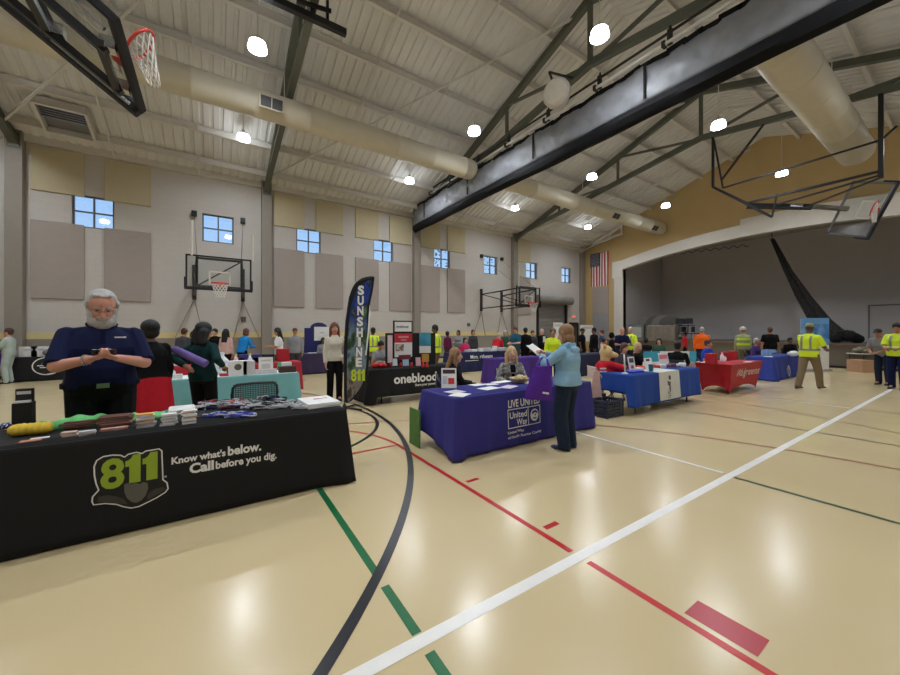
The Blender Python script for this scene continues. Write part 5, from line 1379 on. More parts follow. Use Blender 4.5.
# ---- cardboard box and camouflage pile at right
c = V((*at_d(861, 14.0), 0)); t = thing('cardboard_box', 'brown cardboard box on the floor near the stage at right', 'box', tuple(c))
m_cb = M('cardboard', (190, 150, 120), .8); bz = -TH+.1; Rb = Matrix.Rotation(bz, 3, 'Z')
MB().box(c+V((0, 0, .23)), (.6, .5, .46), bz).build('body', m_cb, t, bevel=.005); MB().box(c+V((0, 0, .462)), (.6, .06, .004), bz).build('tape', m_tan, t)
for s_ in (-1, 1): MB().box(c+V((0, 0, .465))+Rb@V((0, s_*.14, 0)), (.6, .24, .006), bz).build('flap', m_cb, t)
c = V((*at_d(865, 14.9), 0)); t = thing('low_table', 'low table strewn with camouflage gear behind the cardboard box', 'table', tuple(c))
MB().box(c+V((0, 0, .66)), (.95, .6, .04), bz).build('tabletop', M('table_plastic', (200, 198, 192), .6), t)
for a_ in (-.4, .4):
    for b_ in (-.24, .24): q = c+Rb@V((a_, b_, 0)); MB().tube([q, q+V((0, 0, .64))], .016).build('leg', m_black, t)
o = MB(); rnd = random.Random(8)
for k in range(9): o.ell(c+Rb@V((rnd.uniform(-.35, .35), rnd.uniform(-.15, .15), 0))+V((0, 0, .75+rnd.uniform(0, .12))), (.2, .16, .1), n=10, m=6)
item('camouflage_clothes', 'heap of camouflage clothing on the low table', 'clothing', o, MRAMP('camo', [(0, (70, 70, 56)), (.45, (150, 146, 126)), (.55, (100, 96, 80)), (1, (190, 184, 170))], 9), c+V((0, 0, .68)), smooth=True)
# ---- white boards behind the crowd
for i, (px0, px1, py0, Y, nm) in enumerate(((553.5, 563, 322.5, 15.5, 'white display panel left of the exit door behind the hoodie woman'), (580.5, 593, 325, 15.0, 'white display panel near the mustard wall'))):
    a_, b_ = onY(px0, 330, Y), onY(px1, 330, Y); zt_ = onY(px0, py0, Y).z
    t = thing('display_board', nm, 'display board', ((a_.x+b_.x)/2, Y, 0)); MB().bx((a_.x, Y, .9), (b_.x, Y+.03, zt_)).build('panel', m_paper, t); MB().bx((a_.x+.1, Y-.006, zt_-.25), (b_.x-.1, Y-.001, zt_-.12)).build('heading', m_gry, t)
    for x in (a_.x+.05, b_.x-.05): MB().bar((x, Y+.03, 0), (x, Y+.03, 1.0), .03).build('leg', m_chrome, t); 
# ================================================================== PEOPLE
def frame_from(z, y):
    z = V(z).normalized(); x = V(y).cross(z).normalized(); y = z.cross(x)
    return Matrix((x, y, z)).transposed()
class PB_(MB):
    """closed primitives that are fused into one surface"""
    def cap(s, a, b, ra, rb, n=10, flat0=False, flat1=False, sq=1.0):
        a, b = V(a), V(b); d = b-a; L = max(d.length, 1e-4); d = d/L
        up = V((0, 1, 0)) if abs(d.y) < .9 else V((0, 0, 1))
        x = d.cross(up).normalized(); y = x.cross(d)
        rs = []
        def ring(c, r): rs.append([c+x*math.cos(2*PI*k/n)*r+y*math.sin(2*PI*k/n)*r*sq for k in range(n)])
        if not flat0:
            for t in (80, 55, 25): ring(a-d*ra*math.sin(math.radians(t)), ra*math.cos(math.radians(t)))
        ring(a, ra)
        for i in (1, 2): ring(a+d*L*i/3, ra+(rb-ra)*i/3)
        ring(b, rb)
        if not flat1:
            for t in (25, 55, 80): ring(b+d*rb*math.sin(math.radians(t)), rb*math.cos(math.radians(t)))
        return s.rings(rs)
    def loft(s, rs, O, X, Y, Z, n=20, ex=2.4):
        out = []
        for (z, rx, ry, yo) in rs:
            r = []
            for k in range(n):
                a = 2*PI*k/n; c, q = math.cos(a), math.sin(a)
                r.append(O+X*(math.copysign(abs(c)**(2/ex), c)*rx)+Y*(math.copysign(abs(q)**(2/ex), q)*ry+yo)+Z*z)
            out.append(r)
        return s.rings(out)
def fuse(mb, name, mat, vox, parent, smooth=4, fac=.5):
    """world-space closed shapes -> one remeshed skin in the parent's frame"""
    me = mb.mesh('tmp', mat); o = bpy.data.objects.new('tmp', me); C.objects.link(o)
    m = o.modifiers.new('r', 'REMESH'); m.mode = 'VOXEL'; m.voxel_size = vox; m.use_smooth_shade = True
    if smooth:
        q = o.modifiers.new('s', 'SMOOTH'); q.factor = fac; q.iterations = smooth
    dg = bpy.context.evaluated_depsgraph_get(); r = bpy.data.meshes.new_from_object(o.evaluated_get(dg))
    bpy.data.objects.remove(o); bpy.data.meshes.remove(me)
    org, rz = ORG[parent.name]
    r.transform(Matrix.Rotation(-rz, 4, 'Z')@Matrix.Translation(-org))
    r.name = name
    if not r.materials: r.materials.append(mat)
    r.materials[0] = mat
    r.polygons.foreach_set('use_smooth', [True]*len(r.polygons))
    b = bpy.data.objects.new(name, r); C.objects.link(b); b.parent = parent; ORG[b.name] = (org, rz)
    return b
def ik(a, t, l1, l2, pole):
    a, t, pole = V(a), V(t), V(pole); d = t-a; L = d.length
    mx = (l1+l2)*.995
    if L > mx: t = a+d*(mx/L); d = t-a; L = mx
    L = max(L, abs(l1-l2)+.02)
    u = d/d.length; x = (l1*l1-l2*l2+L*L)/(2*L); h = math.sqrt(max(0, l1*l1-x*x))
    p = (pole-u*pole.dot(u)).normalized()
    return a+u*x+p*h, t
SK = {'fair': (214, 164, 140), 'pink': (206, 146, 126), 'tan': (176, 124, 96), 'brown': (112, 76, 58), 'dark': (84, 58, 46)}
def skin(k): return M('skin_'+k, SK[k], .55, var=.05, scale=30)
def person(label, x, y, phi, H=1.72, b=1.0, female=False, pose='stand', lean=0, twist=0, head=(0, 0), larm='hang', rarm='hang', lelb=None, relb=None,
           top=None, sleeve='short', hem=-.1, bottom=None, bkind='pants', shoe=None, hairc=None, hstyle='short', sk='fair', stride=0, vox=.014, belly=0, z0=0, seat=.46,
           eyes=False, hood=False, headscale=1.0, curl=.6, vest=None, legw=1.0, sleeve_t=.86):
    S = H/1.75
    root = thing('person', label, 'person', (x, y, z0), math.radians(phi)-PI/2)
    fwd = V((math.cos(math.radians(phi)), math.sin(math.radians(phi)), 0)); right = V((fwd.y, -fwd.x, 0)); UZ = V((0, 0, 1))
    O = V((x, y, z0))
    sit = pose == 'sit'
    pz = (seat+.12) if sit else .95*S
    P = O+UZ*pz
    la = math.radians(lean)
    u = UZ*math.cos(la)+fwd*math.sin(la); f = fwd*math.cos(la)-UZ*math.sin(la)
    tw = math.radians(twist); X2 = right*math.cos(tw)+f*math.sin(tw); f2 = f*math.cos(tw)-right*math.sin(tw)
    W = lambda v: v*S
    body = PB_(); sm = skin(sk)
    bf = b
    wv = (.128 if female else .15); hv = (.178 if female else .168); sv = (.158 if female else .185)
    T = [(-.13, .10, .09, 0), (-.07, hv*.93, .115, 0), (0, hv, .122, 0), (.06, (hv+wv)/2, .115, belly*.5), (.14, wv, .108, belly*.7), (.22, wv+.008, .112, belly*.4), (.30, sv*.93, .12, 0.01), (.365, sv*.93, .112, 0), (.41, sv*.82, .092, 0), (.445, sv*.60, .074, 0), (.475, sv*.40, .06, 0), (.51, .056, .052, 0)]
    def TR(g, lo=-9, hi=9):
        out = []
        for (z, rx, ry, yo) in T:
            if lo-1e-6 <= z <= hi+1e-6:
                nb = 1+(b-1)*(1 if z < .3 else max(.0, 1-(z-.3)/.18))
                out.append((z*S, (rx*nb)*S+g, (ry*nb)*S+abs(yo)*.5*S+g, yo*S))
        return out
    body.loft(TR(0), P, X2, f2, u)
    nb_ = P+u*W(.50)
    hp, hyaw = math.radians(head[0]), math.radians(head[1])
    hf = (fwd*math.cos(hyaw)-right*math.sin(hyaw)); hu = UZ
    hz = (hu*math.cos(hp)+hf*math.sin(hp)); hyv = hf*math.cos(hp)-hu*math.sin(hp); hx = hyv.cross(hz)
    hs = headscale*S
    HC = nb_+(u*.35+hz*.65).normalized()*W(.135)*headscale**.5+hyv*.02*S
    HR = Matrix((hx, hyv, hz)).transposed()
    def h(a, b_, c): return HC+(hx*a+hyv*b_+hz*c)*hs
    body.cap(nb_-u*W(.03), HC-hz*hs*.03, .058*S, .054*S)
    body.ell(h(0, -.012, .028), (.076*hs, .096*hs, .092*hs), HR, 16, 12)       # cranium
    body.ell(h(0, .016, -.035), (.062*hs, .074*hs, .082*hs), HR, 16, 12)     # face and jaw
    body.ell(h(0, .058, -.095), (.03*hs, .026*hs, .024*hs), HR, 10, 8)       # chin
    body.cap(h(0, .086, .012), h(0, .104, -.032), .012*hs, .017*hs, 8)       # nose
    for s in (-1, 1): body.ell(h(s*.076, -.012, -.012), (.011*hs, .022*hs, .034*hs), HR, 8, 6)
    # arms
    shp = {}
    wr = {}
    for nm, s, spec, elb in (('l', -1, larm, lelb), ('r', 1, rarm, relb)):
        sh = P+u*W(.402)+X2*s*W((.145 if female else .165)*(1+(bf-1)*.7))
        if spec == 'hang': t = sh+X2*s*W(.05)+f2*W(.06)-UZ*W(.53)
        else: t = P+right*W(spec[0])+fwd*W(spec[1])+UZ*W(spec[2])
        pole = elb if elb is not None else (s*.5, -.45, -.75)
        pv = right*pole[0]+fwd*pole[1]+UZ*pole[2]
        el, t = ik(sh, t, .285*S, .255*S, pv)
        body.cap(sh, el, .05*S*(bf**.5), .043*S*(bf**.5)); body.cap(el, t, .043*S*(bf**.5), .029*S)
        body.ell(sh, (.054*S, .054*S, .054*S), n=10, m=8)
        d = (t-el).normalized(); 
        sd = d.cross(V((0, 0, 1)));
        sd = right if sd.length < .3 else sd.normalized()
        pn = sd.cross(d).normalized()
        if spec != 'hang':
            if pn.z > 0: pn = -pn       # palm down / inwards
            pn2 = pn
        else: pn = -X2*s; sd = d.cross(pn).normalized()
        if len(spec) > 3 and spec != 'hang' and spec[3] == 'up': pn = -pn
        inner = -right*s
        ts = 1 if sd.dot(inner) > 0 else -1
        pc = t+d*.048*S
        body.ell(pc, (.042*S, .05*S, .019*S), Matrix((sd, d, pn)).transposed(), 10, 8)
        for k, (o_, L_) in enumerate(((-.031, .058), (-.0105, .07), (.0105, .075), (.031, .068))):
            o_ *= ts
            a_ = t+d*.082*S+sd*o_*S; c1 = curl
            d1 = (d*math.cos(c1*.6)+pn*math.sin(c1*.6)); d2 = d*math.cos(c1*1.7)+pn*math.sin(c1*1.7)
            m_ = a_+d1*L_*.55*S; e_ = m_+d2*L_*.5*S
            body.cap(a_-d*.02*S, m_, .0105*S, .0095*S, 6); body.cap(m_, e_, .0095*S, .0082*S, 6)
        a_ = t+d*.025*S+sd*ts*.03*S; m_ = a_+(d*.7+sd*ts*.6+pn*.3).normalized()*.042*S; e_ = m_+(d*.9+pn*.4+sd*ts*.1).normalized()*.03*S
        body.cap(a_, m_, .0135*S, .011*S, 6); body.cap(m_, e_, .011*S, .009*S, 6)
        wr[nm] = (sh, el, t, d, pn, sd)
    # legs
    lg = {}
    for nm, s in (('l', -1), ('r', 1)):
        hp_ = P-UZ*W(.04)+right*s*W(.088*max(1, bf*.95))
        if sit:
            kn = V((O+fwd*W(.43)+right*s*W(.12)).to_tuple())+UZ*(seat+.06); an = O+fwd*W(.40)+right*s*W(.13)+UZ*.085
            if z0 == 0: pass
        else:
            an = O+right*s*W(.1)+fwd*W(stride*s*.5)+UZ*.085*S
            kn, an = ik(hp_, an, .43*S, .405*S, fwd)
        rb = (1+(bf-1)*.5)*legw
        body.cap(hp_, kn, .088*S*rb/legw, .06*S*rb/legw); body.cap(kn, an, .058*S*rb/legw, .036*S); body.cap(an, an+fwd*.12*S-UZ*.04*S, .036*S, .03*S)
        lg[nm] = (hp_, kn, an, rb)
    fuse(body, 'body', sm, vox, root, 3)
    # clothes
    if top is not None:
        sh_ = PB_(); g = .014
        tr = TR(g, -9, .475)
        tr = [r for r in tr if r[0] >= hem*S-.001]
        lo = tr[0]
        if hem*S < lo[0]-.01: tr = [(hem*S, lo[1]*1.01, lo[2]*1.01, lo[3])]+tr
        tr.append((.49*S, .066*S+g, .058*S+g, 0))
        sh_.loft(tr, P, X2, f2, u)
        for nm in ('l', 'r'):
            sh, el, t, d, pn, sd = wr[nm]; rb = bf**.5
            sh_.ell(sh, (.05*S+g,)*3, n=10, m=8)
            sg_ = -1 if nm == 'l' else 1
            sh_.cap(P+u*W(.425)+X2*sg_*W(.045), sh-u*W(.004)-X2*sg_*W(.01), .058*S, .05*S+g)
            if sleeve == 'short': sh_.cap(sh, sh.lerp(el, sleeve_t), .05*S*rb+g, .053*S*rb+g+.004, flat1=True)
            elif sleeve == 'long':
                sh_.cap(sh, el, .05*S*rb+g, .044*S*rb+g); sh_.cap(el, el.lerp(t, .94), .044*S*rb+g, .034*S+g*.8, flat1=True)
        if hood:
            sh_.cap(P+u*W(.42)-f2*W(.1)-X2*.06*S, P+u*W(.42)-f2*W(.1)+X2*.06*S, .05*S, .05*S); sh_.cap(P+u*W(.49)-f2*W(.04)-X2*.075*S, P+u*W(.49)-f2*W(.04)+X2*.075*S, .045*S, .045*S)
            for s in (-1, 1): sh_.cap(P+u*W(.50)+X2*s*.08*S-f2*.04*S, P+u*W(.46)+X2*s*.06*S+f2*.07*S, .035*S, .025*S)
        fuse(sh_, 'shirt' if sleeve != 'long' else 'jacket', top, vox*.95, root, 4)
    if bottom is not None:
        pa = PB_(); g = .012
        if bkind == 'skirt' and not sit:
            L_ = .42
            pa.loft([(-L_*S, .22*S*b, .17*S*b, 0), (-.2*S, .205*S*b, .155*S*b, 0), (0, hv*b*S+g, .125*b*S+g, 0), (.09*S, wv*b*S+g+.012, .11*b*S+g, 0)], P, X2, f2, u)
        else:
            hi = .10
            pa.loft(TR(g, -9, hi), P, X2, f2, u)
            for nm in ('l', 'r'):
                hp_, kn, an, rb = lg[nm]
                pa.cap(hp_, kn, .09*S*(1+(bf-1)*.5)+g, .066*S*rb+g)
                if bkind == 'shorts': pass
                else: pa.cap(kn, an-UZ*.06*S, .066*S*rb+g, (.056+.03*(legw-1)*3)*S+g, flat1=True)
        fuse(pa, {'pants': 'trousers', 'skirt': 'skirt', 'shorts': 'shorts'}[bkind], bottom, vox*.95, root, 4)
    sh_m = shoe or M('shoe_dark', (34, 32, 34), .5)
    for nm in ('l', 'r'):
        an = lg[nm][2]; zb = z0; mbs = MB(); rs = []
        base = V((an.x, an.y, zb)); lift = max(0, an.z-z0-.085*S-.002)
        for (q, w_, hh) in ((-.075, .02, .05), (-.06, .034, .085), (-.01, .037, .1), (.05, .04, .085), (.11, .046, .06), (.165, .042, .045), (.195, .022, .03)):
            c = base+fwd*q*S+UZ*lift; n = 10
            rs.append([c+right*(w_*S*math.cos(2*PI*k/n))+UZ*max(0.0, (hh*S*.5+hh*S*.52*math.sin(2*PI*k/n))) for k in range(n)])
        mbs.rings(rs).build('shoe', sh_m, root, True)
    # hair
    if hairc is not None:
        ha = PB_()
        if hstyle in ('short', 'crop'):
            g = .008 if hstyle == 'crop' else .016
            ha.ell(h(0, -.026, .042), (.076*hs+g, .09*hs+g, .086*hs+g), HR, 16, 12)
            ha.ell(h(0, -.05, -.02), (.07*hs+g*.6, .06*hs+g*.5, .07*hs), HR, 14, 10)
        elif hstyle == 'fringe':       # balding crown, hair round the sides
            ha.ell(h(0, -.045, .015), (.083*hs, .075*hs, .08*hs), HR, 14, 10)
        elif hstyle == 'silver':
            ha.ell(h(0, -.032, .056), (.081*hs, .09*hs, .074*hs), HR, 16, 12); ha.ell(h(0, -.05, 0), (.09*hs, .06*hs, .085*hs), HR, 14, 10)
            for s in (-1, 1): ha.ell(h(s*.08, -.012, .022), (.016*hs, .032*hs, .035*hs), HR, 8, 6)
            for k in range(4): ha.ell(h(-.045+.03*k, .04-.01*abs(k-1.5), .104), (.016*hs, .03*hs, .014*hs), HR, 8, 6)
        elif hstyle == 'afro':
            ha.ell(h(0, -.03, .045), (.105*hs, .11*hs, .105*hs), HR, 16, 12); ha.ell(h(0, -.05, -.03), (.095*hs, .075*hs, .08*hs), HR, 12, 8)
        elif hstyle == 'bob':
            ha.ell(h(0, -.026, .045), (.09*hs, .105*hs, .1*hs), HR, 16, 12); ha.ell(h(0, -.05, -.06), (.09*hs, .066*hs, .08*hs), HR, 12, 8)
            for s in (-1, 1): ha.cap(h(s*.078, -.005, .02), h(s*.082, .0, -.1), .026*hs, .022*hs)
        elif hstyle == 'long':
            ha.ell(h(0, -.024, .045), (.09*hs, .105*hs, .1*hs), HR, 16, 12)
            b0 = P+u*W(.33)-f2*W(.115)
            for s in (-1, 0, 1): ha.cap(h(s*.055, -.07, 0), b0+X2*s*.06*S, .055*hs, .034*hs)
            for s in (-1, 1): ha.cap(h(s*.08, -.01, .03), h(s*.09, -.012, -.13), .027*hs, .03*hs); ha.cap(h(s*.09, -.012, -.13), P+u*W(.36)+X2*s*.095*S+f2*W(.06), .03*hs, .018*hs)
        elif hstyle == 'bushy':
            ha.ell(h(0, -.03, .04), (.105*hs, .115*hs, .105*hs), HR, 16, 12)
            for s in (-1, 0, 1): ha.cap(h(s*.06, -.06, -.02), h(s*.085, -.075, -.17), .075*hs, .055*hs)
        elif hstyle == 'tail':
            ha.ell(h(0, -.026, .042), (.086*hs, .1*hs, .095*hs), HR, 16, 12); ha.ell(h(0, -.12, .03), (.032*hs,)*3, HR, 8, 6); ha.cap(h(0, -.125, .01), h(0, -.125, -.16), .034*hs, .02*hs)
        elif hstyle == 'cap':
            ha.ell(h(0, -.01, .06), (.087*hs, .105*hs, .075*hs), HR, 16, 10)
            ha.cap(h(-.045, .1, .05), h(.045, .1, .05), .028*hs, .028*hs, sq=.35); ha.cap(h(-.035, .13, .042), h(.035, .13, .042), .02*hs, .02*hs, sq=.4)
        elif hstyle == 'hardhat':
            ha.ell(h(0, -.01, .065), (.1*hs, .12*hs, .085*hs), HR, 16, 10); ha.ell(h(0, .0, .03), (.115*hs, .14*hs, .014*hs), HR, 16, 8)
        elif hstyle == 'hood':
            ha.ell(h(0, -.035, .02), (.105*hs, .11*hs, .135*hs), HR, 16, 12)
        fuse(ha, {'cap': 'cap', 'hardhat': 'cap', 'hood': 'hood'}.get(hstyle, 'hair'), hairc, min(vox, .012), root, 2)
    if eyes:
        for s in (-1, 1):
            MB().ell(h(s*.031, .078, .006), (.0125*hs, .008*hs, (.008 if head[0] < 15 else .004)*hs), HR).build('eye', M('eye_white', (226, 222, 216), .3) if head[0] < 15 else M('iris_dark', (40, 32, 28), .3), root, True)
            MB().ell(h(s*.031, .0845, .005), (.0058*hs, .003*hs, (.0058 if head[0] < 15 else .0035)*hs), HR).build('iris', M('iris_dark', (40, 32, 28), .3), root, True)
            MB().tube([h(s*.012, .088, .026), h(s*.03, .087, .031), h(s*.05, .076, .026)], .0045*hs, 6).build('eyebrow', hairc or sm, root, True)
        MB().ell(h(0, .083, -.062), (.024*hs, .008*hs, .006*hs), HR).build('mouth', M('lips', (170, 96, 90), .5), root, True)
    if vest is not None:
        def band(z, mat_=vest):
            rr = [r for r in T]
            import bisect
            for i in range(len(T)-1):
                if T[i][0] <= z <= T[i+1][0]:
                    q = (z-T[i][0])/(T[i+1][0]-T[i][0]); rx, ry, yo = [T[i][j]+(T[i+1][j]-T[i][j])*q for j in (1, 2, 3)]
            return rx*b*S+.022, ry*b*S+abs(yo)*.5*S+.022, yo*S
        st = MB()
        for z in (.08,):
            rx, ry, yo = band(z); n = 24; rs = []
            for k in range(n):
                a = 2*PI*k/n; c, q = math.cos(a), math.sin(a); ex = 2.4
                d_ = X2*(math.copysign(abs(c)**(2/ex), c)*rx)+f2*(math.copysign(abs(q)**(2/ex), q)*ry+yo)
                rs.append([P+u*(z*S-.026)+d_*.96, P+u*(z*S-.026)+d_, P+u*(z*S+.026)+d_, P+u*(z*S+.026)+d_*.96])
            rs.append(rs[0]); st.rings(rs, cap=False)
        for s in (-1, 1):
            for sgn in (-1, 1):
                pts = []
                for z in (.08, .2, .3, .38, .43):
                    rx, ry, yo = band(z); xx = .09*S*s; 
                    yy = ry*(1-abs(xx/rx)**2.4)**(1/2.4)+ (yo if sgn > 0 else -yo)
                    pts.append(P+u*z*S+X2*xx+f2*sgn*(yy-.003))
                q = [[p_-X2*.024-f2*sgn*.008, p_+X2*.024-f2*sgn*.008, p_+X2*.024+f2*sgn*.004, p_-X2*.024+f2*sgn*.004] for p_ in pts]
                st.rings(q)
        st.build('reflective_stripe', M('reflective_silver', (150, 152, 146), .3, .4), root)
    return dict(root=root, h=h, HR=HR, wr=wr, P=P, u=u, f=f2, X=X2, fwd=fwd, right=right, S=S, hs=hs, O=O)
def folding_chair(label, x, y, phi, mat, seat=.46, group='chairs behind the tables'):
    """seat centre at x, y; sitter faces phi"""
    rz = math.radians(phi)-PI/2; t = thing('folding_chair', label, 'chair', (x, y, 0), rz, group)
    R = Matrix.Rotation(rz, 3, 'Z'); O = V((x, y, 0))
    p = lambda a, b_, c: O+R@V((a, b_, c))
    MB().box(p(0, .02, seat-.03), (.4, .4, .035), rz).build('seat', mat, t, bevel=.012)
    MB().box(p(0, -.27, .74), (.4, .03, .24), rz).build('backrest', mat, t, bevel=.012)
    for s in (-1, 1):
        MB().bar(p(s*.215, -.28, .86), p(s*.215, .24, 0), .026).build('leg', m_chrome, t)
        MB().bar(p(s*.19, .14, seat-.05), p(s*.19, -.26, 0), .026).build('leg', m_chrome, t)
    return t
def face_cam(p): return math.degrees(math.atan2(-p[1], -p[0]))
def cloth_m(name, rgb, **k): return M('wear_'+name, rgb, .85, var=.1, scale=9, spec=.2, **k)
navy = cloth_m('navy', (17, 24, 60)); blackw = cloth_m('black', (10, 10, 12)); redw = cloth_m('red', (186, 30, 44)); dgreen = cloth_m('darkgreen', (15, 50, 50)); cream = cloth_m('cream', (208, 200, 182))
hiv = M('wear_hivis', (214, 240, 40), .7, var=.05); jean = cloth_m('jean', (34, 46, 66)); khaki = cloth_m('khaki', (128, 112, 88)); ltblue = cloth_m('hoodieblue', (140, 180, 206)); grayw = cloth_m('gray', (140, 140, 144)); dgray = cloth_m('dgray', (66, 66, 72))
teal_w = cloth_m('teal', (34, 86, 108)); bluew = cloth_m('blue', (32, 70, 176)); brightb = cloth_m('azure', (30, 130, 204)); pinkw = cloth_m('pink', (212, 176, 170)); orange = cloth_m('orange', (250, 110, 34)); purplew = cloth_m('purple', (82, 62, 120)); maroon = cloth_m('maroon', (94, 30, 66)); magenta = cloth_m('magenta', (206, 40, 100))
pale = cloth_m('palegreen', (176, 190, 184)); limeg = cloth_m('limegray', (160, 168, 130)); green = cloth_m('green', (52, 84, 70)); white_w = cloth_m('white', (222, 222, 222)); beige = cloth_m('beige', (196, 176, 150))
camo = MRAMP('wear_pattern', [(0, (60, 62, 62)), (.42, (150, 148, 140)), (.52, (70, 72, 74)), (.62, (170, 168, 160)), (1, (90, 90, 90))], 14, .85)
hblack = M('hair_black', (12, 10, 10), .6, var=.2, scale=30); hbrown = M('hair_brown', (74, 50, 38), .6, var=.2, scale=30); hlbrown = M('hair_lightbrown', (146, 110, 76), .6, var=.25, scale=40); hblond = M('hair_blond', (196, 166, 122), .6, var=.2, scale=40); hgray = M('hair_gray', (176, 174, 172), .7, var=.15, scale=40); hauburn = M('hair_auburn', (104, 62, 44), .6, var=.2, scale=30)
m_phone = M('phone_black', (14, 14, 16), .25)
# ---- the bearded man
mx, my = at_d(102, 3.4)
A = person('bearded white haired man in navy polo looking at his phone behind the black table', mx, my, face_cam((mx, my)) + 2, H=2.0, b=1.3, head=(24, 0), headscale=1.12,
    larm=(-.075, .33, .225, 'up'), rarm=(.075, .33, .225, 'up'), lelb=(-.7, -.3, -.6), relb=(.7, -.3, -.6), top=navy, sleeve='short', hem=-.02, bottom=blackw, bkind='pants', hairc=hgray, hstyle='silver', sk='pink', vox=.0085, belly=.05, eyes=True, curl=.75, sleeve_t=.97, legw=1.2)
h, HR, hs = A['h'], A['HR'], A['hs']
be = PB_(); be.ell(h(0, .05, -.1), (.062*hs, .05*hs, .062*hs), HR, 16, 12); be.ell(h(0, .078, -.05), (.042*hs, .022*hs, .016*hs), HR, 12, 8)
for s in (-1, 1): be.cap(h(s*.064, .005, -.02), h(s*.05, .045, -.1), .02*hs, .032*hs)
fuse(be, 'beard', M('hair_gray', None), .0085, A['root'], 3)
gl = MB()
for s in (-1, 1): gl.torus(h(s*.033, .1, .004), .027*hs, .0018*hs, HR@V((0, 1, 0)), 20, 6); gl.tube([h(s*.06, .098, .008), h(s*.078, .04, .012), h(s*.08, -.02, .0)], .0018*hs, 6)
gl.tube([h(-.008, .102, .008), h(.008, .102, .008)], .002*hs, 6); gl.build('glasses', m_chrome, A['root'], True)
S, P, u, f, X = A['S'], A['P'], A['u'], A['f'], A['X']
co = MB()
co.tube([P+u*.495*S+X*.085*S*math.sin(a)+f*(.078*S*math.cos(a)-.004)+u*(-.035*S*max(0, math.cos(a))) for a in [(-2.9+5.8*i/20) for i in range(21)]], .016*S, 8); co.build('collar', navy, A['root'], True)
pl = MB(); pl.box(P+u*.385*S+f*.163*S, (.035, .004, .13), R=Matrix((X, f, u)).transposed()); pl.build('placket', navy, A['root'])
lg = MB(); lg.box(P+u*.385*S-X*.1*S+f*.152*S, (.075, .006, .012), R=Matrix((X, f, u)).transposed()); lg.ell(P+u*.385*S-X*.13*S+f*.147*S, (.012, .006, .009)); lg.build('chest_emblem', m_txt, A['root'])
bl = MB(); n = 32; rs = []
for k in range(n):
    a = 2*PI*k/n; d_ = X*math.cos(a)*(.168*1.3*S+.018)+f*(math.sin(a)*(.122*1.3*S+.02)); c = P+u*.0*S+d_
    rs.append([c-u*.022, c-u*.022+d_*.03, c+u*.022+d_*.03, c+u*.022])
rs.append(rs[0]); bl.rings(rs, cap=False); bl.build('belt', blackw, A['root'])
MB().box(P+u*.0+f*(.122*1.3*S+.03), (.085, .02, .04), R=Matrix((X, f, u)).transposed()).build('belt_buckle', M('buckle_green', (96, 130, 96), .4, .3), A['root'])
sh, el, t_, d_, pn, sd = A['wr']['r']; sh2, el2, t2, d2, pn2, sd2 = A['wr']['l']
mid = (t_+d_*.09+t2+d2*.09)/2+V((0, 0, .045))
zz = (A['right'].cross(A['fwd']*.8+V((0, 0, .6)))); 
R = Matrix((A['right'], (A['fwd']*.85-V((0, 0, -.5))).normalized(), A['right'].cross((A['fwd']*.85-V((0, 0, -.5))).normalized()))).transposed()
ph = MB().box(mid, (.155, .075, .012), R=R).build('phone', m_phone, None, loc=mid, bevel=.004)
tag(ph, 'black smartphone held in both hands of the bearded man', 'phone')
wt = MB().torus(t_-d_*.035, .036*S, .008, d_, 20, 6); wt.box(t_-d_*.035-pn*.034*S, (.035, .035, .014), R=Matrix((sd, d_, pn)).transposed()); wt.build('wristwatch', m_chrome, A['root'])
# ---- hoodie woman
p = onz(569, 449, 0)
B = person('woman in light blue hoodie and dark jeans standing at the blue table', p.x, p.y+.02, 104, H=1.70, b=1.24, female=True, head=(12, 0), larm=(-.12, .33, .33), rarm=(-.02, .34, .37), top=ltblue, sleeve='long', hem=-.06, bottom=jean, hairc=hlbrown, hstyle='bob', sk='fair', vox=.009, hood=True, headscale=1.04,
    lelb=(-.8, -.2, -.6), relb=(.9, -.3, -.5), shoe=M('shoe_blue', (40, 56, 100), .6), legw=1.2)
sh, el, t_, d_, pn, sd = B['wr']['l']; tr_ = B['wr']['r'][2]
pm = MB(); c = (t_+tr_)/2+B['fwd']*.12+V((0, 0, .06)); 
for k in range(3): pm.box(c+V((0, 0, .004*k)), (.24, .2, .003), R=frame_from((B['fwd']*-.6+V((0, 0, .8))), B['fwd'])@Matrix.Rotation(.12*k, 3, 'Z'))
o = pm.build('handout', m_paper, loc=c); tag(o, 'white handouts held by the woman in the light blue hoodie', 'papers')
# purple tote hanging from her left forearm
t = thing('tote_bag', 'purple tote bag hanging from the arm of the hoodie woman', 'bag', tuple(onD(540, 405, 4.35)))
dT = 4.30; Rv = V((CS, -SN, 0)); Fv = V((SN, CS, 0))
def TP(px, py, w=0): return onD(px, py, dT)+Fv*w
rs = []
for (xl, xr, yy, w) in ((524, 553, 399, .03), (525.5, 552.5, 392, .07), (530, 551.5, 378, .06), (534, 551, 366, .035)):
    n = 8; ring = []
    A_, B_ = TP(xl, yy), TP(xr, yy+ (1.5 if yy > 390 else 0))
    for k in range(n+1): ring.append(A_.lerp(B_, k/n)-Fv*w*math.sin(PI*k/n)**.5)
    for k in range(n, -1, -1): ring.append(A_.lerp(B_, k/n)+Fv*w*math.sin(PI*k/n)**.5)
    rs.append(ring)
m_tote = cloth_m('tote', (86, 46, 150)); MB().rings(rs).build('bag_body', m_tote, t, auto=True)
hn = MB(); q = el.lerp(t_, .55)+V((0, 0, .04))
for w in (-.03, .03):
    a_, b_ = TP(536, 367, w), TP(549, 367, w)
    hn.tube([a_, a_.lerp(q, .7)+Rv*-.02, q+V((0, 0, .0)), b_.lerp(q, .7)+Rv*.03, b_], .011, 6)
hn.build('handle', m_tote, t, True)
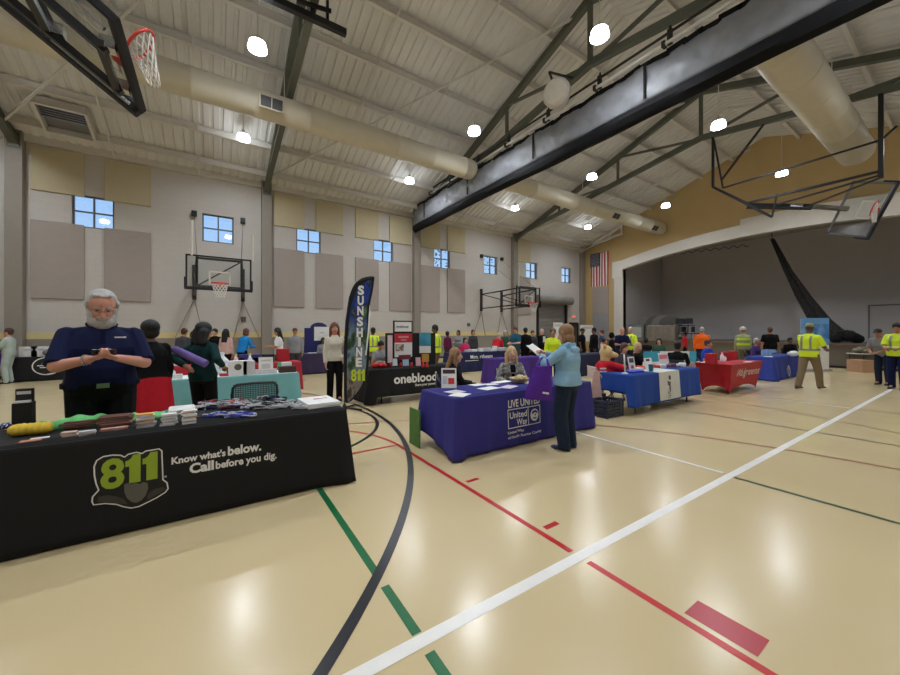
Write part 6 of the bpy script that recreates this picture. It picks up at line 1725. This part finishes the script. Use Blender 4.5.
a_, b_ = TP(541, 391.5), TP(547, 392.5); MB().bar(a_-Fv*.075, b_-Fv*.075, .01, .02).build('bag_print', m_txt, t)
# ---- seated women at the blue table
def seated(label, px, Y, phi, cm=None, chair='dark folding chair', **k):
    p = onY(px, 340, Y); ph_ = phi
    k.setdefault('pose', 'sit')
    d = person(label, p.x, p.y, ph_, **k)
    c = d['O']+d['fwd']*.06
    folding_chair(chair, c.x, c.y, ph_, cm or M('chair_black', (34, 34, 38), .6))
    return d
seated('brown haired woman in black seated at the left of the blue table in profile', 449.5, 4.98, -30, chair='chair under the brown haired woman in black', H=1.68, female=True, lean=10, head=(2, -6), larm=(-.1, .42, .12, 'up'), rarm=(.14, .46, .12, 'up'), top=blackw, sleeve='long', bottom=blackw, hairc=hlbrown, hstyle='long', sk='fair', vox=.01, eyes=True, curl=.4)
BW = seated('smiling blond woman in a gray patterned jacket seated behind the blue table', 510.5, 5.0, -118, chair='chair under the blond woman in the patterned jacket', H=1.66, b=1.2, female=True, lean=8, head=(-8, 0), seat=.44, larm=(-.16, .40, .14), rarm=(.2, .36, .14), top=camo, sleeve='long', bottom=jean, hairc=hblond, hstyle='long', sk='fair', vox=.01, eyes=True, headscale=1.1)
bz_ = MB(); S_ = BW['S']; sec = []
for z_, y_, w_ in ((.22, .151, .022), (.26, .157, .032), (.30, .161, .042), (.34, .157, .048), (.37, .147, .05), (.40, .126, .05), (.43, .104, .045), (.45, .09, .03)):
    c_ = BW['P']+BW['u']*z_*S_+BW['f']*(y_*S_+.004)
    sec.append([c_-BW['X']*w_-BW['f']*.03, c_-BW['X']*w_, c_+BW['f']*.004, c_+BW['X']*w_, c_+BW['X']*w_-BW['f']*.03])
bz_.rings(sec); bz_.build('blouse', blackw, BW['root'], auto=True)
# ---- women behind the black table
def stand(label, px, py_top, H, d, phi, **k):
    """feet on the floor at depth d in direction px"""
    x, y = at_d(px, d); return person(label, x, y, phi, H=H, **k)
stand('woman in black top and red skirt seen from behind, right of the bearded man', 150, 316, 1.76, 4.75, 118, b=1.2, female=True, top=blackw, sleeve='long', hem=-.14, bottom=redw, bkind='skirt', hairc=hblack, hstyle='afro', sk='brown', vox=.011)
D = stand('woman in dark green shirt holding a rolled purple mat behind her back', 203, 319, 1.75, 5.3, 62, b=1.0, female=True, larm=(-.12, -.2, .14), rarm=(.25, .05, .12), lelb=(-1, -.2, -.2), top=dgreen, sleeve='long', bottom=blackw, hairc=hblack, hstyle='bushy', sk='tan', vox=.011, head=(8, -25))
a_, b_ = onD(174, 349, 5.0), onD(206, 364, 4.98)
MB_ = MB().tube([a_, a_.lerp(b_, .5), b_], .052, 16); MB_.tube([b_, b_+(b_-a_)*.004], [.035, .02], 12)
o = MB_.build('rolled_mat', cloth_m('mat', (116, 96, 160)), loc=(a_+b_)/2, smooth=False, auto=True); tag(o, 'rolled purple mat carried by the woman in dark green', 'mat')
stand('woman in a cream blouse and black trousers standing beside the feather flag', 334.5, 319, 1.82, 8.2, -97, female=True, top=cream, sleeve='long', hem=-.08, bottom=blackw, hairc=hauburn, hstyle='long', sk='pink', vox=.012, eyes=True, larm=(-.2, .12, -.02))
# ---- far left
x, y = at_d(9, 10.9)
E = person('person in pale green clothes carrying a purple bag at the far left edge', x, y, 172, H=1.72, top=pale, sleeve='long', hem=-.14, bottom=pale, hairc=hbrown, hstyle='short', sk='pink', larm=(-.1, .35, .2), rarm=(.12, .33, .14), vox=.016)
c = E['wr']['r'][2]+V((0, 0, -.28)); t = thing('tote_bag', 'purple bag held by the person in pale green at the far left', 'bag', tuple(c-V((0, 0, .22))))
MB().box(c-V((0, 0, .05)), (.34, .12, .38), rz=.1).build('bag_body', m_tote, t, bevel=.03); MB().tube([c+V((-.1, 0, .13)), c+V((-.05, 0, .27)), c+V((.05, 0, .27)), c+V((.1, 0, .13))], .01).build('handle', m_tote, t, True)
# ---- the crowd
def seat_p(label, px, py_top, d, phi, chairlab, **k):
    x, y = at_d(px, d); r = person(label, x, y, phi, pose='sit', **k)
    c = r['O']+r['fwd']*.06; folding_chair(chairlab, c.x, c.y, phi, M('chair_black', (34, 34, 38), .6)); return r
stand('person with gray backpack like jacket stooping left of the woman in green', 181, 323, 1.74, 11.5, 60, lean=14, top=dgray, sleeve='long', bottom=blackw, hairc=hbrown, hstyle='short', sk='tan', vox=.018, head=(15, 0))
stand('person with black hair half hidden behind the woman in green', 193, 329, 1.62, 12.6, -100, top=blackw, sleeve='long', bottom=blackw, hairc=hblack, hstyle='bob', sk='brown', vox=.018, female=True)
stand('woman in a pink top with long black hair left of the azure jacket', 226, 327, 1.70, 11.9, 60, female=True, top=pinkw, sleeve='long', bottom=blackw, hairc=hblack, hstyle='long', sk='tan', vox=.018)
stand('person in an azure blue jacket bending over the red table', 242, 327, 1.74, 12.1, 40, lean=16, top=brightb, sleeve='long', bottom=blackw, hairc=hauburn, hstyle='bob', sk='tan', vox=.018, head=(10, 0), larm=(-.1, .4, .1), rarm=(.15, .4, .1))
stand('bearded person in black between the green shirt and pink top', 215, 326, 1.72, 13.2, -120, top=blackw, sleeve='long', bottom=blackw, hairc=hblack, hstyle='short', sk='fair', vox=.018)
stand('dark haired woman in a white top and jeans holding a pack', 279, 326, 1.74, 11.5, 170, female=True, top=white_w, sleeve='short', bottom=jean, hairc=hblack, hstyle='long', sk='tan', vox=.016, larm=(-.08, .3, .16), rarm=(.1, .3, .16), head=(18, 0))
stand('person in a gray hoodie with a blue bag on the back', 295, 326, 1.74, 12.2, 70, b=1.1, top=grayw, sleeve='long', bottom=dgray, hairc=hbrown, hstyle='cap', sk='tan', vox=.018)
seat_p('dark shirted person seated before the navy arched board', 309, 338, 15.0, -90, 'chair of the dark shirted person by the arched board', H=1.68, top=dgray, sleeve='long', bottom=blackw, hairc=hblack, hstyle='short', sk='tan', vox=.02)
seat_p('gray shirted person seated right of the arched board', 323, 336, 15.0, -100, 'chair of the gray shirted person by the arched board', H=1.7, top=grayw, sleeve='long', bottom=blackw, hairc=hblack, hstyle='bob', sk='brown', vox=.02)
stand('person in a yellow safety jacket behind the feather flag', 373, 327, 1.76, 13.0, 100, b=1.15, top=hiv, sleeve='long', bottom=khaki, hairc=hblack, hstyle='short', sk='brown', vox=.018, vest=1)
seat_p('man in a gray sweatshirt seated looking down left of the black trifold board', 378, 339, 10.3, -85, 'chair of the man in the gray sweatshirt', H=1.74, lean=14, head=(25, 0), top=grayw, sleeve='long', bottom=jean, hairc=hblack, hstyle='short', sk='tan', vox=.016, larm=(-.1, .36, .15), rarm=(.1, .36, .15))
stand('large man in a yellow safety shirt behind the black trifold board', 436, 324, 1.84, 11.6, 130, b=1.2, top=hiv, sleeve='long', bottom=M('wear_brown', (98, 70, 50), .8), hairc=hblack, hstyle='short', sk='brown', vox=.016, vest=1, head=(15, 30))
stand('person in a maroon top near the wall', 447.5, 331, 1.62, 16, 20, female=True, top=maroon, sleeve='long', bottom=dgray, hairc=hblack, hstyle='short', sk='brown', vox=.02)
stand('person in gray beside the maroon top', 458.5, 330, 1.68, 16.2, 200, top=grayw, sleeve='long', bottom=dgray, hairc=hbrown, hstyle='bob', sk='tan', vox=.02, larm=(-.1, .3, .15), rarm=(.1, .3, .15))
seat_p('woman in a magenta top seated at the navy lettered table', 465, 338, 15.3, -95, 'chair of the woman in magenta', H=1.68, b=1.1, female=True, top=magenta, sleeve='long', bottom=blackw, hairc=hblack, hstyle='bob', sk='fair', vox=.018)
stand('slim person in gray standing left of the red stooping person', 473, 329, 1.70, 16.4, -100, top=dgray, sleeve='long', bottom=blackw, hairc=hbrown, hstyle='bob', sk='pink', vox=.02)
stand('person in red stooping over the navy lettered table', 496, 337, 1.66, 15.4, 30, lean=42, top=redw, sleeve='long', bottom=jean, hairc=hgray, hstyle='short', sk='pink', vox=.018, head=(20, 0), larm=(-.1, .45, .0), rarm=(.1, .45, .0))
stand('person in a dark green jacket left of the teal shirted man', 505, 330, 1.66, 16.5, 90, top=green, sleeve='long', bottom=green, hairc=hgray, hstyle='short', sk='tan', vox=.02)
stand('man in a teal shirt standing behind the blond woman', 516, 327, 1.82, 14.4, 190, top=teal_w, sleeve='short', bottom=dgray, hairc=hauburn, hstyle='short', sk='pink', vox=.016, larm=(-.1, .3, .12), rarm=(.12, .3, .12), head=(15, 0))
stand('man in a black suit jacket right of the teal shirted man', 525.5, 328, 1.78, 14.8, 60, top=blackw, sleeve='long', bottom=blackw, hairc=hblack, hstyle='short', sk='tan', vox=.016)
stand('gray suited person half hidden behind the black suit', 532.5, 331, 1.66, 16.0, -120, top=dgray, sleeve='long', bottom=blackw, hairc=hbrown, hstyle='short', sk='pink', vox=.02)
q = stand('balding person in black with a white shirt front facing forward', 542, 329, 1.74, 15.6, -100, b=1.1, top=blackw, sleeve='long', bottom=blackw, hairc=hgray, hstyle='crop', sk='pink', vox=.018, larm=(-.08, .28, .1), rarm=(.08, .28, .1))
MB().box(q['P']+q['u']*.3+q['f']*.155, (.12, .02, .26), R=Matrix((q['X'], q['f'], q['u'])).transposed()).build('shirt_front', white_w, q['root'])
stand('person in a lime yellow top partly hidden by the hoodie woman', 553, 329, 1.72, 10.8, -140, top=hiv, sleeve='long', bottom=jean, hairc=hbrown, hstyle='short', sk='tan', vox=.016, lean=12)
stand('man in a black shirt with a yellow safety vest by the white panel', 582, 329, 1.76, 16, -80, top=blackw, sleeve='short', bottom=blackw, hairc=hblack, hstyle='cap', sk='brown', vox=.018)
stand('tall person in black at the right of the white panel', 594, 328, 1.78, 15.4, 160, top=blackw, sleeve='long', bottom=blackw, hairc=hblack, hstyle='short', sk='brown', vox=.018)
stand('person in a dark blue shirt near the gray wall door', 602, 330, 1.70, 17, 120, top=cloth_m('slate', (60, 70, 100)), sleeve='short', bottom=dgray, hairc=hbrown, hstyle='short', sk='pink', vox=.02)
seat_p('person in a black hood seated left of the stooping navy man', 612, 333, 15.4, -60, 'chair of the person in the black hood', H=1.8, top=blackw, sleeve='long', bottom=blackw, hairc=blackw, hstyle='hood', sk='brown', vox=.018, seat=.62)
stand('stooping bald man in navy reaching forward beside the yellow safety shirt', 621, 328, 1.84, 13.4, -140, lean=26, top=navy, sleeve='short', bottom=jean, hairc=hgray, hstyle='fringe', sk='pink', vox=.016, larm=(-.1, .5, .1), rarm=(.1, .5, .1), head=(10, 0))
stand('bald man in a bright yellow safety shirt behind the tan bear', 631, 326, 1.80, 13.6, 170, top=hiv, sleeve='short', bottom=jean, hairc=hgray, hstyle='crop', sk='pink', vox=.016, vest=1, head=(15, 0))
seat_p('person in a royal blue shirt resting chin on hand behind the dark navy table', 601, 340, 15.2, -90, 'chair of the person in royal blue resting chin', H=1.68, lean=18, top=bluew, sleeve='short', bottom=jean, hairc=hblack, hstyle='short', sk='tan', vox=.018, larm=(-.05, .25, .42), rarm=(.15, .4, .16))
# seated behind royal blue table
seated('dark haired person with glasses seated behind the bear at the royal blue table', 623.5, 4.85, -110, chair='chair of the dark haired person behind the bear', H=1.66, top=dgray, sleeve='long', bottom=jean, hairc=hbrown, hstyle='bob', sk='pink', vox=.013, head=(12, 0), eyes=True)
seated('blond woman in black seated behind the royal blue table', 637, 4.85, -75, chair='chair of the blond woman in black', H=1.66, female=True, top=blackw, sleeve='long', bottom=blackw, hairc=hblond, hstyle='bob', sk='pink', vox=.013, head=(10, -30), eyes=True)
F_ = seated('man in black seated in profile facing right behind the pink poster', 677, 4.45, 10, chair='chair of the man in black in profile', H=1.72, b=1.1, top=blackw, sleeve='short', bottom=blackw, hairc=hblack, hstyle='crop', sk='brown', vox=.013, larm=(-.05, .42, .12), rarm=(.1, .4, .1), lean=6)
seat_p('person in black seated left of the green shirted person before the stage', 646, 338, 14.2, 20, 'chair of the person in black before the stage', H=1.7, top=blackw, sleeve='long', bottom=blackw, hairc=hblack, hstyle='short', sk='brown', vox=.018)
seat_p('person in green seated before the beige bundle', 659, 339, 13.8, 200, 'chair of the person in green before the stage', H=1.7, top=green, sleeve='long', bottom=blackw, hairc=hblack, hstyle='bob', sk='pink', vox=.018)
stand('person in a red shirt standing before the heaped chairs', 685, 333, 1.62, 17.2, 100, top=redw, sleeve='short', bottom=blackw, hairc=hblack, hstyle='short', sk='brown', vox=.02)
stand('white haired man in a bright orange shirt facing the stage', 702, 326, 1.80, 14.6, 20, b=1.2, top=orange, sleeve='long', bottom=jean, hairc=hgray, hstyle='crop', sk='pink', vox=.016, head=(10, 0), belly=.04)
seat_p('person in a bright blue shirt seated behind the left end of the red table', 706, 344, 11.4, -95, 'chair of the person in bright blue', H=1.7, b=1.1, top=bluew, sleeve='short', bottom=khaki, hairc=hbrown, hstyle='short', sk='tan', vox=.014, lean=6)
q = stand('worker in a lime striped gray jacket and pale hard hat near the stage', 743, 326, 1.80, 14.2, 30, b=1.1, top=limeg, sleeve='long', bottom=M('wear_olive', (116, 116, 100), .8), hairc=M('hat_white', (214, 214, 206), .4), hstyle='hardhat', sk='tan', vox=.016)
sb = MB(); 
for z in (.1, .3):
    rs = []
    for k in range(24):
        a = 2*PI*k/24; d_ = q['X']*math.cos(a)*.225+q['f']*math.sin(a)*.165; rs.append([q['P']+q['u']*(z-.04)+d_*.95, q['P']+q['u']*(z-.04)+d_, q['P']+q['u']*(z+.04)+d_, q['P']+q['u']*(z+.04)+d_*.95])
    rs.append(rs[0]); sb.rings(rs, cap=False)
sb.build('reflective_band', hiv, q['root'])
seat_p('person in purple seated behind the medium blue table', 754, 341, 13.4, -95, 'chair of the person in purple', H=1.72, b=1.1, top=purplew, sleeve='long', bottom=dgray, hairc=hgray, hstyle='crop', sk='tan', vox=.016, lean=8)
stand('broad man in a black shirt and jeans with his back turned near the stage', 770, 329, 1.80, 14.8, 40, b=1.35, top=blackw, sleeve='short', bottom=jean, hairc=hbrown, hstyle='crop', sk='tan', vox=.016)
seat_p('dark clothed person seated right of the broad man', 790, 338, 15.0, -140, 'chair of the dark clothed person beside the broad man', H=1.7, top=blackw, sleeve='long', bottom=blackw, hairc=hblack, hstyle='short', sk='brown', vox=.018)
# pacing man in yellow
p = onz(809, 390, 0)
G = person('man in a yellow safety shirt and khaki trousers pacing past the medium blue table', p.x, p.y, -15, H=1.85, b=1.12, stride=.55, top=hiv, sleeve='short', hem=-.1, bottom=khaki, hairc=M('cap_green', (130, 150, 100), .7), hstyle='cap', sk='dark', vox=.012, vest=1, larm=(-.08, .36, .12), rarm=(.16, .38, .1), head=(10, 0), shoe=M('shoe_brown', (60, 44, 36), .5))
p = onz(898, 389, 0)
person('man in a yellow safety shirt and navy trousers at the right edge holding papers', p.x, p.y, 170, H=1.86, b=1.15, top=hiv, sleeve='short', bottom=navy, hairc=hblack, hstyle='short', sk='tan', vox=.012, vest=1, larm=(-.12, .32, .1), rarm=(.1, .34, .1), head=(20, 0))
q = onz(898, 389, 0); c = V((q.x, q.y, 0))+V((math.cos(math.radians(170)), math.sin(math.radians(170)), 0))*.42+V((0, 0, 1.16)); o = MB().box(c, (.22, .26, .012), .2); tag(o.build('handout', m_paper, loc=c), 'white papers held by the man in yellow at the right edge', 'papers')
stand('stooping person in a gray shirt and jeans beside the camouflage heap', 884, 328, 1.78, 10.6, 165, lean=30, b=1.1, top=grayw, sleeve='short', bottom=jean, hairc=hblack, hstyle='cap', sk='tan', vox=.014, larm=(-.1, .48, .02), rarm=(.1, .45, .02), head=(15, 0))
# ---- plush bear on a pale chair at the left end of the royal blue table
p = onz(613, 376, ZT); bx_, by_ = onY(608, 350, 4.35).x-.02, 4.4
t = thing('plush_bear', 'large tan plush bear in a red shirt at the royal blue table', 'plush toy', (bx_, by_, .46), 0)
m_plush = M('plush_tan', (206, 178, 128), .95, var=.1, scale=40, bump=.3)
q = PB_(); ux = V((CS, -SN, 0)); uy = V((SN, CS, 0))
def BQ(a, b_, c): return V((bx_, by_, 0))+ux*a-uy*b_+V((0, 0, c))
q.ell(BQ(0, 0, .72), (.2, .2, .28)); hcx, hcz = BQ(.03, 0, 1.16), 0
q.ell(BQ(.02, 0, 1.15), (.135, .135, .145)); q.cap(BQ(.08, .03, 1.11), BQ(.19, .06, 1.09), .085, .055)
q.ell(BQ(-.05, .09, 1.28), (.045, .03, .045)); q.ell(BQ(-.03, -.1, 1.28), (.045, .03, .045)); q.cap(BQ(0, 0, .95), BQ(0, 0, 1.08), .1, .1)
for s in (-1, 1): q.cap(BQ(.0, s*.16, .9), BQ(.26, s*.16, .83), .07, .07); q.cap(BQ(.26, s*.16, .83), BQ(.34, s*.1, .84), .07, .065)
for s in (-1, 1): q.cap(BQ(.05, s*.1, .56), BQ(.36, s*.12, .56), .085, .08)
fuse(q, 'body', m_plush, .014, t, 3)
q = PB_(); q.ell(BQ(0, 0, .74), (.225, .225, .27))
for s in (-1, 1): q.cap(BQ(.0, s*.16, .9), BQ(.26, s*.16, .83), .088, .088); q.cap(BQ(.26, s*.16, .83), BQ(.32, s*.11, .838), .088, .084, flat1=True)
fuse(q, 'red_shirt', redw, .014, t, 3)
MB().ell(BQ(.245, .07, 1.1), (.022, .022, .018)).build('nose', m_pblk, t, True); MB().ell(BQ(.09, .125, 1.2), (.014, .014, .014)).build('eye', m_pblk, t, True)
sw = MB(); sw.box(BQ(-.12, .19, .83), (.14, .01, .03), R=Matrix.Rotation(-TH, 3, 'Z')); sw.box(BQ(-.12, .2, .77), (.16, .01, .025), R=Matrix.Rotation(-TH, 3, 'Z')); sw.build('shirt_stripe', m_txt, t)
ch = folding_chair('pale chair draped with pink cloth under the plush bear', bx_-.02, by_, -33, M('chair_pale', (200, 180, 176), .8), group=None)
a_ = onY(596, 376, 4.4)
q = MB(); rs = []
for i in range(9):
    yy = 371+i*4.6; l, r_ = onD(593.5-i*.55, yy, 6.95), onD(598.5+i*.5, yy, 6.95)
    rs.append([l-Fv*.02, r_-Fv*.03, r_+Fv*.03, l+Fv*.02])
q.rings(rs); o = q.build('draped_cloth', cloth_m('drape', (206, 172, 164)), loc=onD(595, 405, 6.95), smooth=False, auto=True); tag(o, 'pale pink cloth hanging over the back of the bear chair', 'cloth')
# ================================================================== OUTSIDE, LIGHT, CAMERA
w = bpy.data.worlds.new('World'); bpy.context.scene.world = w; w.use_nodes = True
nt = w.node_tree; bg = nt.nodes['Background']
tc = nt.nodes.new('ShaderNodeTexCoord'); sp = nt.nodes.new('ShaderNodeSeparateXYZ'); cr = nt.nodes.new('ShaderNodeValToRGB')
cr.color_ramp.elements[0].position = .0; cr.color_ramp.elements[0].color = lin((186, 206, 226)); cr.color_ramp.elements[1].position = .5; cr.color_ramp.elements[1].color = lin((96, 158, 226))
nt.links.new(tc.outputs['Generated'], sp.inputs[0]); nt.links.new(sp.outputs['Z'], cr.inputs[0]); nt.links.new(cr.outputs[0], bg.inputs['Color'])
bg.inputs['Strength'].default_value = 1.9
# trees outside the far windows
m_leaf = M('leaf_dark', (70, 84, 66), .8, var=.3, scale=3); m_bark = M('bark', (70, 60, 50), .9)
rnd = random.Random(31)
for i, (x, y) in enumerate(((14.2, 25), (19.8, 26))):
    t = thing('tree', 'tree outside the %s window from the stage' % ('fourth', 'third')[i], 'tree', (x, y, 0), 0, 'trees outside the windows')
    tr = MB().tube([(x, y, 0), (x+.1, y, 4), (x, y, 8)], [.25, .18, .08]); 
    for k in range(9):
        a = rnd.uniform(0, 6.28); z = rnd.uniform(4.5, 7.5); tr.tube([(x, y, z), (x+1.2*math.cos(a), y+1.2*math.sin(a), z+1.2)], [.06, .02], 5)
    tr.build('trunk', m_bark, t)
    lf = MB()
    for k in range(420):
        a = rnd.uniform(0, 6.28); r = rnd.uniform(.2, 1.8); c = V((x+r*math.cos(a), y+r*math.sin(a), rnd.uniform(5.2, 9.4)))
        R = Matrix.Rotation(rnd.uniform(0, 6), 3, 'X')@Matrix.Rotation(rnd.uniform(0, 6), 3, 'Z'); s = rnd.uniform(.08, .17)
        lf.add([c+R@V(q)*s for q in ((-1, 0, 0), (0, -.5, .1), (1, 0, 0), (0, .5, .1))], [(0, 1, 2, 3)])
    lf.build('foliage', m_leaf, t, recalc=False)
cd = bpy.data.cameras.new('Camera'); cam = bpy.data.objects.new('Camera', cd); C.objects.link(cam)
cd.sensor_width = 36; cd.lens = F_PX/900*36; cd.shift_y = (HY-337.5)/900; cd.clip_start = .05; cd.clip_end = 200
cam.location = (0, 0, CAMH); cam.rotation_euler = (PI/2, 0, -TH)
sc = bpy.context.scene; sc.camera = cam
sc.view_settings.view_transform = 'Standard'; sc.view_settings.look = 'None'; sc.view_settings.gamma = 1; sc.view_settings.use_curve_mapping = False
sc.view_settings.exposure = 0.0
sc.cycles.max_bounces = 8; sc.cycles.diffuse_bounces = 5; sc.cycles.sample_clamp_indirect = 6
